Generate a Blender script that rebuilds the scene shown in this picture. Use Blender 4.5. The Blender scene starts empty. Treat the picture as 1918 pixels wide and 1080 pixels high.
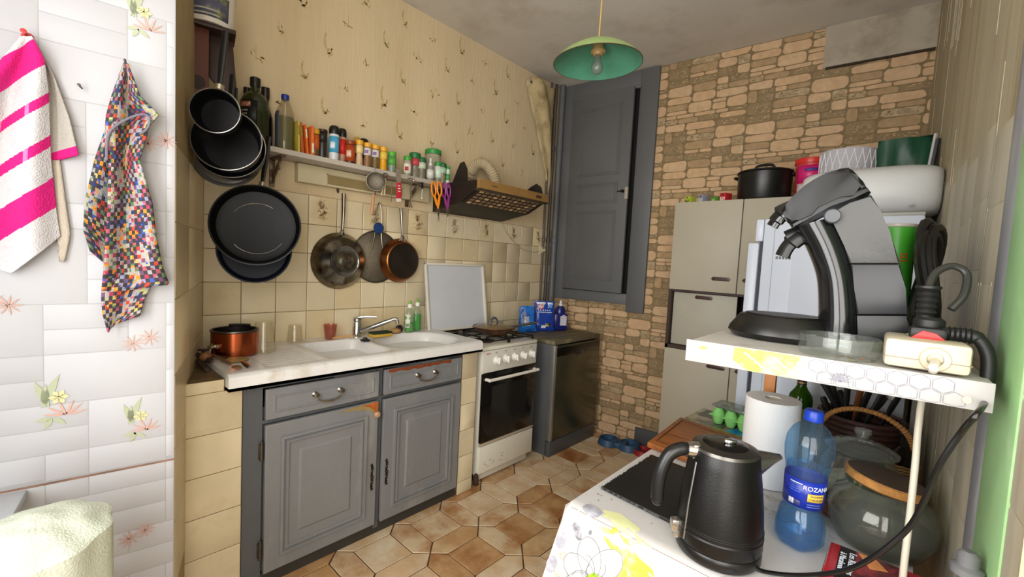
import bpy, bmesh, math, random
from mathutils import Matrix, Vector, noise
R = random.Random(7)
C = bpy.data.collections.new('kitchen'); bpy.context.scene.collection.children.link(C)
sc = bpy.context.scene
V = Vector
PI = math.pi
# ---------------------------------------------------------------- camera
CAM = V((2.31812, -0.02357, 1.35976)); YAW, PITCH, ROLL, FPX = .74118, -.06203, .05214, 806.9
FW = V((-math.sin(YAW)*math.cos(PITCH), math.cos(YAW)*math.cos(PITCH), math.sin(PITCH)))
_r = FW.cross(V((0, 0, 1))).normalized(); _u = _r.cross(FW)
RT = math.cos(ROLL)*_r + math.sin(ROLL)*_u; UP = -math.sin(ROLL)*_r + math.cos(ROLL)*_u
cd = bpy.data.cameras.new('camera'); cam = bpy.data.objects.new('camera', cd); C.objects.link(cam)
cam.matrix_world = Matrix(((RT.x, UP.x, -FW.x, CAM.x), (RT.y, UP.y, -FW.y, CAM.y), (RT.z, UP.z, -FW.z, CAM.z), (0, 0, 0, 1)))
cd.sensor_width = 36; cd.lens = 36*FPX/1918; cd.clip_start = .02; sc.camera = cam
# ---------------------------------------------------------------- light
w = bpy.data.worlds.new('sky'); sc.world = w; w.use_nodes = True
bg = w.node_tree.nodes['Background']; bg.inputs[0].default_value = (.90, .95, 1, 1); bg.inputs[1].default_value = 1.2
def area(name, loc, rot, sx, sy, power, col):
    l = bpy.data.lights.new(name, 'AREA'); l.shape = 'RECTANGLE'; l.size = sx; l.size_y = sy; l.energy = power; l.color = col
    o = bpy.data.objects.new(name, l); C.objects.link(o); o.location = loc; o.rotation_euler = rot; return o
area('window_daylight', (1.75, -.66, 1.6), (PI/2, 0, -.38), 1.1, 1.5, 23, (1, .97, .93))      # just inside the window of the rear wall
area('rear_right_fill', (2.95, -.55, 1.5), (PI/2, 0, .30), 1.0, 1.9, 24, (1, .97, .93))     # added fill from the right rear, evens out the room light
sc.view_settings.view_transform = 'Standard'; sc.view_settings.look = 'None'
sc.view_settings.exposure = .98; sc.view_settings.gamma = 1; sc.view_settings.use_curve_mapping = False
# ---------------------------------------------------------------- pixel -> point on a known plane
def ray(px, py): return FW + RT*((px-959)/FPX) - UP*((py-540)/FPX)
def RX(px, py, x): d = ray(px, py); return CAM + d*((x-CAM.x)/d.x)
def RY(px, py, y): d = ray(px, py); return CAM + d*((y-CAM.y)/d.y)
def RZ(px, py, z): d = ray(px, py); return CAM + d*((z-CAM.z)/d.z)
def RD(px, py, dep): return CAM + ray(px, py)*dep
def RP(px, py, o, n): d = ray(px, py); return CAM + d*((o-CAM).dot(n)/d.dot(n))
def SC(p): return (p-CAM).dot(FW)/FPX           # metres per pixel at p
# ---------------------------------------------------------------- materials
def srgb(h):
    if isinstance(h, str): h = [int(h[i:i+2], 16)/255 for i in (0, 2, 4)]
    return tuple((c/12.92 if c <= .04045 else ((c+.055)/1.055)**2.4) for c in h)+(1,)
MC = {}
def mat(col, rough=.5, metal=0, var=.06, sc_=9, col2=None, lo=.5, hi=.68, bump=0, bsc=80, trans=0, ior=1.45, coat=0, st=(1, 1, 1), alpha=1, spec=.5, key=None, det=4, emit=0):
    k = (col, rough, metal, var, sc_, col2, lo, hi, bump, bsc, trans, ior, coat, st, alpha, spec, emit)
    if k in MC: return MC[k]
    m = bpy.data.materials.new(key or 'm_'+str(len(MC))); m.use_nodes = True; nt = m.node_tree; N = nt.nodes; L = nt.links
    b = N['Principled BSDF']; c = srgb(col)
    b.inputs['Base Color'].default_value = c; b.inputs['Roughness'].default_value = rough; b.inputs['Metallic'].default_value = metal
    b.inputs['Transmission Weight'].default_value = trans; b.inputs['IOR'].default_value = ior; b.inputs['Coat Weight'].default_value = coat
    b.inputs['Alpha'].default_value = alpha; b.inputs['Specular IOR Level'].default_value = spec
    tc = N.new('ShaderNodeTexCoord'); mp = N.new('ShaderNodeMapping'); L.new(tc.outputs['Object'], mp.inputs[0]); mp.inputs['Scale'].default_value = st
    nz = N.new('ShaderNodeTexNoise'); nz.inputs['Scale'].default_value = sc_; nz.inputs['Detail'].default_value = det; L.new(mp.outputs[0], nz.inputs[0])
    mr = N.new('ShaderNodeMapRange'); mr.inputs[1].default_value = .3; mr.inputs[2].default_value = .7; mr.inputs[3].default_value = 1-var; mr.inputs[4].default_value = 1+var; L.new(nz.outputs[0], mr.inputs[0])
    mx = N.new('ShaderNodeMix'); mx.data_type = 'RGBA'; mx.blend_type = 'MULTIPLY'; mx.inputs[0].default_value = 1; mx.inputs[6].default_value = c; L.new(mr.outputs[0], mx.inputs[7])
    out = mx.outputs[2]
    if col2:
        n2 = N.new('ShaderNodeTexNoise'); n2.inputs['Scale'].default_value = sc_*.8; n2.inputs['Detail'].default_value = 6; n2.inputs['Roughness'].default_value = .65
        ad = N.new('ShaderNodeVectorMath'); ad.inputs[1].default_value = (7.3, 3.1, 5.7); L.new(mp.outputs[0], ad.inputs[0]); L.new(ad.outputs[0], n2.inputs[0])
        r2 = N.new('ShaderNodeMapRange'); r2.inputs[1].default_value = lo; r2.inputs[2].default_value = hi; L.new(n2.outputs[0], r2.inputs[0])
        m2 = N.new('ShaderNodeMix'); m2.data_type = 'RGBA'; L.new(r2.outputs[0], m2.inputs[0]); L.new(out, m2.inputs[6]); m2.inputs[7].default_value = srgb(col2); out = m2.outputs[2]
    L.new(out, b.inputs['Base Color'])
    if bump:
        n3 = N.new('ShaderNodeTexNoise'); n3.inputs['Scale'].default_value = bsc; n3.inputs['Detail'].default_value = 3; L.new(mp.outputs[0], n3.inputs[0])
        bp = N.new('ShaderNodeBump'); bp.inputs['Strength'].default_value = bump; bp.inputs['Distance'].default_value = .004; L.new(n3.outputs[0], bp.inputs['Height']); L.new(bp.outputs[0], b.inputs['Normal'])
    if emit: b.inputs['Emission Color'].default_value = c; b.inputs['Emission Strength'].default_value = emit
    if trans >= .6:      # thin walled clear glass or plastic: tinted see-through with a mirror sheen that grows at the rim
        tr = N.new('ShaderNodeBsdfTransparent'); tr.inputs[0].default_value = srgb(col); gs = N.new('ShaderNodeBsdfGlossy'); gs.inputs['Roughness'].default_value = max(rough, .03)
        lw_ = N.new('ShaderNodeLayerWeight'); lw_.inputs[0].default_value = .5; pw = N.new('ShaderNodeMath'); pw.operation = 'POWER'; pw.inputs[1].default_value = 3.5; L.new(lw_.outputs['Facing'], pw.inputs[0]); fr_ = N.new('ShaderNodeMapRange'); fr_.inputs[3].default_value = .035; fr_.inputs[4].default_value = .45; L.new(pw.outputs[0], fr_.inputs[0])
        df = N.new('ShaderNodeBsdfDiffuse'); df.inputs[0].default_value = srgb(col); m1 = N.new('ShaderNodeMixShader'); m1.inputs[0].default_value = (1-trans)*.4+.012; L.new(tr.outputs[0], m1.inputs[1]); L.new(df.outputs[0], m1.inputs[2])
        m3 = N.new('ShaderNodeMixShader'); L.new(fr_.outputs[0], m3.inputs[0]); L.new(m1.outputs[0], m3.inputs[1]); L.new(gs.outputs[0], m3.inputs[2]); L.new(m3.outputs[0], N['Material Output'].inputs[0])
    MC[k] = m; return m
# ---------------------------------------------------------------- mesh builder
ID = Matrix.Identity(4)
def FR(o, u, v=None, n=None):
    """frame: local x along u, y along v (default world up), z outwards"""
    u = V(u).normalized(); v = V(v).normalized() if v is not None else V((0, 0, 1)); n = u.cross(v).normalized() if n is None else V(n)
    v = n.cross(u).normalized()
    return Matrix(((u.x, v.x, n.x, o[0]), (u.y, v.y, n.y, o[1]), (u.z, v.z, n.z, o[2]), (0, 0, 0, 1)))
def TO(o, n, up=(0, 0, 1)):
    """frame whose local z points along n, y as near to up as possible"""
    n = V(n).normalized(); u = V(up).cross(n).normalized()
    return FR(o, u, n.cross(u), n)
def T(x, y, z): return Matrix.Translation((x, y, z))
def RZm(a): return Matrix.Rotation(a, 4, 'Z')
class MB:
    def __init__(s, M=ID): s.bm = bmesh.new(); s.M = M; s.m = 0
    def vs(s, pts, M=None): MM = s.M @ (M or ID); return [s.bm.verts.new(MM @ V(p)) for p in pts]
    def f(s, vv, m=None):
        try: f = s.bm.faces.new(vv); f.material_index = s.m if m is None else m; f.smooth = True; return f
        except ValueError: return None
    def poly(s, pts, m=None, M=None): return s.f(s.vs(pts, M), m)
    def box(s, x0, x1, y0, y1, z0, z1, m=None, b=0, M=None, seg=2):
        v = s.vs([(x, y, z) for z in (z0, z1) for y in (y0, y1) for x in (x0, x1)], M)
        fs = [s.f([v[i] for i in q], m) for q in ((0, 2, 3, 1), (4, 5, 7, 6), (0, 1, 5, 4), (2, 6, 7, 3), (0, 4, 6, 2), (1, 3, 7, 5))]
        if b:
            es = list({e for f in fs for e in f.edges})
            bmesh.ops.bevel(s.bm, geom=es, offset=b, segments=seg, profile=.5, affect='EDGES', clamp_overlap=True, material=-1)
        return s
    def prism(s, pts, h0, h1, m=None, M=None, b=0, mside=None):
        a = s.vs([(x, y, h0) for x, y in pts], M); c = s.vs([(x, y, h1) for x, y in pts], M); n = len(pts)
        fs = [s.f(a[::-1], m), s.f(c, m)]
        for i in range(n): fs.append(s.f([a[i], a[(i+1) % n], c[(i+1) % n], c[i]], mside if mside is not None else m))
        if b:
            es = list({e for f in fs if f for e in f.edges if (e.verts[0] in a) == (e.verts[1] in a)})
            bmesh.ops.bevel(s.bm, geom=es, offset=b, segments=2, profile=.5, affect='EDGES', clamp_overlap=True, material=-1)
        return s
    def lathe(s, prof, seg=32, M=None, m=None, mf=None, a0=0, a1=None):
        full = a1 is None; a1 = a1 or 2*PI; rings = []
        k = seg if full else seg+1
        for r, z in prof:
            if abs(r) < 1e-6: rings.append(s.vs([(0, 0, z)], M)*k)
            else: rings.append(s.vs([(r*math.cos(a0+(a1-a0)*i/seg), r*math.sin(a0+(a1-a0)*i/seg), z) for i in range(k)], M))
        for j in range(len(rings)-1):
            A, B = rings[j], rings[j+1]
            for i in range(seg):
                q = [A[i], A[(i+1) % k], B[(i+1) % k], B[i]]; o = []
                for v in q:
                    if v not in o: o.append(v)
                if len(o) > 2: s.f(o, (mf(j, i) if mf else m))
        return s
    def tube(s, pts, r, seg=10, m=None, closed=False, M=None, flat=1):
        P = [V(p) for p in pts]; n = len(P); rs = r if isinstance(r, (list, tuple)) else [r]*n; rings = []; up = None
        for i in range(n):
            a = P[(i-1) % n] if (closed or i) else P[i]; b = P[(i+1) % n] if (closed or i < n-1) else P[i]
            t = (b-a).normalized()
            if up is None: up = t.orthogonal().normalized()
            up = (up - t*up.dot(t)).normalized(); w_ = t.cross(up)
            rings.append(s.vs([P[i]+(up*math.cos(2*PI*k/seg)+w_*math.sin(2*PI*k/seg)*flat)*rs[i] for k in range(seg)], M))
        for i in range(n if closed else n-1):
            A, B = rings[i], rings[(i+1) % n]
            for k in range(seg): s.f([A[k], A[(k+1) % seg], B[(k+1) % seg], B[k]], m)
        if not closed: s.f(rings[0][::-1], m); s.f(rings[-1], m)
        return s
    def grid(s, fn, nu, nv, m=None, mf=None, cu=False):
        g = [[s.vs([fn(i/(nu), j/(nv))])[0] for i in range(nu if cu else nu+1)] for j in range(nv+1)]
        for j in range(nv):
            for i in range(nu):
                i2 = (i+1) % nu if cu else i+1
                s.f([g[j][i], g[j][i2], g[j+1][i2], g[j+1][i]], mf(i, j) if mf else m)
        return s
    def ball(s, c, rx, ry=None, rz=None, m=None, seg=16, M=None):
        ry = ry or rx; rz = rz or rx; n = 10
        return s.lathe([(math.sin(PI*i/n), -math.cos(PI*i/n)) for i in range(n+1)], seg, (M or ID) @ T(*c) @ Matrix.Diagonal((rx, ry, rz, 1)), m)
def arc(c, r, a0, a1, n=12): return [(c[0]+r*math.cos(a0+(a1-a0)*i/n), c[1]+r*math.sin(a0+(a1-a0)*i/n)) for i in range(n+1)]
def spline(pts, n=8):
    P = [V(p) for p in pts]; out = []
    for i in range(len(P)-1):
        a = P[max(i-1, 0)]; b = P[i]; c = P[i+1]; d = P[min(i+2, len(P)-1)]
        for k in range(n):
            t = k/n; out.append(.5*((2*b)+(c-a)*t+(2*a-5*b+4*c-d)*t*t+(3*b-a-3*c+d)*t**3))
    out.append(P[-1]); return out
def rootloc(o):
    while o.parent: o = o.parent
    return V(o.location)
def tag(o, label=None, cat=None, group=None, kind=None):
    for k, v_ in (('label', label), ('category', cat), ('group', group), ('kind', kind)):
        if v_: o[k] = v_
    return o
def thing(name, label, cat, loc, group=None):
    o = bpy.data.objects.new(name, None); C.objects.link(o); o.location = loc; o.empty_display_size = .02; return tag(o, label, cat, group)
def fin(mb, name, mats, parent=None, label=None, cat=None, group=None, kind=None, base=None, sharp=35, solid=0, sub=0, flat=False, doubles=True):
    """link the builder as ONE mesh object (vertices are in world space)"""
    bm = mb.bm
    if doubles: bmesh.ops.remove_doubles(bm, verts=bm.verts, dist=1e-5)
    if base is None and parent is None:
        xs = [v.co for v in bm.verts]; base = V((sum(v.x for v in xs)/len(xs), sum(v.y for v in xs)/len(xs), min(v.z for v in xs)))
    off = rootloc(parent) if parent else V(base)
    bmesh.ops.translate(bm, verts=bm.verts, vec=-off)
    if kind != 'nofix': bmesh.ops.recalc_face_normals(bm, faces=bm.faces)
    else: kind = None
    me = bpy.data.meshes.new(name); bm.to_mesh(me); bm.free()
    for m in (mats if isinstance(mats, (list, tuple)) else [mats]): me.materials.append(m)
    if not flat: me.set_sharp_from_angle(angle=math.radians(sharp))
    else: me.shade_flat()
    o = bpy.data.objects.new(name, me); C.objects.link(o)
    if parent: o.parent = parent
    else: o.location = off
    if solid:
        s_ = o.modifiers.new('solid', 'SOLIDIFY'); s_.thickness = solid; s_.offset = 0
    if sub:
        s_ = o.modifiers.new('sub', 'SUBSURF'); s_.levels = sub; s_.render_levels = sub
    return tag(o, label, cat, group, kind)
def text(s_, size, M, m, name, parent, ext=.0004, sx=1.0, al='CENTER'):
    cu = bpy.data.curves.new('t', 'FONT'); cu.body = s_; cu.size = size; cu.extrude = ext; cu.align_x = al; cu.align_y = 'CENTER'
    to = bpy.data.objects.new('t', cu); C.objects.link(to); bpy.context.view_layer.update()
    me = bpy.data.meshes.new_from_object(to); bpy.data.objects.remove(to); bpy.data.curves.remove(cu)
    me.transform(Matrix.Diagonal((sx, 1, 1, 1))); me.transform(M); me.transform(Matrix.Translation(-rootloc(parent)))
    me.materials.clear(); me.materials.append(m); me.name = name
    o = bpy.data.objects.new(name, me); C.objects.link(o); o.parent = parent; return o
def bend(o, fn):
    for v_ in o.data.vertices: v_.co = fn(v_.co.copy())

# ---------------------------------------------------------------- common materials
WHITE = mat('e9e8e4', .35, var=.03); CHROME = mat('c9c9c9', .16, 1, var=.03); STEEL = mat('9a958c', .32, 1, var=.12); BLACK = mat('141414', .42, var=.1)
GLOSSB = mat('101112', .12, var=.05, coat=.5); GLASS = mat('f4f7f5', .02, trans=1, var=0, ior=1.3); DKIRON = mat('1c1b1a', .55, var=.2, bump=.2)
CREAMP = mat('d8ccaf', .45, var=.08); RUBBER = mat('171717', .5, var=.08)
# ================================================================ SETTING
ZT = 1.6506; TT = .1512; Y0 = .4587; HC = 2.855
BA = .0947; BO = V((0, 3.0, 0)); BU = V((math.cos(BA), math.sin(BA), 0)); BM = FR(BO, BU); BN = V((math.sin(BA), -math.cos(BA), 0))
LM = FR((0, 0, 0), (0, 1, 0))               # left wall: local x = world y, local y = z, local z = out of the wall
EP = V((.735, .238, 0)); RU = V((-.9578, .2873, 0)); RM = FR(EP, RU)          # return wall of the alcove
TU = V((math.sin(.148), math.cos(.148), 0)); TN = V((math.cos(.148), -math.sin(.148), 0)); TM = FR(EP, TU)   # wall of the towels, local x<=0
CR = BO + BU*2.34                           # far right corner
WU = V((math.sin(.05), -math.cos(.05), 0)); WM = FR(CR, WU); WN = V((-math.cos(.05), -math.sin(.05), 0))
def RB(px, py): return RP(px, py, BO, BN)
def RW(px, py): return RP(px, py, CR, WN)
def RTW(px, py): return RP(px, py, EP, TN)
def loc2(M, p): q = M.inverted() @ p; return q
tileM = mat('d8c9a9', .28, var=.05, sc_=5, col2='c8b48c', lo=.58, hi=.8, bump=.12, bsc=25); grout = mat('5c482c', .85, var=.25, sc_=12, col2='7d6a48')
tileD = mat('d2c09a', .3, var=.06, sc_=6, col2='bfa97e', lo=.55, hi=.8, bump=.12, bsc=25)
def tile(mb, x0, x1, y0, y1, m=0, g=.0016, h=.0018, e=.0025, base=0):
    if x1-x0 < .012 or y1-y0 < .012: return
    t = [R.uniform(-.0002, .0002) for _ in range(4)]
    a = [(x0+g, y0+g, base), (x1-g, y0+g, base), (x1-g, y1-g, base), (x0+g, y1-g, base)]
    c = [(x0+g+e, y0+g+e, base+h+t[0]), (x1-g-e, y0+g+e, base+h+t[1]), (x1-g-e, y1-g-e, base+h+t[2]), (x0+g+e, y1-g-e, base+h+t[3])]
    A = mb.vs(a); B = mb.vs(c)
    mb.f(B, m)
    for i in range(4): mb.f([A[i], A[(i+1) % 4], B[(i+1) % 4], B[i]], m)
def leaf(mb, x, y, l, a, wd, m, z=.0008):
    ca, sa = math.cos(a), math.sin(a); P = [(0, 0), (l*.35, wd*.5), (l*.7, wd*.42), (l, 0), (l*.6, -wd*.42), (l*.3, -wd*.45)]
    mb.poly([(x+p[0]*ca-p[1]*sa, y+p[0]*sa+p[1]*ca, z) for p in P], m)
def squig(mb, pts, wd, m, z=.0008):
    P = spline([(p[0], p[1], 0) for p in pts], 5); L_ = []; R_ = []
    for i in range(len(P)):
        t = (P[min(i+1, len(P)-1)]-P[max(i-1, 0)]).normalized(); nn = V((-t.y, t.x, 0))*wd*.5*(.45+.55*math.sin(PI*(i+.5)/len(P)))
        L_.append(P[i]+nn); R_.append(P[i]-nn)
    a = mb.vs([(p.x, p.y, z) for p in L_]); b = mb.vs([(p.x, p.y, z) for p in R_])
    for i in range(len(P)-1): mb.f([a[i], b[i], b[i+1], a[i+1]], m)
# floor: squares with pointed hexagons between them
fl = MB(); fl.box(-.1, 4.2, -2.2, 3.6, -.1, -.002, 0)
fcol = ['bd9669', 'c9a981', 'b68c5e', 'd2bb98']
fm = [mat('4a3322', .85, var=.2)] + [mat(c, .33, var=.12, sc_=7, col2=d, lo=.42, hi=.66, bump=.25, bsc=30) for c, d in zip(fcol, ['935f33', 'ddcdb2', 'd0b48c', 'a8713f'])]
PX, SQ = .303, .190
def fpoly(P, m):
    cx = sum(p[0] for p in P)/len(P); cy = sum(p[1] for p in P)/len(P)
    def ins(d): return [(x+(cx-x)*d/max(.05, math.hypot(cx-x, cy-y)), y+(cy-y)*d/max(.05, math.hypot(cx-x, cy-y))) for x, y in P]
    A = fl.vs([(x, y, -.002) for x, y in ins(.0035)]); B = fl.vs([(x, y, .0005) for x, y in ins(.0065)])
    fl.f(B, m)
    for i in range(len(P)): fl.f([A[i], A[(i+1) % len(P)], B[(i+1) % len(P)], B[i]], m)
for i in range(-2, 9):
    for j in range(-8, 9):
        x, y = .553+i*PX, .925+j*PX; x1, y1 = x+SQ, y+SQ; g = PX-SQ; h = g/2
        if not (-.05 < x+.1 < 3.2 and -2 < y < 3.3): continue
        fpoly([(x, y), (x1, y), (x1, y1), (x, y1)], R.choice([1, 2, 2, 3, 4]))
        fpoly([(x1, y), (x1+h, y-h), (x1+g, y), (x1+g, y1), (x1+h, y1+h), (x1, y1)], R.choice([1, 2, 3, 4]))
        fpoly([(x, y1), (x-h, y1+h), (x, y1+g), (x1, y1+g), (x1+h, y1+h), (x1, y1)], R.choice([1, 2, 3, 4, 4]))
fin(fl, 'floor', fm, kind='structure', base=(0, 0, 0))
cl = MB(); cl.box(-.1, 4.2, -2.2, 3.6, HC, HC+.1)
fin(cl, 'ceiling', mat('cdc7bc', .9, var=.06, sc_=2.2, col2='a79c8b', lo=.5, hi=.78, bump=.35, bsc=14), kind='structure', base=(0, 0, HC))
# left wall with wallpaper above, tiles below
paper = mat('d3bf9b', .75, var=.05, sc_=4, col2='c5ae85', lo=.52, hi=.8, bump=.5, bsc=70, st=(1, 1, .12))
sprigm = mat('b3a06a', .8, var=.15, sc_=60, col2='c9b388', lo=.45, hi=.6); sprigd = mat('9c8450', .8, var=.2, sc_=60, col2='bfa878', lo=.5, hi=.65)
wl = MB(); wl.box(-.12, 0, .3, 3.15, 0, HC, 0); wl.M = LM
# embossed vertical ribs of the wallpaper and its sprigs
for k in range(70):
    x = Y0+.03+R.random()*2.5; y = ZT+.03+R.random()*1.05; l = R.uniform(.12, .4)
    wl.box(x, x+.0018, y, min(HC-.01, y+l), -.001, .0011, 0)
rsp = random.Random(31)
def sprig(mb, x, y, s, k):
    if k % 2:
        for _ in range(7):
            a = rsp.uniform(0, 2*PI); d = rsp.uniform(.002, .020)*s; leaf(mb, x+d*math.cos(a)*1.3, y+d*math.sin(a)*.8, rsp.uniform(.012, .024)*s, rsp.uniform(0, 2*PI), .007*s, rsp.choice((1, 1, 2)))
        squig(mb, [(x-.001, y+.045*s), (x, y+.02*s), (x, y)], .0025*s, 1)
    else:
        squig(mb, [(x-.010*s, y+.075*s), (x-.016*s, y+.040*s), (x-.006*s, y+.006*s), (x+.012*s, y-.012*s)], .010*s, 1)
        squig(mb, [(x+.016*s, y+.022*s), (x+.010*s, y), (x-.006*s, y-.008*s)], .006*s, 2)
        for _ in range(4): leaf(mb, x+rsp.uniform(-.014, .016)*s, y+rsp.uniform(-.014, .01)*s, rsp.uniform(.010, .02)*s, rsp.uniform(0, 2*PI), .006*s, rsp.choice((1, 2)))
for i in range(12):
    for j in range(7):
        x = Y0+.08+i*.225+(.11 if j % 2 else 0)+R.uniform(-.012, .012); y = ZT+.10+j*.165+R.uniform(-.01, .01)
        if x < 2.75 and y < HC-.06: sprig(wl, x, y, 1.0+.25*((i+j) % 3 == 0), i+j)
fin(wl, 'wall_left', [paper, sprigm, sprigd], kind='structure', base=(0, 0, 0))
wt = MB(LM); wt.box(Y0, 3.0, .0, ZT, 0, .004, 1)
nC = 17
for r_ in range(0, 11):
    for c_ in range(nC):
        y1 = ZT-r_*TT
        if y1 < .5: continue
        tile(wt, Y0+c_*TT, min(Y0+(c_+1)*TT, 3.0), y1-TT, y1, 0 if R.random() < .8 else 2, base=.004, g=.0013)
        if r_ == 0 and c_ % 2 == 1:
            cx, cy = Y0+(c_+.5)*TT, y1-TT*.5; z = .0066
            squig(wt, [(cx-.015, cy+.06), (cx-.012, cy+.03), (cx+.005, cy), (cx+.0, cy-.045)], .003, 3, z)
            for q in range(26):
                a = R.uniform(0, 2*PI); rr = R.uniform(.004, .036); x, y = cx+rr*math.cos(a)*.95, cy-.014+rr*math.sin(a)
                squig(wt, [(x-.008, y-.004), (x, y+.006), (x+.008, y-.003)][::R.choice((1, -1))], .0024, 3, z)
            for q in range(12):
                squig(wt, [(cx-.008, cy+.01), (cx-.012+R.uniform(-.018, .018), cy+.03), (cx-.01+R.uniform(-.035, .035), cy+R.uniform(.035, .062))], .0018, 3, z)
fin(wt, 'trim_1', [tileM, grout, tileD, mat('96754f', .5, var=.2)], kind='structure', base=(0, 0, 0))
# return wall
rw = MB(RM); rw.box(-.0, .768, 0, HC, -.14, 0, 0)
for r_ in range(8):
    y1 = ZT-.0-r_*TT*1.5
    if y1 > .3: tile(rw, .3, .766, y1-TT*1.5, y1, 1, base=0, g=.001); tile(rw, .002, .3, y1-TT*1.5, y1, 1, base=0, g=.001)
fin(rw, 'wall_return', [mat('a8946c', .7, var=.1, bump=.3), tileD], kind='structure', base=(0, 0, 0))
# wall of the towels: white embossed paper tiles
tw = MB(TM); tw.box(-2.4, 0, 0, HC, -.02, 0, 0)
tw.box(-2.4, .0, 0, .715, 0, .004, 0)
def zt(px, py): q = loc2(TM, RTW(px, py)); return q.x, q.y
pat = [(0, 0, 2, 3), (2, 0, 3, 1), (5, 0, 2, 2), (2, 1, 1, 1), (3, 1, 2, 1), (0, 3, 1, 2), (1, 3, 3, 1), (2, 2, 2, 1), (4, 2, 3, 2), (1, 4, 1, 2), (2, 4, 2, 2), (4, 4, 2, 1), (6, 4, 1, 2), (0, 5, 1, 1), (4, 5, 2, 1)]
u_ = .082; v_ = .066
def zz(x0, y0, x1, y1): pass
for base, ylo, yhi in ((0, .72, 2.86), (.004, -.1, .715)):
    for bi in range(-5, 1):
        for bj in range(-1, 8):
            for (a, b, cw, ch) in pat:
                x0 = bi*7*u_-.02+a*u_+(bj % 2)*3*u_; y0 = bj*6*v_+b*v_
                x1, y1 = x0+cw*u_, y0+ch*v_
                x1 = min(x1, -.001); y0 = max(y0, ylo); y1 = min(y1, yhi)
                if x1-x0 > .015 and y1-y0 > .012 and x0 > -2.4: tile(tw, x0, x1, y0, y1, 1, g=.0012, h=.0016, e=.004, base=base)
def flower(mb, x, y, s, z=.0032):
    for q in ((0, .05), (-.012, .075), (.012, .06)): leaf(mb, x+q[0]*s*.5, y+.01, q[1]*s, 1.55+q[0]*30, .014*s, 3, z)
    for a in range(6): leaf(mb, x+.02*s, y+.028*s, .016*s, a*PI/3, .010*s, 4, z+.0003)
    for a in (.2, .7, 1.2, 1.9, 2.5, 3.0): leaf(mb, x+.03*s, y-.012*s, .034*s, a, .005*s, 2, z+.0003)
    for a in (3.3, 4.2, 5.6): leaf(mb, x+.01*s, y-.015*s, .026*s, a, .010*s, 3, z)
for px, py, s in ((250, 40, 1.1), (85, 770, 1.25), (245, 800, 1.1), (-60, 560, 1.)):
    x, y = zt(px, py); flower(tw, x, y, s)
for px, py in ((270, 635), (300, 265), (262, 995), (2, 575)):
    x, y = zt(px, py)
    for cx in (-.025, .012):
        for a in range(9): leaf(tw, x+cx, y+cx*.4, .026, a*PI/4.5, .004, 2, .0078 if py > 860 else .0036)
fin(tw, 'wall_near_left', [mat('a9a8aa', .7, var=.03), mat('bcbcc0', .5, var=.03, sc_=5), mat('cfa598', .7), mat('b0b799', .7), mat('cfca9a', .7)], kind='structure', base=(0, 0, 0))
ck = MB(TM); ck.box(-2.4, .001, .713, .7165, 0, .0055, 0); fin(ck, 'trim_2', mat('8a6a58', .8, var=.3, sc_=30), kind='structure', base=(0, 0, 0))
# right wall
def streak_wall():
    m = mat('a59b80', .7, var=.1, sc_=3, col2='8a7650', lo=.5, hi=.72, bump=.4, bsc=60, st=(6, 6, .5)); return m
rwl = MB(WM); rwl.box(0, 2.42, 0, HC, -.12, 0, 0)
for k in range(60):
    x = R.uniform(.05, 2.4); y = R.uniform(.5, 2.6); rwl.box(x, x+.002, y, min(HC-.01, y+R.uniform(.15, .6)), -.001, .0012, 1)
rr_ = random.Random(3)
for i in range(9):
    for j in range(9):
        x = .9+i*.17; y = .3+j*.152
        if y < 1.75: tile(rwl, x, min(x+.17, 2.415), y+.03*(i % 2), y+.152+.03*(i % 2), 1 if y > .2 else 0, base=0, g=.001, h=.001, e=.004)
fin(rwl, 'wall_right', [streak_wall(), mat('aaa38f', .6, var=.08, sc_=4, col2='93805c', lo=.5, hi=.8, st=(3, 3, .5))], kind='structure', base=(0, 0, 0))
# back wall with printed stone paper
stc = [('84704f', '756142'), ('c9a883', 'bd9b76'), ('c2a27e', 'cfb08c'), ('ae926d', '9c8160'), ('94805f', '7f6c4e'), ('a08a68', 'bda988'), ('8a7555', '9a8462')]
stm = [mat(a, .8, var=.09, sc_=30, col2=b, lo=.4, hi=.7, bump=.3, bsc=120) for a, b in stc]
bw = MB(BM); bw.box(-.1, 2.45, 0, HC, -.12, 0, 0)
rs = random.Random(11)
def stones(W, H):
    out = []; y = 0
    def row(x0, y0, x1, y1, d):
        w_, h_ = x1-x0, y1-y0
        if h_ > .115 or (h_ > .06 and rs.random() < .45 and w_ > .05):
            if w_ > h_*1.6 and rs.random() < .6:
                s = x0+w_*rs.uniform(.35, .65); row(x0, y0, s, y1, d+1); row(s, y0, x1, y1, d+1)
            else:
                s = y0+h_*rs.uniform(.35, .65); row(x0, y0, x1, s, d+1); row(x0, s, x1, y1, d+1)
        elif w_ > h_*5.5 or w_ > .26: s = x0+w_*rs.uniform(.35, .65); row(x0, y0, s, y1, d+1); row(s, y0, x1, y1, d+1)
        else: out.append((x0, y0, x1, y1))
    row(0, 0, W, H, 0); res = []
    for (x0, y0, x1, y1) in out:
        w_, h_ = x1-x0, y1-y0; g = .0022; P = []
        n = 18; cx, cy = (x0+x1)/2, (y0+y1)/2; ex = rs.choice((4.5, 7, 12)); j = [rs.uniform(.94, 1.0) for _ in range(n)]; sl = rs.uniform(-.10, .16)
        for i in range(n):
            a = 2*PI*i/n+.17; c_, s_ = math.cos(a), math.sin(a); r_ = (abs(c_)**ex+abs(s_)**ex)**(-1/ex)*j[i]
            px_, py_ = c_*r_*(w_/2-g), s_*r_*(h_/2-g)*(1+sl*c_)
            P.append((cx+px_, cy+py_))
        res.append((P, rs.choice([1, 1, 1, 2, 2, 3, 3, 4, 5, 6, 6])))
    # textured stones get small chips
    return res
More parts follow.
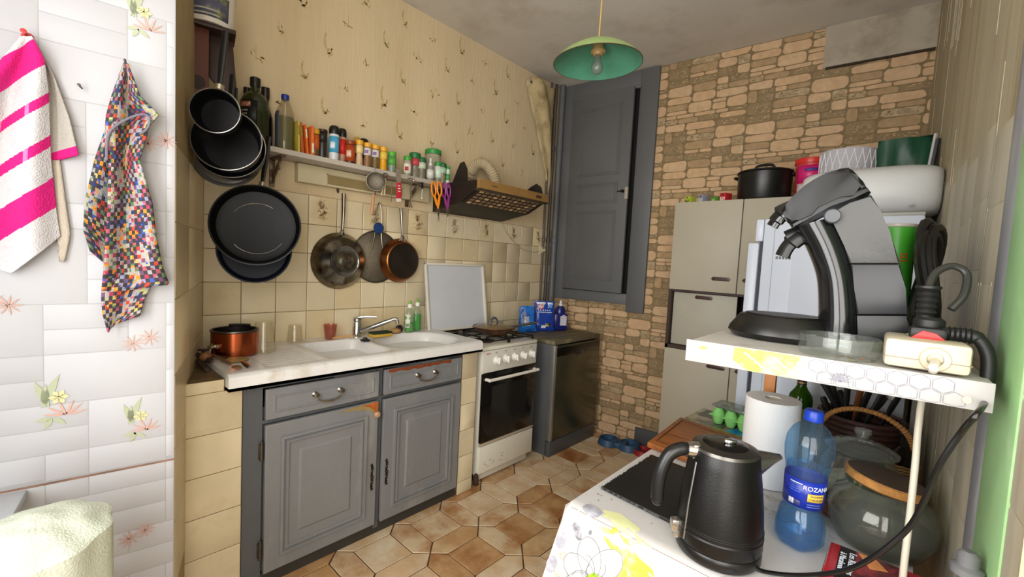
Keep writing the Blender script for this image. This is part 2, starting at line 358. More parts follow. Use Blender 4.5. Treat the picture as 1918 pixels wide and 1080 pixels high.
unit = stones(.53, .53); chips = []
for P, m in unit:
    if m in (4, 5, 6):
        cx = sum(p[0] for p in P)/len(P); cy = sum(p[1] for p in P)/len(P); wx = max(p[0] for p in P)-min(p[0] for p in P); wy = max(p[1] for p in P)-min(p[1] for p in P)
        for _ in range(int(5+wx*wy*3500)):
            chips.append((cx+rs.uniform(-.38, .38)*wx, cy+rs.uniform(-.36, .36)*wy, rs.uniform(.006, .022), rs.uniform(-.5, .9), rs.choice((0, 0, 5, 1))))
def blocked(x, y): return x > 1.86 and y > 2.6
for i in range(5):
    for j in range(-1, 7):
        ox = -.14+i*.53; oy = j*.53+(i % 2)*.20-.1
        for P, m in unit:
            Q = [(min(max(x+ox, -.05), 2.42), min(max(y+oy, .0), HC-.004)) for x, y in P]
            if max(q[0] for q in Q)-min(q[0] for q in Q) < .004 or max(q[1] for q in Q)-min(q[1] for q in Q) < .004: continue
            bw.poly([(x, y, .0007) for x, y in Q], m)
        for (x, y, l, a, m) in chips:
            if 0.02 < y+oy < HC-.03 and -.02 < x+ox < 2.4: leaf(bw, x+ox, y+oy, l, a, l*.3, m, .0013)
fin(bw, 'wall_back', stm, kind='structure', base=(0, 0, 0))
cp = MB(BM); cp.box(1.845, 2.42, 2.615, HC, 0, .012, 0); cp.box(1.86, 2.335, 2.606, 2.617, 0, .016, 1)
fin(cp, 'trim_3', [mat('aba08f', .9, var=.1, sc_=5, bump=.3, bsc=20, col2='8f8370'), mat('3a2e22', .9)], kind='structure', base=(0, 0, 0))
# rear and side walls behind the camera: window in the rear wall; right end and side wall added to block sky light
rr = MB(); rr.box(.3, .66, -.82, -.70, 0, HC); rr.box(2.3, 3.6, -.82, -.70, 0, HC); rr.box(3.5, 3.6, -.7, 1.6, 0, HC); rr.box(.66, 2.3, -.82, -.70, 0, .75); rr.box(.66, 2.3, -.82, -.70, 2.35, HC)
fin(rr, 'wall_rear', mat('d6d2c6', .7), kind='structure', base=(1.4, -.8, 0))
wn = MB()
for a, b, c_, d in ((.66, .72, .75, 2.35), (2.24, 2.3, .75, 2.35), (.72, 2.24, .75, .82), (.72, 2.24, 2.28, 2.35), (1.45, 1.51, .82, 2.28)): wn.box(a, b, -.79, -.74, c_, d, b=.004)
wo = fin(wn, 'window_1', mat('e6e6e2', .4), kind='structure', base=(1.48, -.77, .75))
sl = MB(); sl.box(.55, 2.35, -.70, -.62, .70, .74, b=.006); fin(sl, 'trim_4', mat('c9cdd2', .5, var=.06), kind='structure')
# near window ledge end seen at the left edge
ls = MB(TM); ls.box(-1.2, zt(52, 908)[0], .69, .712, .004, .16, 0, b=.004)
fin(ls, 'trim_5', mat('c3c6cc', .45, var=.08, col2='8b6f5a', lo=.6, hi=.75), kind='structure')
# grey casing and green door post on the right wall
gx = loc2(WM, RW(1853, 640)).x; gq = loc2(WM, RW(1905, 150)).x
gc = MB(WM); gc.box(gx, gx+.085, 0, 2.6, -.10, .003, 0, b=.001)
fin(gc, 'door_2', mat('85868a', .5, var=.08, col2='a3a39f', lo=.55, hi=.7, st=(1, 1, .3)), kind='structure')
gd = MB(WM); gd.box(gx+.085, gx+.25, 0, 2.6, -.10, .004, 0, b=.002)
fin(gd, 'door_3', mat('93bd83', .45, var=.07, sc_=5, col2='b4cfa5', lo=.55, hi=.7, bump=.25, bsc=25), kind='structure')
# ================================================================ BACK WALL: cupboard door, pipes, chase
gry = mat('5d5e5f', .5, var=.06, sc_=3, bump=.12, bsc=30); gryd = mat('3e3f40', .6, var=.1)
dk = MB(BM); dk.box(.13, .75, 1.14, 2.74, .001, .004, 0)  # black sheet paints the shade of the recess behind the ajar leaf
d1 = fin(dk, 'door_1', mat('0c0b0a', .9), kind='structure', base=BM @ V((.4, 1.1, 0)))
fm_ = MB(BM); fm_.box(.02, .15, 1.07, HC-.005, 0, .03, 0, b=.003); fm_.box(.72, .86, 1.02, HC-.005, 0, .03, 0, b=.003); fm_.box(.15, .72, 2.72, HC-.005, 0, .03, 0, b=.003); fm_.box(.15, .72, 1.07, 1.155, 0, .03, 0, b=.003); fm_.box(.14, .73, 2.715, 2.74, .03, .04, b=.003)
fin(fm_, 'door_frame', gry, d1)
ang = .075; DMx = BM @ T(.152, 0, .030) @ Matrix.Rotation(-ang, 4, 'Y')
lf = MB(DMx); W0, W1, Z0, Z1 = 0, .545, 1.16, 2.715
lf.box(W0, W1, Z0, Z1, -.012, .012, 0, b=.002)
for a, b, z0, z1 in ((.09, .46, 1.25, 1.80), (.09, .46, 1.86, 2.02), (.09, .46, 2.08, 2.62)):
    lf.box(a, b, z0, z1, .0, .0135, 0, b=.001)
    for q in range(2):
        o = q*.016; lf.box(a+o, b-o, z0+o, z0+o+.010, .012, .018, 0, b=.003); lf.box(a+o, b-o, z1-o-.010, z1-o, .012, .018, 0, b=.003); lf.box(a+o, a+o+.010, z0+o, z1-o, .012, .018, 0, b=.003); lf.box(b-o-.010, b-o, z0+o, z1-o, .012, .018, 0, b=.003)
fin(lf, 'door_leaf', gry, d1)
hd = MB(DMx); hd.lathe([(0, .012), (.012, .012), (.012, .016), (.004, .018), (.004, .03), (.009, .034), (.008, .042), (0, .044)], 12, T(.51, 1.94, 0)); hd.box(.47, .515, 1.934, 1.942, .034, .040, b=.002)
fin(hd, 'door_handle', mat('2b2a28', .4, 1), d1)
wn_ = MB(DMx); wn_.box(.527, .55, 1.88, 1.97, .002, .022, 0, b=.002); fin(wn_, 'latch_block', mat('a79f90', .6), d1)
pb = MB(BM); pb.box(.858, 1.3, .0, .135, 0, .02, b=.003); fin(pb, 'baseboard_back', mat('4c4d50', .6, var=.1), kind='structure')
for (x, y, r_, col, lab) in ((.062, 2.945, .024, '5f6062', 'thick grey painted pipe beside the grey cupboard door frame'), (.030, 2.90, .013, '474240', 'thin dark grey pipe in the corner, middle of the three pipes'), (.018, 2.85, .010, '5b5048', 'thinnest brownish pipe against the tiled wall in the corner')):
    m_ = MB(); m_.tube([(x, y, .0), (x, y, 1.4), (x, y, HC)], r_, 14)
    for z in (1.56, 2.33): m_.lathe([(r_+.0, -.02), (r_+.004, -.018), (r_+.004, .018), (r_, .02)], 14, T(x, y, z))
    fin(m_, 'pipe', mat(col, .5, var=.1), label=lab, cat='pipe', group='pipes in the corner')
# loose wallpaper over the chase
ch = MB(); zs = [1.95, 2.1, 2.3, 2.5, 2.62, 2.70, 2.76, 2.80]; yl = [2.86, 2.83, 2.74, 2.66, 2.60, 2.56, 2.55, 2.57]
def chf(u, v):
    t = v*(len(zs)-1); i = min(int(t), len(zs)-2); q = t-i; z = zs[i]*(1-q)+zs[i+1]*q; y0 = yl[i]*(1-q)+yl[i+1]*q
    y = y0+(2.90-y0)*u; bulge = .012+.075*(v**.7)*math.sin(PI*min(1, u*1.05))**.8*(1 if v < .96 else .7)
    return (bulge*(1+.25*math.sin(9*u+7*v))+.006*noise.noise(V((u*5, v*9, 0))), y, z+.02*math.sin(u*8)*v)
ch.grid(chf, 16, 26); fin(ch, 'trim_6', mat('b9a67c', .8, var=.12, bump=.4, col2='8f7a54'), kind='structure', solid=.003)
bs = MB(TO((.005, 2.575, 2.765), (1, 0, 0))); bs.lathe([(0, 0), (.035, 0), (.032, .02), (.022, .028), (.02, .022), (.0, .02)], 18); bs.lathe([(0, .024), (.012, .026), (.010, .034), (0, .036)], 12, None, 1)
fin(bs, 'wall_boss', [mat('b9a78a', .7, var=.2), mat('4a443c', .6)], label='small round plaster boss high on the wallpapered wall near the ceiling corner', cat='pipe stub')
# ================================================================ LAMP
LC = RD(1119, 118, 1.78); lz = LC.z
lp = thing('pendant_lamp', 'green enamel pendant lamp shade with bare bulb hanging from the ceiling', 'lamp', (LC.x, LC.y, lz))
m_ = MB(T(LC.x, LC.y, lz) @ Matrix.Rotation(.05, 4, 'X')); rS = .181
prf = [(.022, .083), (.05, .078), (.10, .060), (.15, .030), (rS-.004, .004), (rS, 0)]
m_.lathe(prf, 56); m_.lathe([(r-.002, z-.003) for r, z in prf], 56, None, 1)
m_.lathe([(rS, 0), (rS+.001, -.003), (rS-.002, -.003)], 56, None, 2)
fin(m_, 'lamp_shade', [mat('8fa868', .4, var=.1, sc_=8), mat('4f8f74', .45, var=.14, sc_=12, bump=.15), mat('4a3b2c', .7)], lp, kind='nofix', doubles=False)
m_ = MB(T(LC.x, LC.y, lz)); m_.lathe([(0, .10), (.012, .10), (.022, .085), (.023, .05), (.030, .048), (.030, .043), (.022, .041), (.018, .03), (0, .03)], 20)
fin(m_, 'socket', mat('b3935f', .5, var=.15), lp)
m_ = MB(T(LC.x, LC.y, lz)); m_.lathe([(.013, .032), (.014, .015), (.022, -.005), (.025, -.02), (.020, -.036), (.010, -.044), (0, -.046)], 20)
fin(m_, 'bulb', mat('c8ccc6', .05, trans=.7, var=0), lp)
m_ = MB(); m_.tube([(LC.x, LC.y, lz+.10), (LC.x+.004, LC.y, lz+.3), (LC.x, LC.y, HC)], .0035, 8); m_.lathe([(0, 0), (.04, 0), (.035, -.02), (0, -.03)], 16, T(LC.x, LC.y, HC-.0))
fin(m_, 'cord', mat('b0935e', .6), lp)
# ================================================================ SINK RUN
ZC = .898; CX = .551; CY0, CY1 = .425, 1.685
cb = thing('sink_countertop', 'white sink countertop with drainer and two basins on tiled supports', 'sink', (.3, 1.05, .84))
def sm(a, b, x): t = max(0, min(1, (x-a)/(b-a))); return t*t*(3-2*t)
def basin(x, y, x0, x1, y0, y1, dep, e=.02):
    return -dep*sm(x0, x0+e, x)*sm(x1, x1-e, x)*sm(y0, y0+e, y)*sm(y1, y1-e, y)
def ovl(x, y, cx, cy, rx, ry, dep):
    d = (abs((x-cx)/rx)**2.6+abs((y-cy)/ry)**2.6)**(1/2.6); return -dep*sm(1, .72, d)
def top(u, v):
    x = .004+(CX-.004)*u; y = CY0+(CY1-CY0)*v
    z = ZC+basin(x, y, .13, .50, .56, .80, .004, .02)+basin(x, y, .12, .50, .82, 1.13, .11, .05)+ovl(x, y, .315, 1.39, .205, .235, .15)
    if basin(x, y, .13, .50, .56, .80, 1) < -.9: z += .0015*math.sin(x*170)
    z -= .010*sm(.97, 1, u)
    return (x, y, z)
m_ = MB(); m_.grid(top, 60, 130)
N_ = 130
for k in range(1):
    m_.box(.004, CX, CY0, CY1, ZC-.062, ZC-.05, 0)
m_.grid(lambda u, v: (CX-.0, CY0+(CY1-CY0)*v, ZC-.010-.052*u), 2, 60); m_.grid(lambda u, v: (.004+(CX-.004)*v, CY0, ZC-.0-.062*u-.010*sm(.97, 1, v)*(1-u)), 2, 60); m_.grid(lambda u, v: (.004+(CX-.004)*v, CY1, ZC-.0-.062*u-.010*sm(.97, 1, v)*(1-u)), 2, 60)
fin(m_, 'basin_top', mat('dfdedb', .22, var=.03, sc_=6, col2='b5a88c', lo=.58, hi=.85), cb, sharp=50)
for y, z in ((1.0, ZC-.108), (1.39, ZC-.148)):
    m_ = MB(T(.32, y, z)); m_.lathe([(0, .002), (.018, .002), (.022, .004), (.03, .003), (.031, 0)], 20); fin(m_, 'drain', CHROME, cb)
# tiled supports
for nm, ya, yb in (('trim_7', .30, .482), ('trim_8', 1.575, 1.69)):
    m_ = MB(); m_.box(.0, .505, ya+(.01 if nm == 'trim_7' else 0), yb, 0, ZC-.065 if nm == 'trim_8' else ZC-.065, 0); m_.M = FR((.505, 0, 0), (0, 1, 0))
    for k in range(6):
        z1 = ZC-.066-k*.152
        tile(m_, ya, yb, max(0, z1-.152), z1, 1, base=0, g=.001)
    m_.M = ID
    if nm == 'trim_7': m_.box(.0, .505, .30, CY0-.002, ZC-.065, ZC-.022, 0); m_.M = FR((.505, 0, 0), (0, 1, 0)); tile(m_, .30, CY0-.002, ZC-.066, ZC-.022, 1, base=0, g=.001); m_.M = FR((0, .44, ZC-.022), (1, 0, 0), (0, -1, 0), (0, 0, 1)); tile(m_, .36, .505, .02, .14, 1, g=.001); tile(m_, .20, .36, .02, .14, 1, g=.001)
    fin(m_, nm, [grout, mat('d8caa9', .35, var=.06, sc_=6, col2='c4b084', lo=.55, hi=.8, bump=.15, bsc=25)], kind='structure', base=(.25, ya, 0))
# grey cabinet
grc = mat('7c7d7e', .42, var=.08, sc_=5, col2='93928b', lo=.55, hi=.75, bump=.3, bsc=40, st=(1, 1, .35)); grs = mat('55575a', .5, var=.1, sc_=5, st=(1, 1, .3), bump=.25, bsc=40)
KY0, KY1, KX = .485, 1.572, .50
cab = thing('sink_cabinet', 'worn grey painted wooden cabinet under the white sink counter', 'cabinet', (.25, 1.03, 0))
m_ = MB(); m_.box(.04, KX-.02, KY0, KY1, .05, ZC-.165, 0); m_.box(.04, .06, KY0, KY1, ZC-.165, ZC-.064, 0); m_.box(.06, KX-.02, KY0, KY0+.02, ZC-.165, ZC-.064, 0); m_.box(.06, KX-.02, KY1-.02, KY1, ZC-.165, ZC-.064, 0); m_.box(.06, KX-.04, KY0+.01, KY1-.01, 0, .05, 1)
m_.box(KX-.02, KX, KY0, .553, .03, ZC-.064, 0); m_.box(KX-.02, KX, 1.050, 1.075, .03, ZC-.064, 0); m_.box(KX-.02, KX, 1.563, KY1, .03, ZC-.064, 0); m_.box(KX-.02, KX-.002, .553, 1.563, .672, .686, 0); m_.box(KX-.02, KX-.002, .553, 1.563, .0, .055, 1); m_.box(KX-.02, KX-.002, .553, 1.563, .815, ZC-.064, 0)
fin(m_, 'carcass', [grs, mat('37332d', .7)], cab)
def panel_front(ya, yb, za, zb, name, deep, raised):
    M_ = FR((KX, 0, 0), (0, 1, 0)); b = MB(M_)
    b.box(ya, yb, za, zb, 0, .018, 0, b=.003)
    fr = deep
    if raised:
        rings = [(0, .018), (.003, .028), (.012, .029), (.015, .018), (.020, .017), (.024, .027), (.032, .026), (.037, .006), (.054, .004), (.082, .024), (.087, .024)]
    else: rings = [(0, .018), (.003, .023), (.008, .022), (.013, .010), (.018, .009), (.03, .015), (.035, .015)]
    prev = None
    for o, h in rings:
        r_ = b.vs([(ya+fr+o, za+fr+o, h), (yb-fr-o, za+fr+o, h), (yb-fr-o, zb-fr-o, h), (ya+fr+o, zb-fr-o, h)])
        if prev:
            for i in range(4): b.f([prev[i], prev[(i+1) % 4], r_[(i+1) % 4], r_[i]])
        prev = r_
    b.f(prev)
    return fin(b, name, grc, cab, sharp=22), M_
bare = mat('7c3d1e', .6, var=.25, sc_=30); rust = mat('b3622a', .55, var=.25, sc_=20, col2='8a3d14'); ochre = mat('8f7a4e', .6, var=.2, sc_=25)
def blotch(mb, pts, m, z): mb.poly([(a, b, z) for a, b in pts], m)
for (ya, yb, lab) in ((.560, 1.048, None), (1.078, 1.562, 'right drawer with bare red brown wood along its top edge')):
    dr, M_ = panel_front(ya, yb, .690, .812, 'drawer', .026, False)
    if lab:
        dr['label'] = lab; b = MB(M_); rr2 = random.Random(5); xs = [ya+.02+(yb-ya-.1)*i/16 for i in range(17)]
        blotch(b, [(x, .8105+rr2.uniform(-.0005, .0005)) for x in xs]+[(x, .7945+rr2.uniform(-.004, .004)) for x in xs[::-1]], 0, .0188); fin(b, 'bare_wood_patch', bare, dr, label='bare red brown wood')
    cy = (ya+yb)/2; s = .055; b = MB(M_)
    for q in (-1, 1): b.lathe([(.012, .014), (.013, .018), (.007, .024), (.011, .030), (.010, .038), (0, .041)], 14, T(cy+q*s, .758, 0))
    b.tube(spline([(cy-s, .755, .034), (cy-s+.008, .736, .036), (cy-.02, .727, .038), (cy, .726, .040), (cy+.02, .727, .038), (cy+s-.008, .736, .036), (cy+s, .755, .034)], 4), [.0035]*8+[.005]*8+[.0035]*9, 8)
    fin(b, 'handle', mat('a7a19a', .22, 1, var=.15), dr)
for k, (ya, yb) in enumerate(((.560, 1.048), (1.078, 1.562))):
    dr, M_ = panel_front(ya, yb, .060, .668, 'door', .055, True)
    b = MB(M_); cy = yb-.024 if k == 0 else ya+.024; rr2 = random.Random(k)
    for q in range(7): b.tube([(cy+.006*math.sin(q*2+t*1.1)*(1-.0*t), .30+q*.0175-.06+t*.0035, .0185+.003*math.sin(t*.6)) for t in range(7)], .0028, 6)
    b.box(cy-.004, cy+.004, .24, .37, .017, .0205, 0, b=.001); b.ball((cy, .305, .024), .006, .010, .006)
    fin(b, 'escutcheon', mat('37322b', .4, .8, var=.3), dr)
    if k == 0:
        b = MB(M_); Y = 1.048
        blotch(b, [(Y-.20, .655), (Y-.12, .664), (Y-.001, .667), (Y-.001, .60), (Y-.012, .585), (Y-.02, .61), (Y-.045, .632), (Y-.1, .645)], 1, .0184)
        blotch(b, [(Y-.085, .661), (Y-.001, .667), (Y-.001, .615), (Y-.010, .604), (Y-.022, .63), (Y-.045, .648)], 0, .0188)
        fin(b, 'rust_stain', [rust, ochre], dr, label='orange rust stain')
        b = MB(M_ @ T(Y-.016, .612, 0)); b.lathe([(.007, .018), (.006, .028), (.013, .033), (.015, .041), (.010, .047), (0, .049)], 16); fin(b, 'knob', mat('b08a6a', .35, var=.1), dr)
        for z in (.16, .565): b = MB(M_); b.tube([(ya-.012, z-.035, .012), (ya-.012, z+.035, .012)], .007, 8); b.box(ya-.020, ya-.004, z-.03, z+.03, -.001, .008, b=.001); b.ball((ya-.012, z+.038, .012), .006); fin(b, 'hinge', mat('5b5348', .45, .8), dr)
# faucet
FB = RZ(667, 634, ZC); FB = V((.085, FB.y+.03, ZC-.002))
fc = thing('kitchen_faucet', 'chrome single lever mixer tap behind the sink basins', 'faucet', FB)
m_ = MB(T(*FB)); m_.lathe([(0, 0), (.028, 0), (.028, .006), (.024, .01), (.023, .085), (.020, .09), (.023, .094), (.023, .105), (.016, .112), (0, .114)], 24); fin(m_, 'faucet_body', CHROME, fc)
m_ = MB(T(*FB)); m_.tube(spline([(.01, .01, .035), (.06, .06, .062), (.115, .13, .098), (.13, .155, .108), (.138, .170, .104)], 6), [.013]*12+[.011]*13, 14); m_.tube([(.136, .166, .106), (.138, .170, .082)], .011, 12); fin(m_, 'spout', CHROME, fc)
m_ = MB(T(*FB)); m_.tube([(0, 0, .108), (.035, .04, .116), (.065, .082, .114)], [.009, .007, .008], 10, flat=.7); fin(m_, 'lever', CHROME, fc)
# ---- small things on the counter
def lathe_thing(name, label, cat, P, prof, mats, sc=1, seg=28, group=None, mf=None, parts=()):
    m_ = MB(T(*P)); m_.lathe([(r*sc, z*sc) for r, z in prof], seg, None, None, mf); return fin(m_, name, mats, label=label, cat=cat, group=group, base=P)
def onc(px, py): p = RZ(px, py, ZC); return V((min(max(p.x, .04), .5), p.y, ZC+.001))
# copper saucepan, lying upside down beside the wall
P = onc(442, 670); P = V((.17, .585, ZC+.001)); P = RZ(440, 662, ZC+.001)
cs = thing('copper_saucepan', 'small copper coloured saucepan with dark rim on the left end of the sink drainer', 'saucepan', P)
s = SC(P); r_ = 41*s*.93; h_ = 46*s
m_ = MB(T(*P)); m_.lathe([(0, 0), (r_*.94, 0), (r_, .006), (r_, h_-.006), (r_+.003, h_-.002), (r_+.002, h_)], 40); m_.lathe([(r_+.002, h_), (r_-.004, h_), (r_-.004, .008), (0, .008)], 40, None, 1)
fin(m_, 'pan_body', [mat('a2512f', .22, 1, var=.12, sc_=14), mat('2a2422', .4, .6)], cs)
m_ = MB(T(*P)); m_.lathe([(r_+.001, h_-.006), (r_+.004, h_-.003), (r_+.002, h_+.003), (r_-.005, h_+.002)], 40); fin(m_, 'rim', mat('6b615b', .3, 1), cs)
m_ = MB(T(*P) @ RZm(math.atan2(-.9, .45))); m_.box(r_-.002, r_+.012, -.022, .022, h_*.38, h_*.55, b=.003); m_.box(r_+.006, r_+.030, -.012, .012, h_*.40, h_*.52, b=.003); m_.tube([(r_+.022, 0, h_*.44), (r_+.03, 0, h_*.2), (r_+.026, .006, h_*.1)], .004, 6); fin(m_, 'handle_bracket', mat('b9b2a2', .3, 1, var=.2), cs)
m_ = MB(T(*P)); m_.tube([(r_*math.cos(a)*1.0, r_*math.sin(a)*1.0, h_+.006) for a in [2.2+.12*i for i in range(9)]], .006, 8); fin(m_, 'lid_edge', mat('201c1a', .5), cs)
# utensils lying around it
def uten(label, pts, r, m, name, cat, blade=None):
    P0 = V(pts[0]); t = thing(name, label, cat, P0); q = MB(); q.tube(spline(pts[:2]+[pts[2]] if len(pts) == 3 else pts, 4), r, 8, flat=.5); fin(q, 'handle', m, t); return t
W1 = mat('6a4b32', .6, var=.2, sc_=20); W2 = mat('3b2a20', .6, var=.2)
def onp(px, py, z): p = RZ(px, py, z); return (p.x, p.y, p.z)
z0 = ZC+.006
t = thing('wooden_spoon', 'brown wooden spoon lying in front of the copper saucepan over the drainer edge', 'spoon', onp(395, 668, z0))
m_ = MB(); m_.tube([onp(395, 663, z0+.012), onp(420, 674, z0+.008), onp(432, 681, z0+.004)], [.004, .005, .006], 8); fin(m_, 'handle', W1, t)
m_ = MB(TO(V(onp(443, 687, z0+.004)), (0, 0, 1), V(onp(455, 693, z0))-V(onp(430, 680, z0)))); m_.ball((0, 0, 0), .016, .027, .005); fin(m_, 'bowl', mat('7a5a3c', .6, var=.2), t)
t = thing('table_knife', 'steel knife with dark handle tucked under the copper saucepan', 'knife', onp(410, 664, z0))
m_ = MB(); a, b = V(onp(378, 658, z0+.02)), V(onp(425, 672, z0)); m_.tube([a, (a+b)/2, b], .006, 8, flat=.5); fin(m_, 'handle', W2, t)
m_ = MB(); a, b = V(onp(452, 676, z0)), V(onp(466, 687, z0)); m_.tube([a, (a+b)/2, b], [.004, .009, .007], 8, flat=.25); fin(m_, 'blade', mat('8f8a84', .25, 1), t)
t = thing('kitchen_whisk', 'dark brown utensil with scraper head leaning in the counter corner', 'utensil', onp(375, 672, z0))
m_ = MB(); m_.tube([onp(368, 662, ZC+.028), onp(385, 672, ZC-.002), onp(398, 676, ZC+.012)], [.010, .014, .008], 8, flat=.6); m_.tube([onp(372, 676, ZC-.003), onp(388, 692, ZC-.008)], .008, 8); fin(m_, 'handle', W2, t)
m_ = MB(T(*onp(385, 668, ZC+.012))); m_.ball((0, 0, 0), .016, .022, .02); fin(m_, 'head', mat('8a5a34', .5, var=.3), t)
m_ = MB(); m_.tube([onp(368, 655, ZC+.03), onp(400, 655, ZC+.028)], .005, 6); fin(m_, 'wire', W2, t)
t = thing('mesh_skimmer', 'yellowish flat skimmer plate under the copper saucepan', 'utensil', onp(440, 675, ZC))
m_ = MB(T(*onp(440, 674, ZC+.003))); m_.lathe([(0, 0), (.045, 0), (.05, .003), (.046, .004), (0, .002)], 24); fin(m_, 'plate', mat('a8935c', .5), t)
# glasses
gl = mat('fbf9f3', .04, trans=.96, var=0, ior=1.25)
def glass(px, py, top_, wt_, wb_, name, lab, m, flip=False, cat='glass'):
    P = RZ(px, py, ZC+.0015); P = V((max(P.x, .05), P.y, ZC+.0015)); s = SC(P); h = (py-top_)*s*.93; a, b = wt_/2*s, wb_/2*s
    q = MB(T(*P)); pr = [(0, 0), (b*.9, 0), (b, .004), ((a+b)/2, h/2), (a, h)]; q.lathe(pr, 24); q.lathe([(a, h), (a-.0018, h), ((a+b)/2-.002, h/2), (b-.003, .010), (0, .010)], 24)
    for k in range(0): pass
    return fin(q, name, m, label=lab, cat=cat, base=P, group='glasses upside down on the drainer')
glass(494, 658, 597, 30, 40, 'drinking_glass', 'tall ridged clear glass standing behind the copper saucepan', gl)
glass(552, 640, 605, 22, 28, 'drinking_glass', 'short clear glass between the tall ridged glass and the pink tumbler', gl)
glass(618, 634, 605, 24, 18, 'drinking_glass', 'pinkish tinted tumbler beside the tap', mat('ebc6b4', .08, trans=.88, var=0, ior=1.25))
# toothbrush / scrub brush, sponges, scourer
P = onc(645, 632)
q = MB(); q.tube([onp(622, 633, ZC+.008), onp(650, 629, ZC+.012), onp(662, 630, ZC+.012)], [.004, .005, .006], 8); q.box(-.012, .012, -.008, .008, 0, .012, 1, M=T(*onp(660, 632, ZC)), b=.002)
fin(q, 'dish_brush', [mat('c99a5c', .5), mat('e0d8c8', .5)], label='slim tan and white dish brush lying between pink tumbler and tap', cat='brush')
q = MB(T(.14, FB.y+.115, ZC)); q.box(-.03, .03, -.06, .06, 0, .018, 0, b=.005); sp = thing('kitchen_sponge', 'yellow sponge with dark green scouring side beside the tap', 'sponge', (.14, FB.y+.115, ZC)); fin(q, 'foam', mat('c9a23c', .9, bump=.6, bsc=200), sp)
q = MB(T(.14, FB.y+.115, ZC)); q.box(-.031, .031, -.061, .061, .018, .028, 0, b=.004); fin(q, 'scouring_side', mat('1f3322', .95, bump=.8, bsc=250), sp)
Q = RZ(735, 622, ZC+.002); q = MB(T(.10, Q.y, ZC)); q.ball((0, 0, .016), .028, .034, .016); fin(q, 'round_sponge', mat('b08a55', .9, var=.2, bump=.6, bsc=150), label='round tan sponge between the green sponge and the steel scourer', cat='sponge')
Q = RZ(747, 622, ZC+.002); q = MB(T(.09, Q.y, ZC+.024)); rr2 = random.Random(2)
for k in range(26):
    a, b_ = rr2.uniform(0, PI), rr2.uniform(0, PI); M_ = Matrix.Rotation(a, 4, 'X') @ Matrix.Rotation(b_, 4, 'Y'); rad = rr2.uniform(.014, .024); q.tube([(rad*math.cos(t*.63), rad*math.sin(t*.63), .004*math.sin(t*2)) for t in range(10)], .0022, 5, closed=True, M=M_)
fin(q, 'steel_scourer', mat('4a4742', .35, .8, var=.4), label='dark curly steel scourer beside the green soap bottles', cat='scourer')
q = MB(); D_ = V(onp(684, 638, ZC+.002)); q.lathe([(0, 0), (.024, 0), (.026, .006), (.012, .010), (.010, .018), (0, .02)], 18, T(*D_)); fin(q, 'sink_plug', RUBBER, label='black rubber sink plug lying on the rim in front of the tap', cat='plug')
# soap bottles
def soap(px, py, x, colr, lab, level):
    P = V((x, RX(px, py, x).y, ZC+.001)); s = SC(P); t = thing('dish_soap_bottle', lab, 'bottle', P, 'dish soap bottles by the sink'); h = 58*s
    q = MB(T(*P) @ Matrix.Diagonal((.75, 1, 1, 1))); q.lathe([(0, 0), (.028, 0), (.031, .006), (.028, h*.3), (.030, h*.5), (.026, h*.66), (.014, h*.76), (.012, h*.78)], 24); fin(q, 'bottle_body', mat('eff6ef', .08, trans=.9, var=0, ior=1.2), t)
    q = MB(T(*P) @ Matrix.Diagonal((.73, .97, 1, 1))); q.lathe([(0, .003), (.027, .003), (.029, .008), (.026, h*.3), (.027, h*level), (0, h*level)], 24); fin(q, 'liquid', mat(colr, .1, trans=.3, var=.05), t)
    q = MB(T(*P)); q.lathe([(.012, h*.78), (.014, h*.79), (.014, h*.90), (.009, h*.91)], 16); fin(q, 'cap', WHITE, t)
    q = MB(T(*P)); q.lathe([(.009, h*.91), (.008, h*1.0), (0, h*1.0)], 14); fin(q, 'nozzle', mat('6fae3c', .4), t)
    return t, P, h
t, P, h = soap(767, 600, .10, '58b040', 'dish soap bottle with white front label, nearest the tap', .2)
q = MB(T(*P)); q.lathe([(.0305, h*.15), (.0305, h*.58)], 8, Matrix.Diagonal((.78, 1.03, 1, 1)), 0, None, -1.7, -.3); fin(q, 'front_label', mat('dfe3d6', .4, col2='4d9a3c', sc_=60, lo=.5, hi=.55), t, solid=.001)
t, P, h = soap(781, 598, .07, '2fae2c', 'dish soap bottle half full of bright green liquid beside the white tray', .52)
# white enamel tray against the wall
a, b_ = .0385, .0
q = MB(); TRM = TO((.075, 1.905, .878), V((1, 0, .16)), (0, 0, 1)); q.M = TRM; hw, hh = .262, .452
q.box(-hw, hw, 0, hh, 0, .006, 0); 
for (x0, x1, y0, y1) in ((-hw, -hw+.016, 0, hh), (hw-.016, hw, 0, hh), (-hw, hw, hh-.016, hh), (-hw, hw, 0, .016)): q.box(x0, x1, y0, y1, .0, .020, 1, b=.004)
fin(q, 'white_tray', [mat('c9ccd2', .3, var=.02), mat('d9d4c4', .35, var=.05)], label='large white rimmed tray standing upright behind the gas stove', cat='tray')
